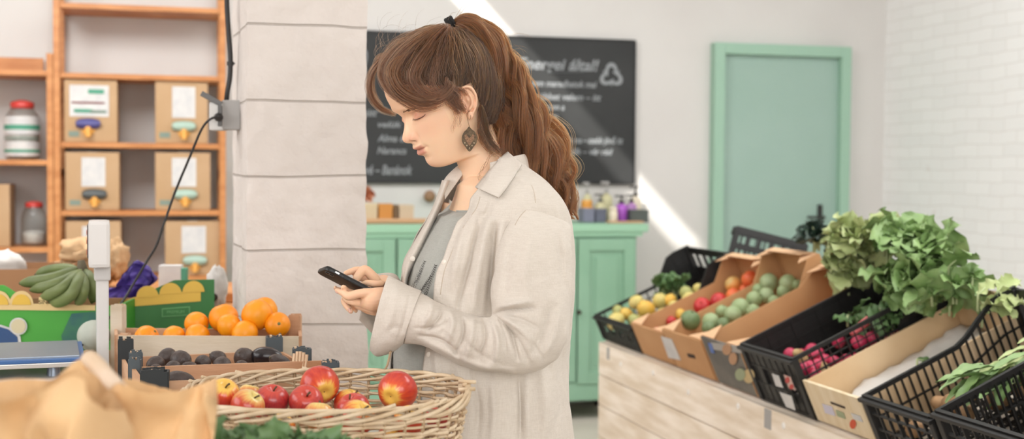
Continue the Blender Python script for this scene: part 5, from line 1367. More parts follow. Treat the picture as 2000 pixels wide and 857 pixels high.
M_skin, nt_, b_ = new_mat('skin')
at = nt_.nodes.new('ShaderNodeVertexColor'); at.layer_name = 'tone'
sn = nt_.nodes.new('ShaderNodeTexNoise'); sn.inputs['Scale'].default_value = 60; sn.inputs['Detail'].default_value = 3
bp_ = nt_.nodes.new('ShaderNodeBump'); bp_.inputs['Strength'].default_value = .06; bp_.inputs['Distance'].default_value = .002
nt_.links.new(at.outputs['Color'], b_.inputs['Base Color']); nt_.links.new(sn.outputs['Fac'], bp_.inputs['Height']); nt_.links.new(bp_.outputs['Normal'], b_.inputs['Normal'])
b_.inputs['Roughness'].default_value = .48; b_.inputs['Subsurface Weight'].default_value = .18; b_.inputs['Subsurface Radius'].default_value = (.010, .004, .002); b_.inputs['Subsurface Scale'].default_value = 1.0
b_.inputs['Specular IOR Level'].default_value = .4

# ---- head and neck: rows of (front F,U) (back F,U) half width, front exponent
ROWS_H = [ # fF, fU, bF, bU, w, e
 (.004, .1265, -.004, .1265, .003, 2.0),
 (.040, .1245, -.040, .1225, .034, 2.0),
 (.066, .116, -.070, .112, .053, 2.05),
 (.084, .1035, -.088, .098, .063, 2.15),
 (.0945, .087, -.097, .080, .069, 2.25),
 (.0975, .068, -.101, .062, .0715, 2.3),
 (.0965, .050, -.101, .045, .0725, 2.3),
 (.0925, .036, -.099, .030, .0725, 2.25),
 (.0895, .024, -.096, .016, .0720, 2.2),
 (.0890, .010, -.091, .003, .0705, 2.15),
 (.0900, -.006, -.084, -.010, .0680, 2.1),
 (.0920, -.021, -.077, -.022, .0645, 2.05),
 (.0930, -.033, -.071, -.032, .0610, 2.0),
 (.0905, -.044, -.067, -.042, .0575, 2.0),
 (.0880, -.056, -.065, -.052, .0535, 2.0),
 (.0855, -.067, -.064, -.062, .0490, 2.05),
 (.0810, -.078, -.063, -.071, .0450, 2.1),
 (.0725, -.0865, -.062, -.080, .0430, 2.1),
 (.0590, -.0915, -.061, -.088, .0440, 2.0),
 (.0440, -.0930, -.061, -.096, .0470, 2.0),
 (.0330, -.0975, -.061, -.105, .0490, 2.0),
 (.0340, -.1070, -.061, -.116, .0500, 2.0),
 (.0380, -.1200, -.061, -.132, .0510, 2.0),
 (.0450, -.1380, -.062, -.152, .0540, 2.0),
 (.0560, -.1580, -.066, -.178, .0600, 2.0),
 (.0660, -.1800, -.072, -.204, .0700, 2.0)]
cols_ = list(zip(*ROWS_H)); idx = list(range(len(ROWS_H)))
def g2(c, u, c0, u0, sc, su): return exp(-((c - c0) / sc) ** 2 - ((u - u0) / su) ** 2)
def face_disp(c, u, F):
    a = abs(c); d = 0.0; ae = a - (.009 if c > 0 else .004) * min(1, a / .02)
    # nose: ridge with a rounded tip
    hgt = sint([-.0262, -.0225, -.0185, -.0135, -.0085, -.002, .008, .018, .028, .036], [0, .0040, .0120, .0172, .0182, .0145, .0072, .0024, .0004, 0], u)
    wid = sint([-.025, -.015, -.008, .004, .018, .036], [.0085, .0088, .0080, .0068, .0060, .0075], u)
    d += hgt * exp(-(a / wid) ** 2.4)
    d += .0100 * g2(a, u, .0160, -.0135, .0058, .0060)             # wings
    d += .0040 * g2(a, u, .0105, -.003, .010, .012)                # nose side root
    d -= .0130 * g2(a, u, .0108, -.0192, .0040, .0022)             # nostril
    d -= .0040 * g2(a, u, .0235, -.0145, .0028, .0075)               # crease beside the wing
    # eyes
    d -= .0105 * g2(ae, u, .024, .026, .013, .0095)
    d -= .0045 * g2(ae, u, .012, .022, .006, .010)
    d += .0082 * g2(ae, u, .0300, .0215, .0115, .0080)              # ball under the lids
    d -= .0032 * exp(-(((u - (.0305 - 7 * (ae - .030) ** 2)) / .0016) ** 2)) * exp(-((ae - .030) / .012) ** 4)   # lid crease
    d -= .0016 * exp(-(((u - (.0135 + 8 * (ae - .030) ** 2)) / .0018) ** 2)) * exp(-((ae - .030) / .012) ** 4)   # lower lid line
    d += .0030 * g2(ae, u, .028, .0440, .020, .0070)                # brow
    d += .0040 * g2(a, u, .046, .000, .020, .020)                  # cheek bone
    d += .0012 * g2(a, u, .030, -.022, .014, .014)
    # mouth
    cl = max(0, 1 - (a / .0245) ** 2)
    d += .0042 * exp(-((u + .0345 - .10 * a) / .0040) ** 2) * cl ** .8
    d += .0064 * exp(-((u + .0478 - .13 * a) / .0048) ** 2) * cl ** 1.0
    d -= .0055 * exp(-((u + .0405 - .10 * a) / .0016) ** 2) * exp(-(a / .024) ** 6)
    d -= .0022 * g2(a, u, .0260, -.038, .0045, .006)
    d += .0022 * exp(-((u + .028) / .010) ** 2) * exp(-(a / .018) ** 2)   # muzzle
    d -= .0012 * g2(c, u, 0, -.0285, .003, .004)
    d -= .0030 * g2(a, u, .0, -.0585, .018, .0050)
    d += .0030 * g2(a, u, 0, -.0755, .016, .011)
    return d
def head_pt(v, ph):
    fF, fU, bF, bU, w, e = (sint(idx, cols_[k], v * (len(idx) - 1)) for k in range(6))
    Fc = bF + (fF - bF) * .47; cu, su = cos(ph), sin(ph)
    if cu >= 0: x = Fc + (fF - Fc) * abs(cu) ** (2 / e); y = w * abs(su) ** (2 / e)
    else: x = Fc - (Fc - bF) * abs(cu); y = w * abs(su)
    y = y if su >= 0 else -y
    t = (x - bF) / max(1e-6, fF - bF); u = bU + (fU - bU) * t
    if x > .02 and u > -.09: x += face_disp(y, u, x) * min(1, (x - .02) / .025)
    return x, y, u
NPH, NV = 260, 330; mb = MB()
def angf(i):
    """more columns at the face"""
    t = i / NPH * 2 - 1; return pi * (t * .62 + .38 * t ** 3)
vs = []; 
for j in range(NV):
    for i in range(NPH):
        vs.append(H(*head_pt(j / (NV - 1), angf(i))))
fs = []
for j in range(NV - 1):
    for i in range(NPH):
        a = j * NPH + i; b = j * NPH + (i + 1) % NPH; fs.append((a, b, b + NPH, a + NPH))
fs.append(tuple(range(NPH))); fs.append(tuple(reversed(range((NV - 1) * NPH, NV * NPH))))
mb.add(vs, fs)

# ---- ear (near side), and the far one by mirroring
def ear(side):
    e0 = lambda F, U, out: H(F, side * (.0685 + out), U)
    # helix: outline in head coordinates; leans back, stands off the skull at the rear
    hel = [(.004, .003, .001), (.004, .013, .003), (.000, .023, .006), (-.008, .029, .010), (-.018, .031, .013), (-.027, .026, .016), (-.030, .016, .017), (-.029, .003, .016), (-.023, -.009, .012), (-.015, -.018, .008), (-.007, -.024, .004)]
    pts = crom([tuple(e0(*h)) for h in hel], 5)
    n = len(pts); mb.tube(pts, [.0021 + .0006 * sin(pi * i / n) for i in range(n)], 8)
    ant = crom([tuple(e0(*h)) for h in [(-.008, .022, .008), (-.018, .020, .013), (-.021, .008, .014), (-.017, -.004, .012), (-.008, -.011, .008)]], 5)
    mb.tube(ant, .0030, 8)
    mb.tube([e0(.003, -.004, .003), e0(.004, .001, .004), e0(.003, .006, .003)], [.0026, .0036, .0026], 8)      # tragus
    lob = [e0(-.009, -.015, .007), e0(-.007, -.022, .006), e0(-.004, -.027, .004)]
    mb.tube(lob, [.0055, .0060, .0042], 10)
    # dish behind the folds
    def dish(u, v):
        F = -.013 + .018 * cos(u * 2 * pi); U = .006 + .027 * sin(u * 2 * pi)
        k = sin(pi * v) ** .8; out = .006 + .010 * max(0, -(F + .005)) / .025
        q = e0(-.012 + (F + .012) * k, .006 + (U - .006) * k, out * .8 - .004 + .0022 * -cos(pi * v) )
        return q
    mb.grid(dish, 24, 12, wrap=True)
ear(1); ear(-1)

# ---- torso, arms under the clothes
def ell_ring(mb_, rows, n=48):
    """rows: (centre, a along BF, b along BL)"""
    vs = []; fs = []
    for c, a, b in rows:
        for i in range(n):
            t = 2 * pi * i / n; vs.append(V(c) + BF * (a * cos(t)) + BL * (b * sin(t)))
    for j in range(len(rows) - 1):
        for i in range(n):
            p = j * n + i; q = j * n + (i + 1) % n; fs.append((p, q, q + n, p + n))
    fs.append(tuple(reversed(range(n)))); fs.append(tuple(range((len(rows) - 1) * n, len(rows) * n)))
    mb_.add(vs, fs)
def zy(y): return P(1000, y, YW).z
TC = lambda px, y: P(px, y, YW + .01)
ell_ring(mb, [(TC(952, 345), .040, .045), (TC(955, 362), .058, .075), (TC(962, 385), .068, .105), (TC(966, 410), .078, .135), (TC(968, 445), .088, .148), (TC(966, 500), .098, .148), (TC(968, 600), .088, .128), (TC(972, 700), .088, .130), (TC(976, 800), .100, .155), (TC(978, 870), .102, .160)])
def limb(mb_, pts, rad, n=14):
    pp = crom([tuple(p) for p in pts], 8); rr = crom([(r, 0) for r in rad], 8); mb_.tube(pp, [r[0] for r in rr], n)
SH_N = P(1040, 445, YW - .135); EL_N = P(1035, 650, YW - .20); WR_N = P(752, 592, 2.235 + DY)
SH_F = P(905, 400, YW + .145); EL_F = P(868, 640, YW + .15); WR_F = P(744, 556, 2.315 + DY)
limb(mb, [SH_N, SH_N.lerp(EL_N, .5), EL_N], [.036, .036, .033]); limb(mb, [EL_N, P(893, 648, 2.17 + DY), WR_N], [.034, .028, .021])
limb(mb, [SH_F, SH_F.lerp(EL_F, .5), EL_F], [.043, .038, .033]); limb(mb, [EL_F, EL_F.lerp(WR_F, .45), WR_F], [.034, .031, .021])

# ---- hands: chains given in the photograph's close-up pixels, with depth
def z2(x, y, Y): return P(600 + x / 6.122, 500 + y / 6.122, Y + DY - (.008 if Y < 2.256 else 0))
def chain(pts, k=1.0, n=12):
    """[(x, y, Y, r in close-up px)]"""
    P3 = crom([tuple(z2(x, y, Y)) + (r / 6.122 * Y / FPX * k,) for x, y, Y, r in pts], 5)
    rr = [p[3] for p in P3]; pp = [V(p[:3]) for p in P3]
    # rounded ends
    d0 = (pp[0] - pp[1]).normalized(); d1 = (pp[-1] - pp[-2]).normalized()
    pre = [pp[0] + d0 * rr[0] * s for s in (.95, .8, .5)]; pr = [rr[0] * s for s in (.3, .6, .87)]
    post_ = [pp[-1] + d1 * rr[-1] * s for s in (.5, .8, .95)]; qr = [rr[-1] * s for s in (.87, .6, .3)]
    mb.tube(pre + pp + post_, pr + rr + qr, n)
def wedge(pts):
    """palm: lofted ellipses (top px, bottom px, Y, depth radius)"""
    n = 20; vs = []; fs = []
    rows = crom([tuple(z2(t[0], t[1], Y)) + tuple(z2(b[0], b[1], Y)) + (ry,) for t, b, Y, ry in pts], 5)
    for r in rows:
        T, B, ry = V(r[:3]), V(r[3:6]), r[6]
        for i in range(n):
            a = 2 * pi * i / n; vs.append((T + B) / 2 + (T - B) / 2 * cos(a) + V((0, 1, 0)) * ry * sin(a))
    for j in range(len(rows) - 1):
        for i in range(n):
            p = j * n + i; q = j * n + (i + 1) % n; fs.append((p, q, q + n, p + n))
    fs.append(tuple(reversed(range(n)))); fs.append(tuple(range((len(rows) - 1) * n, len(rows) * n)))
    mb.add(vs, fs)
# near (left) hand: wrist -> palm -> the index along the back of the phone
wedge([((1000, 380), (960, 640), 2.235, .020), ((900, 370), (850, 650), 2.233, .020), ((800, 375), (780, 668), 2.232, .019), ((720, 395), (700, 640), 2.234, .017), ((660, 420), (640, 600), 2.240, .013)])
chain([(800, 440, 2.228, 62), (700, 440, 2.224, 60), (600, 452, 2.222, 57), (500, 478, 2.222, 58), (440, 446, 2.228, 46), (385, 418, 2.236, 38), (358, 406, 2.240, 32)])        # index
chain([(560, 440, 2.250, 34), (480, 410, 2.240, 36), (440, 380, 2.228, 37), (432, 372, 2.225, 33)])                    # thumb pad gripping the near edge
chain([(780, 590, 2.238, 62), (650, 560, 2.240, 54), (540, 545, 2.246, 46), (470, 520, 2.262, 38), (440, 470, 2.275, 33)])    # middle
chain([(800, 640, 2.250, 56), (700, 620, 2.258, 48), (610, 600, 2.268, 42), (530, 560, 2.282, 36), (500, 520, 2.292, 30)])    # ring
chain([(810, 670, 2.262, 46), (740, 660, 2.272, 40), (680, 640, 2.284, 34), (620, 600, 2.296, 28)])                           # little
# far (right) hand
wedge([((990, 235), (960, 345), 2.315, .024), ((900, 240), (890, 352), 2.312, .024), ((810, 215), (800, 350), 2.308, .024), ((740, 190), (730, 330), 2.304, .02)])
chain([(820, 290, 2.290, 66), (760, 220, 2.286, 64), (690, 163, 2.283, 60), (636, 205, 2.280, 58), (596, 262, 2.278, 52), (590, 290, 2.277, 44)])   # index over the screen
chain([(800, 250, 2.312, 60), (700, 190, 2.312, 58), (600, 168, 2.312, 48), (530, 182, 2.308, 42), (462, 204, 2.302, 32)])                       # thumb / long finger behind
chain([(820, 300, 2.312, 66), (730, 268, 2.312, 62), (640, 245, 2.312, 58), (585, 232, 2.312, 44)])
chain([(880, 330, 2.262, 42), (800, 330, 2.258, 44), (720, 318, 2.262, 38), (665, 330, 2.270, 28)])                                              # near thumb base
chain([(820, 330, 2.330, 46), (640, 420, 2.335, 40), (500, 470, 2.322, 36), (440, 520, 2.300, 40), (468, 590, 2.272, 40), (515, 645, 2.262, 37), (522, 662, 2.260, 30)])   # finger curled under, nail towards the camera
chain([(830, 360, 2.345, 44), (680, 450, 2.350, 38), (570, 520, 2.335, 34), (530, 570, 2.305, 34), (572, 635, 2.286, 30), (582, 655, 2.284, 26)])
chain([(820, 300, 2.345, 44), (600, 360, 2.345, 36), (440, 400, 2.325, 32), (360, 395, 2.295, 30), (338, 378, 2.280, 26)])

tmp = bpy.data.meshes.new('tmp'); tmp.from_pydata([tuple(v) for v in mb.v], [], mb.f)
bm = bmesh.new(); bm.from_mesh(tmp); bmesh.ops.recalc_face_normals(bm, faces=list(bm.faces)); bmesh.ops.triangulate(bm, faces=[f for f in bm.faces if len(f.verts) > 4]); bm.to_mesh(tmp); bm.free()
to = bpy.data.objects.new('tmp', tmp); C.objects.link(to)
md = to.modifiers.new('r', 'REMESH'); md.mode = 'VOXEL'; md.voxel_size = .0015; md.adaptivity = 0
md = to.modifiers.new('s', 'SMOOTH'); md.factor = .5; md.iterations = 3
bpy.context.view_layer.update()
me = bpy.data.meshes.new_from_object(to.evaluated_get(bpy.context.evaluated_depsgraph_get())); bpy.data.objects.remove(to)
n = len(me.vertices); co_ = np.empty(n * 3, 'f'); me.vertices.foreach_get('co', co_); co_ = co_.reshape(-1, 3)
print('body verts', n)
# --- skin tone by place on the body, with shade painted in some hollows
d = co_ - np.array(HC); Fh = d @ np.array(HFt); Ch = d @ np.array(HL); Uh = d @ np.array(HUt); A_ = np.abs(Ch)
AE = A_ - np.where(Ch > 0, .009, .004)
def GE(c0, u0, sc_, su): return np.exp(-((AE - c0) / sc_) ** 2 - ((Uh - u0) / su) ** 2)
def G(c0, u0, sc_, su): return np.exp(-((A_ - c0) / sc_) ** 2 - ((Uh - u0) / su) ** 2)
base = np.array(lin('#f7d0ae')[:3]); col = np.tile(base, (n, 1))
def blend(mask, c):
    global col
    m_ = np.clip(mask, 0, 1)[:, None]; col = col * (1 - m_) + np.array(lin(c)[:3]) * m_
front = (Fh > .03)
blend(front * .35 * G(.047, -.006, .022, .020), '#e09d84')
blend(front * .55 * G(.014, -.012, .012, .009), '#d68f77')
blend(front * .75 * GE(.032, .0245, .013, .0062), '#cf7c5c'); blend(front * .55 * GE(.036, .0175, .010, .0036), '#c87862'); blend(front * .4 * GE(.018, .024, .005, .009), '#cf9478'); blend(front * .45 * GE(.031, .0305, .013, .0014), '#a86a52'); blend(front * .3 * GE(.028, .011, .014, .004), '#dba184')  # lid redness, plus crease and inner-corner shade painted in
blend(front * .4 * G(.0, -.075, .02, .012), '#dc9f86')
wl_ = np.clip(1 - (A_ / .0240) ** 2, 0, 1)
up = np.exp(-((Uh + .0362 - .08 * A_) / .0040) ** 6) * np.clip(wl_ * 3, 0, 1); lo_ = np.exp(-((Uh + .0470 - .16 * A_) / .0056) ** 6) * np.clip((1 - (A_ / .0225) ** 2) * 2.5, 0, 1)
blend(front * (Fh > .07) * np.clip(up + lo_, 0, 1) * .75, '#c47567')
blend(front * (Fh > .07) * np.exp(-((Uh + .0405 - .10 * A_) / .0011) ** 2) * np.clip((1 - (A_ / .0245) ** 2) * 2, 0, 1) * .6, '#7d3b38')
blend(front * (Fh > .085) * G(.0108, -.0195, .0036, .0018) * .95, '#6b3328')  # dark inner shade of the nostril painted over the dent
ear_m = (A_ > .069) & (Fh < .012) & (Fh > -.04) & (Uh > -.035) & (Uh < .045); blend(ear_m * .25, '#d4806a')
hand = (co_[:, 0] < -.20); blend(hand * .30, '#e6a883')
# --- hand joints redder
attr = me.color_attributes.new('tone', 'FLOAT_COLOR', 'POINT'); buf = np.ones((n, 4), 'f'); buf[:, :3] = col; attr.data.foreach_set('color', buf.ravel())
bvh_body = BVHTree.FromPolygons([tuple(c) for c in co_], [tuple(p.vertices) for p in me.polygons])
co2 = (co_ - np.array(PERS.location)).astype('f'); me.vertices.foreach_set('co', co2.ravel())
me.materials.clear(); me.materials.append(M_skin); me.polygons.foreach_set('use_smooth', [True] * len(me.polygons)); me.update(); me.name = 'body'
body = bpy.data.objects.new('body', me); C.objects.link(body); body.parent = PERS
def hit(px, py, bvh=None, off=0.0):
    d = ray(px, py).normalized(); h = (bvh or bvh_body).ray_cast(CAM, d)
    return None if h[0] is None else h[0] - d * off

# lashes, brow, nail
M_lash = mat('lash_dark_brown', '#4a3128', .7); M_brow = mat('brow_brown', '#7a563f', .7); M_nailm = mat('fingernail', '#e8b7a6', .25)
def eye_line(pts, name, lash=True):
    mb = MB(); ps = [hit(x, y, off=.0004) for x, y in crom(pts, 6)]; ps = [p for p in ps if p is not None]
    if len(ps) < 3: print('no eye line'); return
    k = len(ps); mb.tube(ps, [.00015 + .00028 * sin(pi * i / (k - 1)) for i in range(k)], 6)
    if lash:
        for i in range(1, k, 1):
            p = ps[i]; d = (HFt * 1.0 - HUt * .75 + HL * .25 * (i / k)).normalized(); mb.tube([p, p + d * .0020, p + d * (.0030 + .0014 * ((i * 7) % 5) / 4) + HUt * .0005], [.00022, .00016, .00008], 4)
    wpart(mb, name, M_lash, smooth=True)
eye_line([(806.5, 231.5), (811, 233.0), (817, 231.8), (822, 229.5), (827.5, 226.2), (831, 222.5)], 'eyelashes')
bw_ = MB(); rr = random.Random(2)
for i in range(170):
    t = rr.random(); x = 787 + 28 * t; y = 219.0 - 10.5 * t + 3 * t * t + rr.gauss(0, 1.0 * (1 - .4 * t)); p = hit(x, y, off=.0003)
    if p is None: continue
    d = (HL * .8 - HFt * .35 + HUt * rr.uniform(-.1, .35)).normalized(); bw_.tube([p, p + d * .004, p + d * .0075], [.00024, .0002, .0001], 4)
wpart(bw_, 'eyebrow', M_brow, smooth=True)
def nail(px, py, dx, dy, w, L_):
    c = hit(px, py)
    if c is None: return
    d = V((dx, 0, -dy)).normalized(); x = d.cross(V((0, -1, 0))).normalized(); k = w / FPX * 2.25; l_ = L_ / FPX * 2.25; mb = MB()
    mb.grid(lambda u, v: c + V((0, -.0006 + .0022 * abs(u * 2 - 1) ** 2, 0)) + x * (k * (u - .5) * (1 - .25 * (2 * v - 1) ** 4)) + d * (l_ * (v - .5)), 8, 8)
    wpart(mb, 'fingernail', M_nailm, smooth=True, solid=.0006)
nail(683, 606, .35, 1, 6.5, 9); nail(659, 571, -1, -.45, 4, 7)

# ================================================================ phone
pL = V((.84, .27, -.47)).normalized(); pN = V((-.385, -.313, -.867)); pN = (pN - pL * pN.dot(pL)).normalized(); pW = pL.cross(pN).normalized()
K = z2(232, 136, 2.216)
M_ph = mat('phone_case_black', '#121110', .42); M_phs = mat('phone_screen_glass', '#0d0e10', .08); M_sil = mat('phone_silver_switch', '#d9d6d4', .25, metal=.7)
ph = thing('smartphone', 'black smartphone held in both hands, camera side towards the viewer', 'phone', K + pL * .0675 + pW * .034, rot=Matrix((pL, pW, pL.cross(pW))).transposed())
pz = pL.cross(pW); sgn = 1 if pz.dot(pN) > 0 else -1
def rrect(w, h, r, n=6):
    out = []
    for cx, cy, a0_ in ((w - r, h - r, 0), (-w + r, h - r, pi / 2), (-w + r, -h + r, pi), (w - r, -h + r, 1.5 * pi)):
        for i in range(n + 1): a = a0_ + pi / 2 * i / n; out.append((cx + r * cos(a), cy + r * sin(a)))
    return out
mb = MB(); rings = []
for z_, ins in ((-.0045, .0025), (-.0038, .0008), (-.002, 0), (.002, 0), (.0038, .0008), (.0045, .0025)):
    rings.append([(x, y, z_) for x, y in rrect(.068 - ins, .035 - ins, .0115 - ins * .5)])
k = len(rings[0]); vs = [p for r in rings for p in r]; fs = [tuple(reversed(range(k))), tuple(range(5 * k, 6 * k))]
for j in range(5):
    for i in range(k): fs.append((j * k + i, j * k + (i + 1) % k, (j + 1) * k + (i + 1) % k, (j + 1) * k + i))
mb.add(vs, fs); mb.build('phone_case', M_ph, ph, smooth=True, angle=40)
MB().slab([(x, y, -sgn * .0046) for x, y in rrect(.066, .031, .008)], (0, 0, -sgn), .0004).build('phone_screen', M_phs, ph)
cm = MB(); cm.slab([(-.055 + x, -.019 + y, sgn * .0045) for x, y in rrect(.009, .0065, .006)], (0, 0, sgn), .0012); q = cm.build('camera_bump', mat('camera_glass_dark', '#4a4644', .2), ph)
for dx in (-.004, .004): MB().lathe([(.0032, 0), (.0034, .0008), (.001, .001)], 14, (-.055 + dx, -.019, sgn * .0057), None if sgn > 0 else Matrix.Rotation(pi, 3, 'X')).build('camera_lens', M_phs, q)
MB().box((-.046, -.0352, 0), (.0085, .0012, .0032), ch=.0004).build('mute_switch', M_sil, ph)
for x0 in (-.028, -.014): MB().box((x0, -.0353, 0), (.009, .0012, .0026), ch=.0004).build('volume_button', M_ph, ph)

# ================================================================ clothes
def linen(name, c1, c2):
    m, nt, b = new_mat(name); N, L = nt.nodes, nt.links
    tc = N.new('ShaderNodeTexCoord'); out = None
    n1 = N.new('ShaderNodeTexNoise'); n1.inputs['Scale'].default_value = 5; n1.inputs['Detail'].default_value = 4
    L.new(tc.outputs['Object'], n1.inputs['Vector'])
    hs = []
    for st_ in ((900, 900, 60), (60, 60, 900)):
        mp = N.new('ShaderNodeMapping'); mp.inputs['Scale'].default_value = st_; L.new(tc.outputs['Object'], mp.inputs['Vector'])
        nn = N.new('ShaderNodeTexNoise'); nn.inputs['Scale'].default_value = 1; nn.inputs['Detail'].default_value = 2; L.new(mp.outputs[0], nn.inputs['Vector']); hs.append(nn)
    ad = N.new('ShaderNodeMath'); ad.operation = 'ADD'; L.new(hs[0].outputs['Fac'], ad.inputs[0]); L.new(hs[1].outputs['Fac'], ad.inputs[1])
    r = N.new('ShaderNodeValToRGB'); r.color_ramp.elements[0].position = .35; r.color_ramp.elements[1].position = .65; r.color_ramp.elements[0].color = lin(c2); r.color_ramp.elements[1].color = lin(c1)
    ml = N.new('ShaderNodeMath'); ml.operation = 'MULTIPLY'; ml.inputs[1].default_value = .5; L.new(ad.outputs[0], ml.inputs[0])
    mx = N.new('ShaderNodeMath'); mx.operation = 'ADD'; m2_ = N.new('ShaderNodeMath'); m2_.operation = 'MULTIPLY_ADD'; m2_.inputs[1].default_value = .4; m2_.inputs[2].default_value = -.2; L.new(n1.outputs['Fac'], m2_.inputs[0])
    L.new(ml.outputs[0], mx.inputs[0]); L.new(m2_.outputs[0], mx.inputs[1]); L.new(mx.outputs[0], r.inputs['Fac']); L.new(r.outputs['Color'], b.inputs['Base Color'])
    n3 = N.new('ShaderNodeTexNoise'); n3.inputs['Scale'].default_value = 22; n3.inputs['Detail'].default_value = 4; n3.inputs['Distortion'].default_value = .6; L.new(tc.outputs['Object'], n3.inputs['Vector'])
    bp = N.new('ShaderNodeBump'); bp.inputs['Strength'].default_value = .35; bp.inputs['Distance'].default_value = .0012; L.new(ad.outputs[0], bp.inputs['Height'])
    b2 = N.new('ShaderNodeBump'); b2.inputs['Strength'].default_value = .45; b2.inputs['Distance'].default_value = .008; L.new(n3.outputs['Fac'], b2.inputs['Height']); L.new(bp.outputs['Normal'], b2.inputs['Normal'])
    L.new(b2.outputs['Normal'], b.inputs['Normal']); b.inputs['Roughness'].default_value = .85; b.inputs['Sheen Weight'].default_value = .15; b.inputs['Specular IOR Level'].default_value = .2
    return m
M_linen = linen('beige_linen', '#d9d0c5', '#cec4b8'); M_tee = linen('grey_jersey', '#b3b3ac', '#a5a59e')
def pdist(p, pl):
    """distance to a polyline and position along it 0..1"""
    best = 1e9; bt = 0; n_ = len(pl) - 1
    for i in range(n_):
        ax, ay = pl[i]; bx, by = pl[i + 1]; vx, vy = bx - ax, by - ay; L2 = vx * vx + vy * vy
        t = max(0, min(1, ((p[0] - ax) * vx + (p[1] - ay) * vy) / L2)); d = math.hypot(p[0] - ax - vx * t, p[1] - ay - vy * t)
        if d < best: best = d; bt = (i + t) / n_
    return best, bt
def apply_folds(mb_, folds, near_y=None, dirv=V((0, -1, 0))):
    fl = []
    for pl, w, amp in folds:
        pl = [q[:2] for q in crom(pl, 4)]; xs = [q[0] for q in pl]; ys = [q[1] for q in pl]; fl.append((pl, w, amp, min(xs) - 3 * w, max(xs) + 3 * w, min(ys) - 3 * w, max(ys) + 3 * w))
    for v in mb_.v:
        if near_y is not None and v.y > near_y(v): continue
        px, py = project(v); s = 0
        for pl, w, amp, x0, x1, y0, y1 in fl:
            if x0 < px < x1 and y0 < py < y1:
                d_, t = pdist((px, py), pl); s += amp * exp(-(d_ / w) ** 2) * (.35 + .65 * sin(pi * min(1, max(0, t))) )
        v += dirv * s
# torso rings from the silhouette: y, left px, right px, half width along BL
SIL = [(306, 912, 1000, .066), (318, 905, 1016, .088), (332, 886, 1034, .112), (346, 872, 1052, .136), (362, 860, 1068, .158), (380, 851, 1082, .175), (405, 842, 1096, .187), (440, 828, 1106, .190), (480, 806, 1110, .188), (520, 790, 1111, .186), (560, 786, 1111, .184), (600, 783, 1110, .182), (650, 776, 1108, .182), (700, 766, 1104, .184), (760, 760, 1104, .190), (857, 752, 1109, .200), (930, 748, 1116, .206)]
sy, sl_, sr_, sb = zip(*SIL)
def ring(y, th, grow=0.0):
    """shirt surface: th = 0 at the front (BF), pi/2 near side (BL)"""
    xl, xr, b = sint(sy, sl_, y), sint(sy, sr_, y), sint(sy, sb, y) + grow
    cL, cR = P(xl, y, YW), P(xr, y, YW); hw = (cR.x - cL.x) / 2 + grow; c = (cL + cR) / 2; s2 = sin(BYAW) ** 2
    a = sqrt(max(.0016, hw * hw - b * b * s2 * 1.0)) / cos(BYAW)
    e = 2.3; ct, st_ = cos(th), sin(th); k = (abs(ct) ** e + abs(st_) ** e) ** (-1 / e)
    return c + BF * (a * ct * k) + BL * (b * st_ * k)
def edge_angle(y, px, lo, hi):
    """angle on the ring whose projection has this px"""
    best, bt = 1e9, lo
    for i in range(81):
        t = lo + (hi - lo) * i / 80; d = abs(project(ring(y, t))[0] - px)
        if d < best: best, bt = d, t
    return bt
NE = [(306, 984), (321, 970), (351, 948), (368, 934), (390, 919), (408, 914), (431, 894), (470, 874), (500, 863), (529, 851), (575, 845), (620, 838), (673, 832), (718, 827), (857, 822), (930, 820)]
nea = [(y, edge_angle(y, x, -.5, 1.4)) for y, x in NE]
FE = [(306, -1.5), (340, -1.25), (388, -.95), (440, -.82), (483, -.72), (516, -.66), (545, -.66), (600, -.7), (700, -.72), (930, -.75)]
def body_folds():
    return [([(968, 440), (962, 500), (957, 560), (952, 612)], 6.8, -0.0206), ([(984, 430), (975, 480), (968, 540), (966, 600)], 6.0, 0.0112), ([(938, 420), (920, 500), (905, 560), (893, 608)], 6.0, -0.0187), ([(952, 430), (940, 500), (930, 560), (925, 605)], 6.8, 0.0150),
            ([(905, 440), (893, 500), (882, 560)], 7.6, 0.0112), ([(960, 395), (945, 430), (930, 470)], 6.0, -0.0112), ([(925, 395), (905, 430), (885, 470)], 5.1, -0.0094), ([(1000, 340), (1030, 360), (1060, 395)], 6.8, 0.0056),
            ([(1012, 730), (1016, 800), (1015, 860)], 4.2, -0.0112), ([(1028, 730), (1030, 800), (1030, 860)], 6.0, 0.0094), ([(960, 735), (965, 800), (960, 860)], 7.6, 0.0112), ([(925, 730), (935, 800), (930, 860)], 6.8, -0.0112), ([(885, 720), (880, 780), (885, 850)], 6.0, -0.0112), ([(1060, 735), (1068, 800), (1062, 860)], 10.2, 0.0112), ([(1090, 560), (1082, 640), (1070, 720)], 6.8, -0.0112), ([(850, 690), (855, 750), (850, 850)], 5.1, 0.0094), ([(1098, 480), (1090, 540), (1085, 620)], 6.0, 0.0094)]
mb = MB(); NU, NVV = 250, 240
def shirt_pt(u, v):
    y = 308 + (928 - 308) * v; a0_ = sint([q[0] for q in nea], [q[1] for q in nea], y); a1_ = sint([q[0] for q in FE], [q[1] for q in FE], y) + 2 * pi
    th = a0_ + (a1_ - a0_) * u; p = ring(y, th); 
    q = V((p.x, p.y, p.z * .45)); w = min(1, max(0, (y - 330) / 120)); o_ = (p - (ring(y, 0) + ring(y, pi)) / 2); o_.z = 0
    o_.normalize(); p += o_ * (.006 * w * fbm(q, 16, 3) + .007 * w * fbm(V((th * .9, 0, p.z * .5 + 3)), 3.2, 2))
    return p
mb.grid(shirt_pt, NU, NVV); apply_folds(mb, body_folds(), near_y=lambda v: YW)
shirt = wpart(mb, 'linen_shirt', M_linen, smooth=True, solid=.0018, recalc=True)
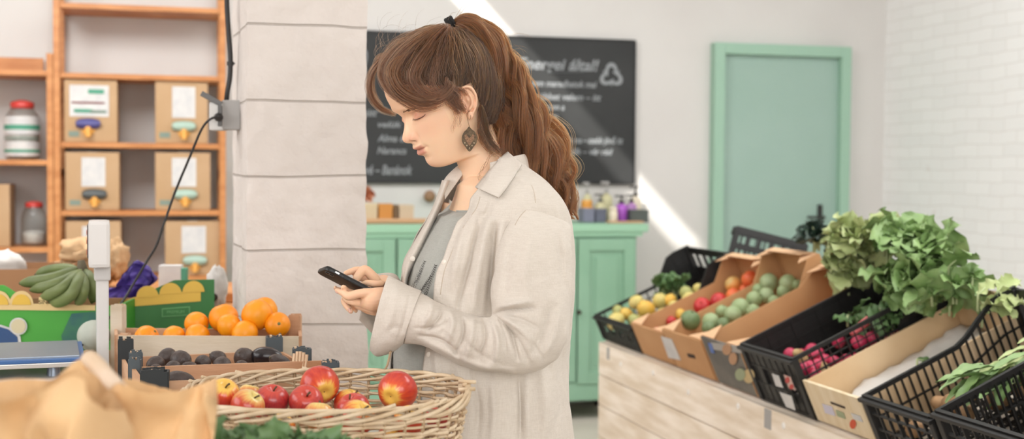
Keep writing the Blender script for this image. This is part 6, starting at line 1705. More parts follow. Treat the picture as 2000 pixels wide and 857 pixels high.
bvh_shirt = BVHTree.FromPolygons([tuple(v + V(PERS.location)) for v in mb.v], mb.f)
# placket seam and buttons
def strip_on(pts, w_px, name, m, bvh, off=.001, par=None, t=.001):
    pl = crom(pts, 6); mb = MB(); L_ = []; R_ = []
    for i, (x, y) in enumerate(pl):
        a = pl[max(0, i - 1)]; b = pl[min(len(pl) - 1, i + 1)]; dx, dy = b[0] - a[0], b[1] - a[1]; k = w_px / 2 / max(1e-6, math.hypot(dx, dy))
        p, q = hit(x - dy * k, y + dx * k, bvh, off), hit(x + dy * k, y - dx * k, bvh, off)
        if p is not None and q is not None: L_.append(p); R_.append(q)
    vs = L_ + R_; n_ = len(L_)
    if n_ < 2: print('strip missed', name); return
    mb.add(vs, [(i, i + 1, n_ + i + 1, n_ + i) for i in range(n_ - 1)]); return wpart(mb, name, m, smooth=True, solid=t)
strip_on([(938, 384), (930, 408), (911, 434), (892, 470), (880, 500), (868, 530), (860, 575)], 1.3, 'placket_seam', mat('linen_seam', '#c4b5a3', .9), bvh_shirt)
for x, y in ((868, 512), (838, 692)):
    p = hit(x, y, bvh_shirt, .001)
    if p: 
        b = MB(); b.lathe([(.0045, 0), (.005, .001), (.0035, .0018)], 16, p, Matrix.Rotation(pi / 2, 3, 'X')); wpart(b, 'shirt_button', mat('shell_button', '#e6ddd0', .3), smooth=True, angle=40)

# far placket: narrow band standing in front of the t-shirt, outer silhouette on the left
def loft(rows, n=24, name='', m=None, smooth=True, solid=.0018, folds=None, closed=False, near=None, seed=0, amp=0.0, sc_=20, ny=None):
    """rows of points lists -> grid (each row a list of same length)"""
    mb = MB(); k = len(rows[0]); vs = [V(p) for r in rows for p in r]
    fs = []
    for j in range(len(rows) - 1):
        for i in range(k - (0 if closed else 1)): fs.append((j * k + i, j * k + (i + 1) % k, (j + 1) * k + (i + 1) % k, (j + 1) * k + i))
    mb.add(vs, fs)
    if amp:
        for v in mb.v: v += V((0, -1, 0)) * amp * fbm(v + V((seed, 0, 0)), sc_, 3)
    if folds: apply_folds(mb, folds, near_y=ny)
    return wpart(mb, name, m, smooth=smooth, solid=solid), mb
rows = []
for (y, xo, xi) in crom([(352, 864, 880), (388, 852, 868), (430, 834, 850), (483, 803, 828), (516, 787, 812), (545, 785, 797), (600, 782, 793), (690, 761, 768), (760, 757, 765), (928, 752, 762)], 6):
    rows.append([tuple(P(xi + (xo - xi) * t, y, YW + .02 - .05 * sin(pi * t * .9) + .02 * t)) for t in [i / 9 for i in range(10)]])
_, fpm = loft(rows, name='far_placket', m=M_linen, amp=.004, seed=3)
for x, y in ((806, 505),):
    p = P(x, y, YW - .032); b = MB(); b.lathe([(.0045, 0), (.005, .001), (.0035, .0018)], 16, p, Matrix.Rotation(pi / 2, 3, 'X')); wpart(b, 'shirt_button', bpy.data.materials['shell_button'], smooth=True, angle=40)

# collar: near leaf, far leaf, stand round the neck
def collar(top, outer, Yt, Yo, name, fold=.006, near=False):
    rows = []; T = crom(top, 8); O_ = crom(outer, 8); n_ = len(T)
    for j in range(12):
        v = j / 11; r = []
        for i in range(n_):
            s = i / (n_ - 1); x = T[i][0] + (O_[i][0] - T[i][0]) * v; y = T[i][1] + (O_[i][1] - T[i][1]) * v
            Yy = (Yt[0] + (Yt[1] - Yt[0]) * s) * (1 - v) + (Yo[0] + (Yo[1] - Yo[0]) * s) * v - fold * sin(pi * v)
            hs = hit(x, y, bvh_shirt) if near else None
            if hs is not None: Yy = min(Yy, hs.y - .005 - .006 * sin(pi * v) - .004 * v)
            r.append(tuple(P(x, y, Yy)))
        rows.append(r)
    return loft(rows, name=name, m=M_linen, solid=.0035, amp=.002, seed=7)[0]
def yh(x, y, off):
    p = hit(x, y, bvh_shirt, off); return p.y if p is not None else YW - .1
collar([(992, 297), (972, 314), (952, 338), (929, 366)], [(1019, 321), (1006, 342), (990, 366), (974, 386)], (YW - .030, YW - .085), (yh(1019, 330, .008), yh(974, 386, .010)), 'collar_leaf', near=True)
collar([(898, 322), (886, 332), (874, 344), (866, 356)], [(903, 342), (893, 356), (880, 374), (869, 390)], (YW + .03, YW + .02), (YW + .005, YW - .01), 'collar_leaf')
mb = MB()
def standf(u, v):
    th = 1.35 + u * (2 * pi - 2.5) ; 
    c = P(948, 330, YW + .0); c.z = 0
    base_z = sint([0, .25, .5, .75, 1], [P(0, 350, YW).z, P(0, 318, YW).z, P(0, 298, YW).z, P(0, 318, YW).z, P(0, 345, YW).z], u)
    r = .060 + .004 * v; c2 = c + V((.018 * sin(pi * u) , 0, 0))
    return c2 + BF * (r * 1.02 * cos(th)) + BL * (r * .98 * sin(th)) + V((0, 0, base_z - .030 + .032 * v))
mb.grid(standf, 60, 8); wpart(mb, 'collar_stand', M_linen, smooth=True, solid=.002)
# collar back fold
mb = MB()
def backf(u, v):
    th = 1.15 + u * (pi + .6); c = P(948, 330, YW); c.z = 0
    bz = sint([0, .3, .5, .7, 1], [P(0, 312, YW).z, P(0, 296, YW).z, P(0, 294, YW).z, P(0, 300, YW).z, P(0, 330, YW).z], u)
    r = .064 + .012 * v; c2 = c + V((.010, 0, 0)); return c2 + BF * (r * cos(th)) + BL * (r * sin(th)) + V((0, 0, bz - .036 * v * v))
mb.grid(backf, 50, 10); wpart(mb, 'collar_back', M_linen, smooth=True, solid=.002)

# t-shirt
mb = MB()
def tee_pt(u, v):
    th = u * 2 * pi; f = (1 + cos(th)) / 2
    ytop = 338 + 74 * (f ** 1.6 if sin(th) < 0 else f ** .45); y = ytop + (905 - ytop) * v
    xl, xr = sint(sy, sl_, y), sint(sy, sr_, y); xl2 = interp([338, 380, 411, 440, 480, 520, 560, 600, 690, 760, 905], [885, 868, 858, 842, 822, 806, 798, 792, 768, 768, 765], y)
    b = sint(sy, sb, y) * .86; cL, cR = P(xl2, y, YW), P(xr - 22, y, YW); hw = (cR.x - cL.x) / 2; c = (cL + cR) / 2
    a = sqrt(max(.0012, hw * hw - (b * sin(BYAW)) ** 2)) / cos(BYAW)
    k = min(1, .80 + v * 4) if y < 420 else 1
    p = c + BF * (a * cos(th) * k) + BL * (b * sin(th) * k); p += BF * (.004 * fbm(V((th * 1.4, 0, p.z * 4)), 2.0, 3)) * min(1, v * 6)
    return p
mb.grid(tee_pt, 120, 120, wrap=True)
apply_folds(mb, [([(900, 415), (880, 450), (862, 500), (850, 560)], 5, -.004), ([(880, 420), (860, 460), (842, 510)], 5, .004), ([(800, 640), (800, 700)], 8, .004)], near_y=lambda v: YW)
tee = wpart(mb, 'grey_tshirt', M_tee, smooth=True, solid=.0012)
bvh_tee = BVHTree.FromPolygons([tuple(v + V(PERS.location)) for v in mb.v], mb.f)
mb2 = MB(); ps = [hit(x, y, bvh_tee, .001) for x, y in crom([(881, 392), (884, 402), (891, 410), (900, 413), (910, 411), (918, 405)], 5)]; ps = [p for p in ps if p is not None]
tp = [V(tee_pt(u / 80, 0)) for u in range(80)]; mb2.tube(tp, (.0022), 8, closed=True); wpart(mb2, 'tshirt_neckband', M_tee, smooth=True)
M_print = mat('tshirt_print_dark', '#3d3a36', .8); pr = MB()
def branch(p0, p1, n_, L_):
    a = V((*p0, 0)); b = V((*p1, 0)); d = (b - a); nrm = V((-d.y, d.x, 0)).normalized(); dn = d.normalized()
    def seg(q0, q1, r_):
        pts = [hit(q0.x + (q1.x - q0.x) * t, q0.y + (q1.y - q0.y) * t, bvh_tee, .0006) for t in (0, .5, 1)]
        if all(x is not None for x in pts) and max((pts[i] - pts[i + 1]).length for i in (0, 1)) < .03: pr.tube(pts, [r_, r_ * .8, r_ * .4], 5)
    seg(a, b, .0011)
    for i in range(n_):
        t = (i + .5) / n_; c = a + d * t; l_ = L_ * (1.1 - .6 * t)
        for s in (-1, 1): seg(c, c + (nrm * s * .8 + dn * .9) * l_ * .55, .0010)
branch((806, 566), (830, 510), 17, 13); branch((830, 578), (851, 518), 17, 14); branch((820, 572), (842, 538), 10, 9)
if pr.v: wpart(pr, 'tshirt_print', M_print)

# sleeves: rings from top / bottom pixels
def sleeve(rows, name, folds, ny, n=72, sub=9, seed=0, amp=.004):
    rr = crom([tuple(P(*t, Y + DY)) + tuple(P(*b, Y + DY)) + (ry,) for t, b, Y, ry in rows], sub); out = []
    for r in rr:
        T, B, ry = V(r[:3]), V(r[3:6]), r[6]; ring_ = []
        for i in range(n):
            a = 2 * pi * i / n; e = 2.2; k = (abs(cos(a)) ** e + abs(sin(a)) ** e) ** (-1 / e)
            p = (T + B) / 2 + (T - B) / 2 * (cos(a) * k) + V((0, -1, 0)) * ry * (sin(a) * k); ring_.append(p)
        out.append(ring_)
    mb = MB(); kk = n; vs = [p for r in out for p in r]; fs = []
    for j in range(len(out) - 1):
        for i in range(n): fs.append((j * n + i, j * n + (i + 1) % n, (j + 1) * n + (i + 1) % n, (j + 1) * n + i))
    mb.add(vs, fs)
    for i, v in enumerate(mb.v):
        j = i // n; T, B = V(rr[j][:3]), V(rr[j][3:6]); o_ = (v - (T + B) / 2).normalized()
        v += o_ * (amp * fbm(v + V((seed, 0, 0)), 18, 3) + amp * .9 * fbm(v * .6 + V((seed, 2, 0)), 30, 2))
    apply_folds(mb, folds, near_y=ny)
    return mb
SLV = [((1008, 372), (1098, 430), 2.262, .030), ((996, 396), (1112, 440), 2.230, .050), ((984, 440), (1114, 470), 2.200, .064), ((971, 490), (1114, 520), 2.180, .068), ((963, 545), (1113, 585), 2.165, .068),
       ((961, 590), (1108, 655), 2.158, .068), ((960, 612), (1078, 706), 2.155, .066), ((952, 617), (1020, 728), 2.155, .062), ((925, 614), (952, 722), 2.160, .058), ((893, 607), (896, 708), 2.170, .055),
       ((862, 594), (856, 686), 2.182, .052), ((838, 582), (820, 670), 2.195, .050), ((818, 572), (792, 668), 2.205, .052)]
sl_folds = [([(978, 614), (992, 610), (1008, 612), (1030, 622)], 2.5, -.004), ([(972, 620), (985, 650), (990, 690)], 2.5, -.004), ([(940, 616), (945, 640), (940, 665)], 3, -.003), ([(868, 606), (872, 630), (862, 655)], 3, -.003), ([(905, 660), (935, 690), (985, 712)], 4, -.003), ([(1000, 625), (1030, 655), (1060, 700)], 3, -.005), ([(850, 630), (880, 650), (905, 690)], 4, .002), ([(964, 614), (990, 606), (1020, 604), (1042, 600)], 4.0, -0.0149), ([(975, 600), (1005, 592), (1035, 588)], 4.0, 0.0105), ([(968, 618), (992, 640), (1004, 668), (1012, 700)], 4.8, -0.0149), ([(985, 622), (1015, 640), (1040, 668)], 4.8, 0.0119), ([(978, 618), (1012, 622), (1050, 640)], 4.0, -0.0089),
            ([(960, 622), (972, 660), (968, 700), (950, 722)], 5.6, 0.0133), ([(945, 620), (948, 660), (935, 700)], 4.8, -0.0119), ([(928, 618), (920, 660), (912, 700)], 5.6, 0.0119), ([(900, 612), (905, 650), (890, 690)], 4.8, -0.0133),
            ([(880, 604), (885, 630), (875, 668)], 5.6, 0.0133), ([(862, 598), (858, 620), (835, 645)], 4.8, -0.0119), ([(845, 588), (842, 610), (825, 640)], 4.8, 0.0105), ([(990, 640), (1010, 660), (1035, 710)], 5.6, -0.0089),
            ([(820, 655), (870, 668), (910, 712)], 4.0, -0.0105), ([(835, 668), (880, 690), (940, 715), (1000, 722)], 5.6, 0.0089), ([(1085, 450), (1095, 500), (1100, 560)], 5.6, -0.0075), ([(1040, 440), (1030, 500), (1020, 560)], 9.6, 0.0059), ([(1075, 600), (1060, 650), (1040, 690)], 7.2, -0.0089), ([(1000, 470), (992, 520), (985, 580)], 6.4, -0.0059), ([(1095, 600), (1085, 650), (1065, 690)], 5.6, 0.0089), ([(810, 640), (850, 640), (880, 625)], 3.2, -0.0059)]
mb = sleeve(SLV, '', sl_folds, lambda v: 2.19 + DY, n=110, sub=16, seed=2, amp=.0035); sm = wpart(mb, 'sleeve', M_linen, smooth=True, solid=.0018)
bvh_sl = BVHTree.FromPolygons([tuple(v + V(PERS.location)) for v in mb.v], mb.f)
CUF = [((822, 571), (788, 669), 2.203, .0545), ((800, 561), (772, 680), 2.206, .056), ((780, 551), (752, 690), 2.210, .056), ((766, 544), (736, 693), 2.214, .054), ((758, 541), (724, 682), 2.217, .052)]
cf = [([(800, 575), (790, 620), (775, 668)], 3, -.003), ([(775, 560), (768, 610), (748, 670)], 6, .003), ([(750, 660), (765, 640), (790, 645)], 6, -.004), ([(740, 640), (745, 600), (758, 570)], 7, .003)]
mb = sleeve(CUF, '', cf, lambda v: 2.215 + DY, n=90, sub=10, seed=9, amp=.002); wpart(mb, 'cuff', M_linen, smooth=True, solid=.003)
strip_on([(1046, 396), (1030, 408), (1015, 424), (1006, 440)], 1.4, 'shoulder_seam', bpy.data.materials['linen_seam'], bvh_sl)
strip_on([(1018, 336), (1032, 352), (1042, 372), (1046, 396)], 1.2, 'yoke_seam', bpy.data.materials['linen_seam'], bvh_shirt)
# far sleeve and cuff
FSL = [((880, 390), (940, 430), 2.49, .05), ((860, 480), (940, 500), 2.50, .055), ((845, 560), (930, 640), 2.50, .055), ((830, 575), (840, 690), 2.48, .052), ((800, 572), (790, 672), 2.44, .048), ((780, 566), (760, 665), 2.41, .045)]
mb = sleeve(FSL, '', [], None, n=60, sub=8, seed=5); wpart(mb, 'sleeve', M_linen, smooth=True, solid=.0018)
FCU = [((790, 560), (770, 668), 2.41, .045), ((768, 535), (738, 655), 2.37, .045), ((738, 534), (703, 622), 2.335, .043)]
mb = sleeve(FCU, '', [([(710, 612), (722, 625), (735, 645)], 3, .004), ([(718, 606), (728, 620), (742, 640)], 3, -.004)], None, n=60, sub=10, seed=6, amp=.003); wpart(mb, 'cuff', M_linen, smooth=True, solid=.0025)

# trousers and shoes (hidden behind the shirt hem from the photographer's place)
M_jean = mat('blue_trousers', '#4c5666', .8, '#434c5c', 30, bump=.1)
for sgn_, c0 in ((1, .075), (-1, -.075)):
    hp = V((PERS.location.x - .025, YW + .01, .83)) + BL * (c0 * sgn_ * sgn_)
    mb = MB(); mb.tube([hp + V((0, 0, .06)), hp, hp + V((.0, 0, -.18)), hp + V((0, 0, -.40)), hp + V((0, 0, -.60)), hp + V((.0, 0, -.755))], [(.085, .085), (.095, .092), (.088, .085), (.066, .066), (.058, .058), (.056, .056)], 24)
    wpart(mb, 'trouser_leg', M_jean, smooth=True)
    ft = V((hp.x, hp.y, 0)); mb = MB()
    mb.tube([ft - BF * .06 + V((0, 0, .035)), ft - BF * .05 + V((0, 0, .040)), ft + BF * .02 + V((0, 0, .045)), ft + BF * .10 + V((0, 0, .034)), ft + BF * .155 + V((0, 0, .026)), ft + BF * .175 + V((0, 0, .022))], [(.018, .02), (.034, .034), (.040, .042), (.042, .032), (.034, .024), (.012, .010)], 20)
    for v in mb.v: v.z = max(v.z, .001)
    wpart(mb, 'shoe', mat('white_canvas_shoe', '#d8d4cc', .7), smooth=True)

# earring: leaf-shaped brass plate on a hook
M_brass = mat('antique_brass', '#5d4c38', .45, '#3d3226', 300, metal=.75, bump=.3, bscale=500, bdist=.0006); M_cop = mat('copper_inlay', '#87654a', .45, '#5f4733', 700, metal=.5, bump=.5, bscale=600, bdist=.0008)
EYR = HC.y - .072
def er(x, y, dy=0.0): return P(x, y, EYR + dy)
half = [(916, 247), (921, 252), (928, 258), (932, 268), (931, 278), (925, 287), (917, 296)]
lft = [(909, 287), (903, 278), (902, 268), (906, 258), (912, 252)]
ol = crom(half + lft, 3, closed=True)
c = er(917, 272); mb = MB(); mb.slab([er(x, y) for x, y in ol], (0, 1, 0), .0012); earr = wpart(mb, 'earring', M_brass, bevel=.0003)
mb = MB(); mb.slab([er(x, y, -.0014) for x, y in ((917, 258), (927, 264), (926, 271), (917, 285), (908, 271), (907, 264))], (0, 1, 0), .0012); wpart(mb, 'earring_inlay', M_cop)
mb = MB(); mb.slab([er(x, y, -.0028) for x, y in ((917, 253), (923, 259), (922, 264), (917, 269), (912, 264), (911, 259))], (0, 1, 0), .0012); wpart(mb, 'earring_inlay', M_brass)
for x, y in ((908, 279), (917, 289), (926, 279), (912, 284), (922, 284)):
    mb = MB(); mb.lathe([(.0010, 0), (.0006, .0006)], 8, er(x, y, -.0002), Matrix.Rotation(pi / 2, 3, 'X')); wpart(mb, 'earring_stud', mat('earring_stone', '#cfc0a0', .2) if x == 908 else bpy.data.materials['earring_stone'])
mb = MB(); mb.tube(crom([er(917, 248), er(915, 240), er(912, 226, .003), er(915, 217, .006), er(919, 224, .004), er(919, 232, .002)], 5), .0005, 6); wpart(mb, 'earring_hook', M_cop, smooth=True)
for k_ in ('earring_inlay', 'earring_inlay.001', 'earring_stud', 'earring_stud.001', 'earring_stud.002', 'earring_stud.003', 'earring_stud.004', 'earring_hook'):
    if k_ in bpy.data.objects: bpy.data.objects[k_].parent = earr

# ================================================================ hair
def hair_mat(name, c_dark, c_mid, c_light):
    m, nt, b = new_mat(name); N, L = nt.nodes, nt.links; N.remove(b)
    hb = N.new('ShaderNodeBsdfHairPrincipled'); hb.model = 'CHIANG'; hb.parametrization = 'COLOR'
    hi = N.new('ShaderNodeHairInfo'); r = N.new('ShaderNodeValToRGB'); e = r.color_ramp.elements
    e[0].position = 0; e[0].color = lin(c_dark); e[1].position = 1; e[1].color = lin(c_light); k = e.new(.55); k.color = lin(c_mid)
    L.new(hi.outputs['Random'], r.inputs['Fac']); L.new(r.outputs['Color'], hb.inputs['Color'])
    hb.inputs['Roughness'].default_value = .35; hb.inputs['Radial Roughness'].default_value = .5
    L.new(hb.outputs[0], N['Material Output'].inputs[0]); return m
M_hair = hair_mat('brown_hair', '#180e07', '#2f1b0f', '#63401f'); M_pony = hair_mat('auburn_hair', '#2f180b', '#5c3217', '#8f5427'); M_fringe = hair_mat('light_brown_hair', '#25160c', '#47291a', '#80573a')
M_capm = mat('hair_under_layer', '#4a3427', .6, '#3c2a20', 30, (1, 1, 1), bump=.5, bscale=60)
CAPC = (-.004, 0.0, .038)
def cap_r(d):
    """radius of the hair cap in direction d = (F, C, U)"""
    ax = (.108 if d[0] > 0 else .112, .0815, .106 if d[2] > 0 else .135); e = 2.25
    return (sum(abs(d[i] / ax[i]) ** e for i in range(3))) ** (-1 / e)
def cap_pt(d, lift=0.0):
    d = V(d).normalized(); r = cap_r(d) + lift; return (CAPC[0] + d.x * r, d.y * r, CAPC[2] + d.z * r)
def is_hair(F, Cc, U):
    if F > .015: return U > .046 + .055 * min(1, (F - .015) / .085)
    if F > -.034: return U > .031
    return U > -.060
TIE = V((-.0787, 0, .1358)); TD = (TIE - V(CAPC)).normalized()
# opaque under layer
mb = MB(); NA, NB = 120, 70; keep = {}; vs = []; fs = []
for j in range(NB):
    for i in range(NA):
        th = pi * (j + .5) / NB; ph_ = 2 * pi * i / NA; d = V((sin(th) * cos(ph_), sin(th) * sin(ph_), cos(th))); vs.append(cap_pt(d, -.0035))
ok = [is_hair(*p) for p in vs]
for j in range(NB - 1):
    for i in range(NA):
        q = (j * NA + i, j * NA + (i + 1) % NA, (j + 1) * NA + (i + 1) % NA, (j + 1) * NA + i)
        if all(ok[k] for k in q): fs.append(q)
fs.append(tuple(range(NA)))
used = sorted({i for f in fs for i in f}); mp_ = {a: b for b, a in enumerate(used)}
mb.add([H(*vs[i]) for i in used], [tuple(mp_[i] for i in f) for f in fs]); wpart(mb, 'hair_base', M_capm, smooth=True, solid=.003)
def cap_hit(px, py, lift):
    """where the view ray meets the cap blown up by lift (march)"""
    d = ray(px, py).normalized(); t = 2.0; prev = None
    while t < 2.75:
        p = CAM + d * t; F, Cc, U = Hinv(p); q = V((F, Cc, U)) - V(CAPC); r = q.length; s = r - cap_r(q.normalized()) - lift
        if s < 0: return p
        t += max(.0012, s * .6)
    return None
strands = {'scalp': [], 'pony': [], 'fringe': []}
rr = random.Random(11)
cnt = 0
while cnt < 9500:
    d = V((rr.gauss(0, 1), rr.gauss(0, 1), rr.gauss(0, 1))).normalized()
    if d.y < -.35 and rr.random() < .7: continue
    p = cap_pt(d)
    if not is_hair(*p): continue
    cnt += 1
    lift0 = rr.uniform(-.003, .0015); cl = (int(p[0] * 90), int(p[1] * 90), int(p[2] * 90)); cn = noise.noise(V((p[0] * 60, p[1] * 60, p[2] * 60)))
    K_ = 12; pts = []; ang = d.angle(TD); ax = d.cross(TD)
    if ax.length < 1e-3: continue
    ax.normalize(); mids = .010 * (1 if p[0] > .0 else .45) * (.6 + .8 * rr.random())
    for i in range(K_):
        t = i / (K_ - 1); dd = Matrix.Rotation(ang * t, 3, ax) @ d
        lf = lift0 + mids * sin(pi * t) + .0035 * cn * sin(pi * t) + .0016 * sin(t * 9 + cn * 14)
        q = V(cap_pt(dd, lf)); q += ax * (.0035 * sin(t * 7 + cn * 9) * sin(pi * t)); pts.append(H(*q))
    strands['scalp'].append((pts, .00030))
# ponytail
PT = [((876, 50), (884, 40), .006), ((893, 57), (904, 28), .016), ((905, 68), (938, 34), .026), ((922, 96), (972, 62), .032), ((938, 135), (1000, 104), .036), ((946, 190), (1018, 152), .038), ((958, 245), (1046, 200), .038), ((982, 296), (1080, 258), .036), ((1014, 340), (1104, 322), .034), ((1052, 376), (1112, 368), .028), ((1088, 408), (1120, 410), .016), ((1118, 430), (1132, 432), .005)]
ptf = crom([(a[0], a[1], b[0], b[1], w) for a, b, w in PT], 5); NPt = len(ptf)
clumps = [(rr.uniform(-1, 1), rr.uniform(-1, 1), rr.uniform(0, 6.28), rr.uniform(.7, 1.3), rr.uniform(.82, 1.0)) for _ in range(64)]
clumps = [c_ for c_ in clumps if c_[0] ** 2 + c_[1] ** 2 < 1.1]
for s in range(9500):
    cu, cv, phs, fr, ln = clumps[rr.randrange(len(clumps))]
    u0, v0 = cu + rr.gauss(0, .085), cv + rr.gauss(0, .085); mag = sqrt(u0 * u0 + v0 * v0)
    if mag > 1.05: u0 /= mag; v0 /= mag
    stray = rr.random() < .04; pts = []; L_ = int(NPt * (ln if rr.random() < .7 else rr.uniform(.45, .95))); L_ = max(12, min(NPt, L_))
    for i in range(0, L_, 1):
        t = i / (NPt - 1); ax_, ay, bx, by, w = ptf[i]; wav = min(1, t * 2.2)
        ua = u0 + wav * (.30 + .22 * t) * sin(phs + t * 18 * fr) * (1.6 if stray else 1); va = v0 + wav * .34 * cos(phs * 1.3 + t * 16 * fr)
        x = (ax_ + bx) / 2 + (bx - ax_) / 2 * ua; y = (ay + by) / 2 + (by - ay) / 2 * ua
        x += wav * 2.2 * sin(t * 34 * fr + phs * 2); pts.append(P(x, y, YW + .012 + va * w + .018 * t))
    strands['pony'].append((pts, .00033))
# locks over the forehead and round the ear
def lock(pl, n, wpx, key='fringe', lift=.010, depth=.006, Y=None, wave=0.0, taper=.12, rad=.00030, spread=1.0, seed=0):
    pts2 = crom(pl, 6); k = len(pts2); lastY = None; base = []
    for x, y in pts2:
        p = cap_hit(x, y, lift) if Y is None else None
        base.append((x, y, p.y if p is not None else None))
    ys = [b_[2] for b_ in base]
    if Y is not None: ys = [Y] * k if not isinstance(Y, (list, tuple)) else [Y[0] + (Y[1] - Y[0]) * i / (k - 1) for i in range(k)]
    else:
        known = [(i, y) for i, y in enumerate(ys) if y is not None]
        if not known: ys = [HC.y - .02] * k
        else: ys = [interp([a for a, _ in known], [b_ for _, b_ in known], i) if len(known) > 1 else known[0][1] for i in range(k)]
    r2 = random.Random(seed + n)
    for s in range(n):
        a, b_ = r2.gauss(0, .42), r2.gauss(0, .5); ph1 = r2.uniform(0, 6.28); sh = r2.uniform(.8, 1); out = []
        st0 = int(r2.uniform(0, .10) * k); wa = r2.uniform(.04, .16); wf = r2.uniform(4, 9)
        for i in range(st0, int(k * sh)):
            t = i / (k - 1); x, y, _ = base[i]; x0, y0, _ = base[max(0, i - 1)]; x1, y1, _ = base[min(k - 1, i + 1)]; dx, dy = x1 - x0, y1 - y0; L2 = max(1e-6, math.hypot(dx, dy))
            w = wpx * (taper + (1 - taper) * sin(pi * min(1, t * .86 + .01)) ** .8) * (a + wa * sin(t * wf + ph1)) * spread + wave * sin(t * 12 + ph1)
            out.append(P(x - dy / L2 * w, y + dx / L2 * w, ys[i] + depth * b_))
        if len(out) > 3: strands[key].append((out, rad))
# far side curl hanging in front of the brow
lock([(800, 92), (768, 108), (742, 122), (726, 144), (721, 170), (728, 195), (744, 212), (762, 220), (776, 224)], 190, 7.5, Y=(YW - .01, YW + .03), seed=1, taper=.5)
lock([(790, 95), (760, 108), (738, 130), (728, 155), (732, 185), (750, 208)], 70, 6, Y=(YW, YW + .045), seed=2)
lock([(760, 105), (742, 112), (737, 130), (748, 140)], 60, 9, Y=(YW + .0, YW + .02), seed=3)
# near side sweeps
lock([(870, 50), (835, 66), (800, 86), (768, 110), (752, 138), (762, 165), (790, 190), (825, 205), (855, 200), (876, 184)], 230, 16, lift=.012, seed=4)
lock([(872, 49), (845, 62), (812, 84), (780, 115), (768, 145), (785, 175), (820, 194), (850, 192), (872, 178)], 200, 19, lift=.017, seed=5)
lock([(876, 48), (862, 62), (838, 92), (815, 125), (808, 155), (828, 182), (856, 190), (880, 172), (884, 150)], 150, 19, lift=.014, seed=6)
lock([(878, 47), (872, 62), (864, 92), (850, 130), (846, 160), (862, 180), (882, 176)], 90, 16, lift=.010, seed=7)
lock([(770, 118), (752, 132), (748, 150), (760, 172), (785, 192), (812, 204)], 220, 10, lift=.006, seed=8)
lock([(868, 52), (830, 62), (800, 74), (775, 88), (752, 112), (742, 130)], 80, 14, lift=.014, seed=14)
# loose messy strands over the crown and bangs
for k, (pl, n_, w_) in enumerate([([(874, 50), (838, 66), (800, 92), (772, 122), (762, 150)], 26, 34), ([(872, 52), (845, 80), (820, 118), (806, 150), (822, 178)], 24, 36), ([(878, 50), (868, 90), (862, 130), (868, 160)], 26, 34), ([(880, 50), (890, 90), (898, 130), (900, 158)], 22, 34), ([(884, 50), (908, 85), (926, 125), (934, 165)], 20, 34), ([(790, 108), (772, 140), (786, 172), (822, 192), (864, 186)], 20, 26)]):
    lock(pl, n_, w_, lift=.019 if k != 4 else .012, depth=.003, seed=60 + k, wave=2.2, rad=.00026, key='pony' if k % 2 else 'fringe')
# sideburn and nape wisps
lock([(872, 150), (876, 175), (886, 196), (893, 214), (900, 222)], 150, 9, lift=.004, seed=9, wave=1.5)
lock([(862, 165), (872, 190), (884, 205), (898, 212), (906, 208)], 90, 7, lift=.006, seed=10, wave=1.5)
lock([(884, 170), (893, 186), (896, 200), (904, 212), (910, 222)], 120, 9, lift=.004, seed=21, wave=2.2)
lock([(878, 160), (890, 172), (904, 176), (912, 188)], 60, 6, lift=.006, seed=22, wave=2)
lock([(888, 205), (890, 225), (886, 245), (882, 262)], 14, 6, Y=HC.y - .082, seed=11, wave=2, rad=.0002)
lock([(895, 210), (899, 232), (896, 250)], 12, 5, Y=HC.y - .085, seed=12, wave=2, rad=.0002)
lock([(940, 205), (945, 240), (955, 275), (985, 305)], 200, 12, 'scalp', Y=(HC.y - .055, HC.y - .03), seed=13)
lock([(935, 235), (940, 262), (955, 290), (972, 305)], 60, 8, 'scalp', Y=(HC.y - .062, HC.y - .045), seed=15, wave=2)
lock([(960, 300), (945, 325), (935, 345), (942, 358)], 6, 4, 'scalp', Y=HC.y - .075, seed=16, wave=2, rad=.0002)
lock([(1010, 310), (1040, 350), (1070, 385), (1092, 410)], 200, 10, 'pony', Y=(HC.y + .0, HC.y + .01), seed=17, wave=3)
# flyaways
for i in range(120):
    x0, y0 = rr.choice([(rr.uniform(730, 800), rr.uniform(85, 130)), (rr.uniform(740, 880), rr.uniform(50, 110)), (rr.uniform(930, 1010), rr.uniform(60, 160)), (rr.uniform(1030, 1100), rr.uniform(250, 380))])
    a = rr.uniform(-2.6, -.3) if x0 < 900 else rr.uniform(-.9, .9); pts = []; x, y = x0, y0
    for k in range(9): pts.append(P(x, y, YW + rr.uniform(-.001, .001))); x += 5 * cos(a); y += 5 * sin(a); a += rr.uniform(.05, .3)
    strands['pony' if x0 > 900 else 'fringe'].append((pts, .00014))
for pl in ([(884, 42), (892, 30), (902, 14), (915, 4)], [(880, 44), (878, 34), (882, 26), (890, 24)], [(886, 42), (900, 26), (908, 16), (922, 6)]):
    strands['pony'].append(([P(x, y, YW + .01) for x, y in crom(pl, 5)], .0003))
def build_hair(name, items, m):
    cv = bpy.data.hair_curves.new(name); cv.add_curves([len(p) for p, _ in items])
    off = V(PERS.location); pos = []; rad = []
    for pts, r in items:
        k = len(pts)
        for i, p in enumerate(pts): q = V(p) - off; pos += [q.x, q.y, q.z]; rad.append(r * (1 - .6 * (i / (k - 1)) ** 2))
    cv.attributes['position'].data.foreach_set('vector', pos)
    ra = cv.attributes.get('radius') or cv.attributes.new('radius', 'FLOAT', 'POINT'); ra.data.foreach_set('value', rad)
    cv.materials.append(m); o = bpy.data.objects.new(name, cv); C.objects.link(o); o.parent = PERS; return o
build_hair('scalp_hair', strands['scalp'], M_hair); build_hair('ponytail', strands['pony'], M_pony); build_hair('fringe_locks', strands['fringe'], M_fringe)
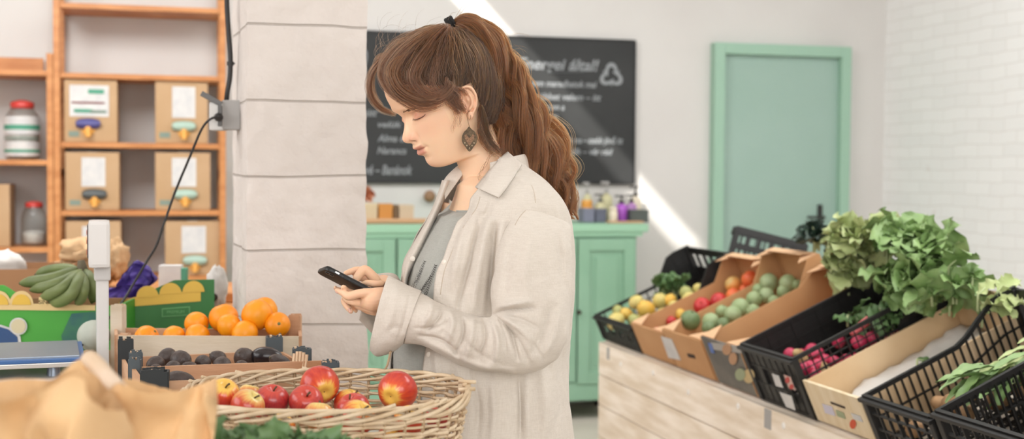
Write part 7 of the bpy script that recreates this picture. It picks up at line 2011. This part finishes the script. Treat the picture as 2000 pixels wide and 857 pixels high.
# black hair tie
tp_ = H(*TIE); mb = MB(); dT = (P(896, 36, YW + .012) - P(868, 52, YW + .012)).normalized(); xT = dT.cross(V((0, 1, 0))).normalized(); yT = dT.cross(xT)
cT = P(880, 45, YW + .012)
for k in range(3):
    mb.tube([cT + dT * (.005 * (k - 1)) + xT * (.0095 * cos(a)) + yT * (.011 * sin(a)) for a in [2 * pi * i / 24 for i in range(24)]], .0038, 8, closed=True)
wpart(mb, 'hair_tie', mat('hair_tie_black', '#161413', .8), smooth=True)
# ---------------------------------------------------------------- camera and light
cam = bpy.data.cameras.new('camera'); cam.sensor_width = 36; cam.lens = FPX / 2000 * 36
cam.clip_start = .05
cam.dof.use_dof = True; cam.dof.focus_distance = 2.38; cam.dof.aperture_fstop = 45 / 1000 / .0125 
co = bpy.data.objects.new('camera', cam); C.objects.link(co)
co.matrix_world = Matrix.Translation(CAM) @ CAM_ROT.to_4x4()
bpy.context.scene.camera = co
def area(name, loc, target, sx, sy, e, col=(1, 1, 1)):
    l = bpy.data.lights.new(name, 'AREA'); l.shape = 'RECTANGLE'; l.size = sx; l.size_y = sy; l.energy = e; l.color = col
    o = bpy.data.objects.new(name, l); C.objects.link(o); o.location = loc
    o.rotation_euler = (V(target) - V(loc)).to_track_quat('-Z', 'Y').to_euler()
    return o
l = bpy.data.lights.new('sun', 'SUN'); l.energy = 7.0; l.angle = radians(1.2); l.color = (1, .96, .9)
o = bpy.data.objects.new('sun', l); C.objects.link(o); o.rotation_euler = SUN.to_track_quat('-Z', 'Y').to_euler(); o.location = (0, 5, 6)
# daylight: big shop windows behind and to the left of the camera, plus added overhead fills
area('window_light_front', R(-1.6, 9.0, 1.9), (0.1, 2.6, 1.1), 3.6, 2.0, 104, (.98, .99, 1))
area('window_light_left', R(-4.4, 4.6, 1.9), (-.3, 3.0, 1.1), 3.0, 1.9, 54, (.98, .99, 1))
area('overhead_fill_back', R(.2, 2.2, 3.12), R(.2, 1.0, 0), 4.2, 1.6, 60, (.97, .99, 1))  # unseen fill added to brighten the back wall
area('overhead_fill_left', R(-2.9, 2.4, 3.12), R(-2.9, .6, .9), 1.8, 1.4, 96, (.97, .99, 1))  # unseen fill added for the shelves at the left
area('overhead_fill_right', R(1.0, 4.4, 3.12), R(1.9, 4.0, .4), 1.4, 3.0, 74, (.97, .99, 1))  # unseen fill added to wash the brick wall and stand
area('overhead_fill_near', (-.4, 1.8, 3.12), (-.4, 1.8, 0), 2.2, 1.8, 3, (1, .985, .96))  # weak unseen fill added above the near table
w = bpy.data.worlds.new('World'); bpy.context.scene.world = w; w.use_nodes = True
w.node_tree.nodes['Background'].inputs['Color'].default_value = (.75, .85, 1, 1); w.node_tree.nodes['Background'].inputs['Strength'].default_value = 1.0
sc = bpy.context.scene
sc.view_settings.view_transform = 'Standard'; sc.view_settings.look = 'None'; sc.view_settings.gamma = 1; sc.view_settings.use_curve_mapping = False
sc.view_settings.exposure = 0.22
sc.cycles.use_denoising = True; sc.cycles.max_bounces = 8; sc.cycles.transparent_max_bounces = 12
sc.cycles.caustics_reflective = False; sc.cycles.caustics_refractive = False; sc.cycles.sample_clamp_indirect = 6
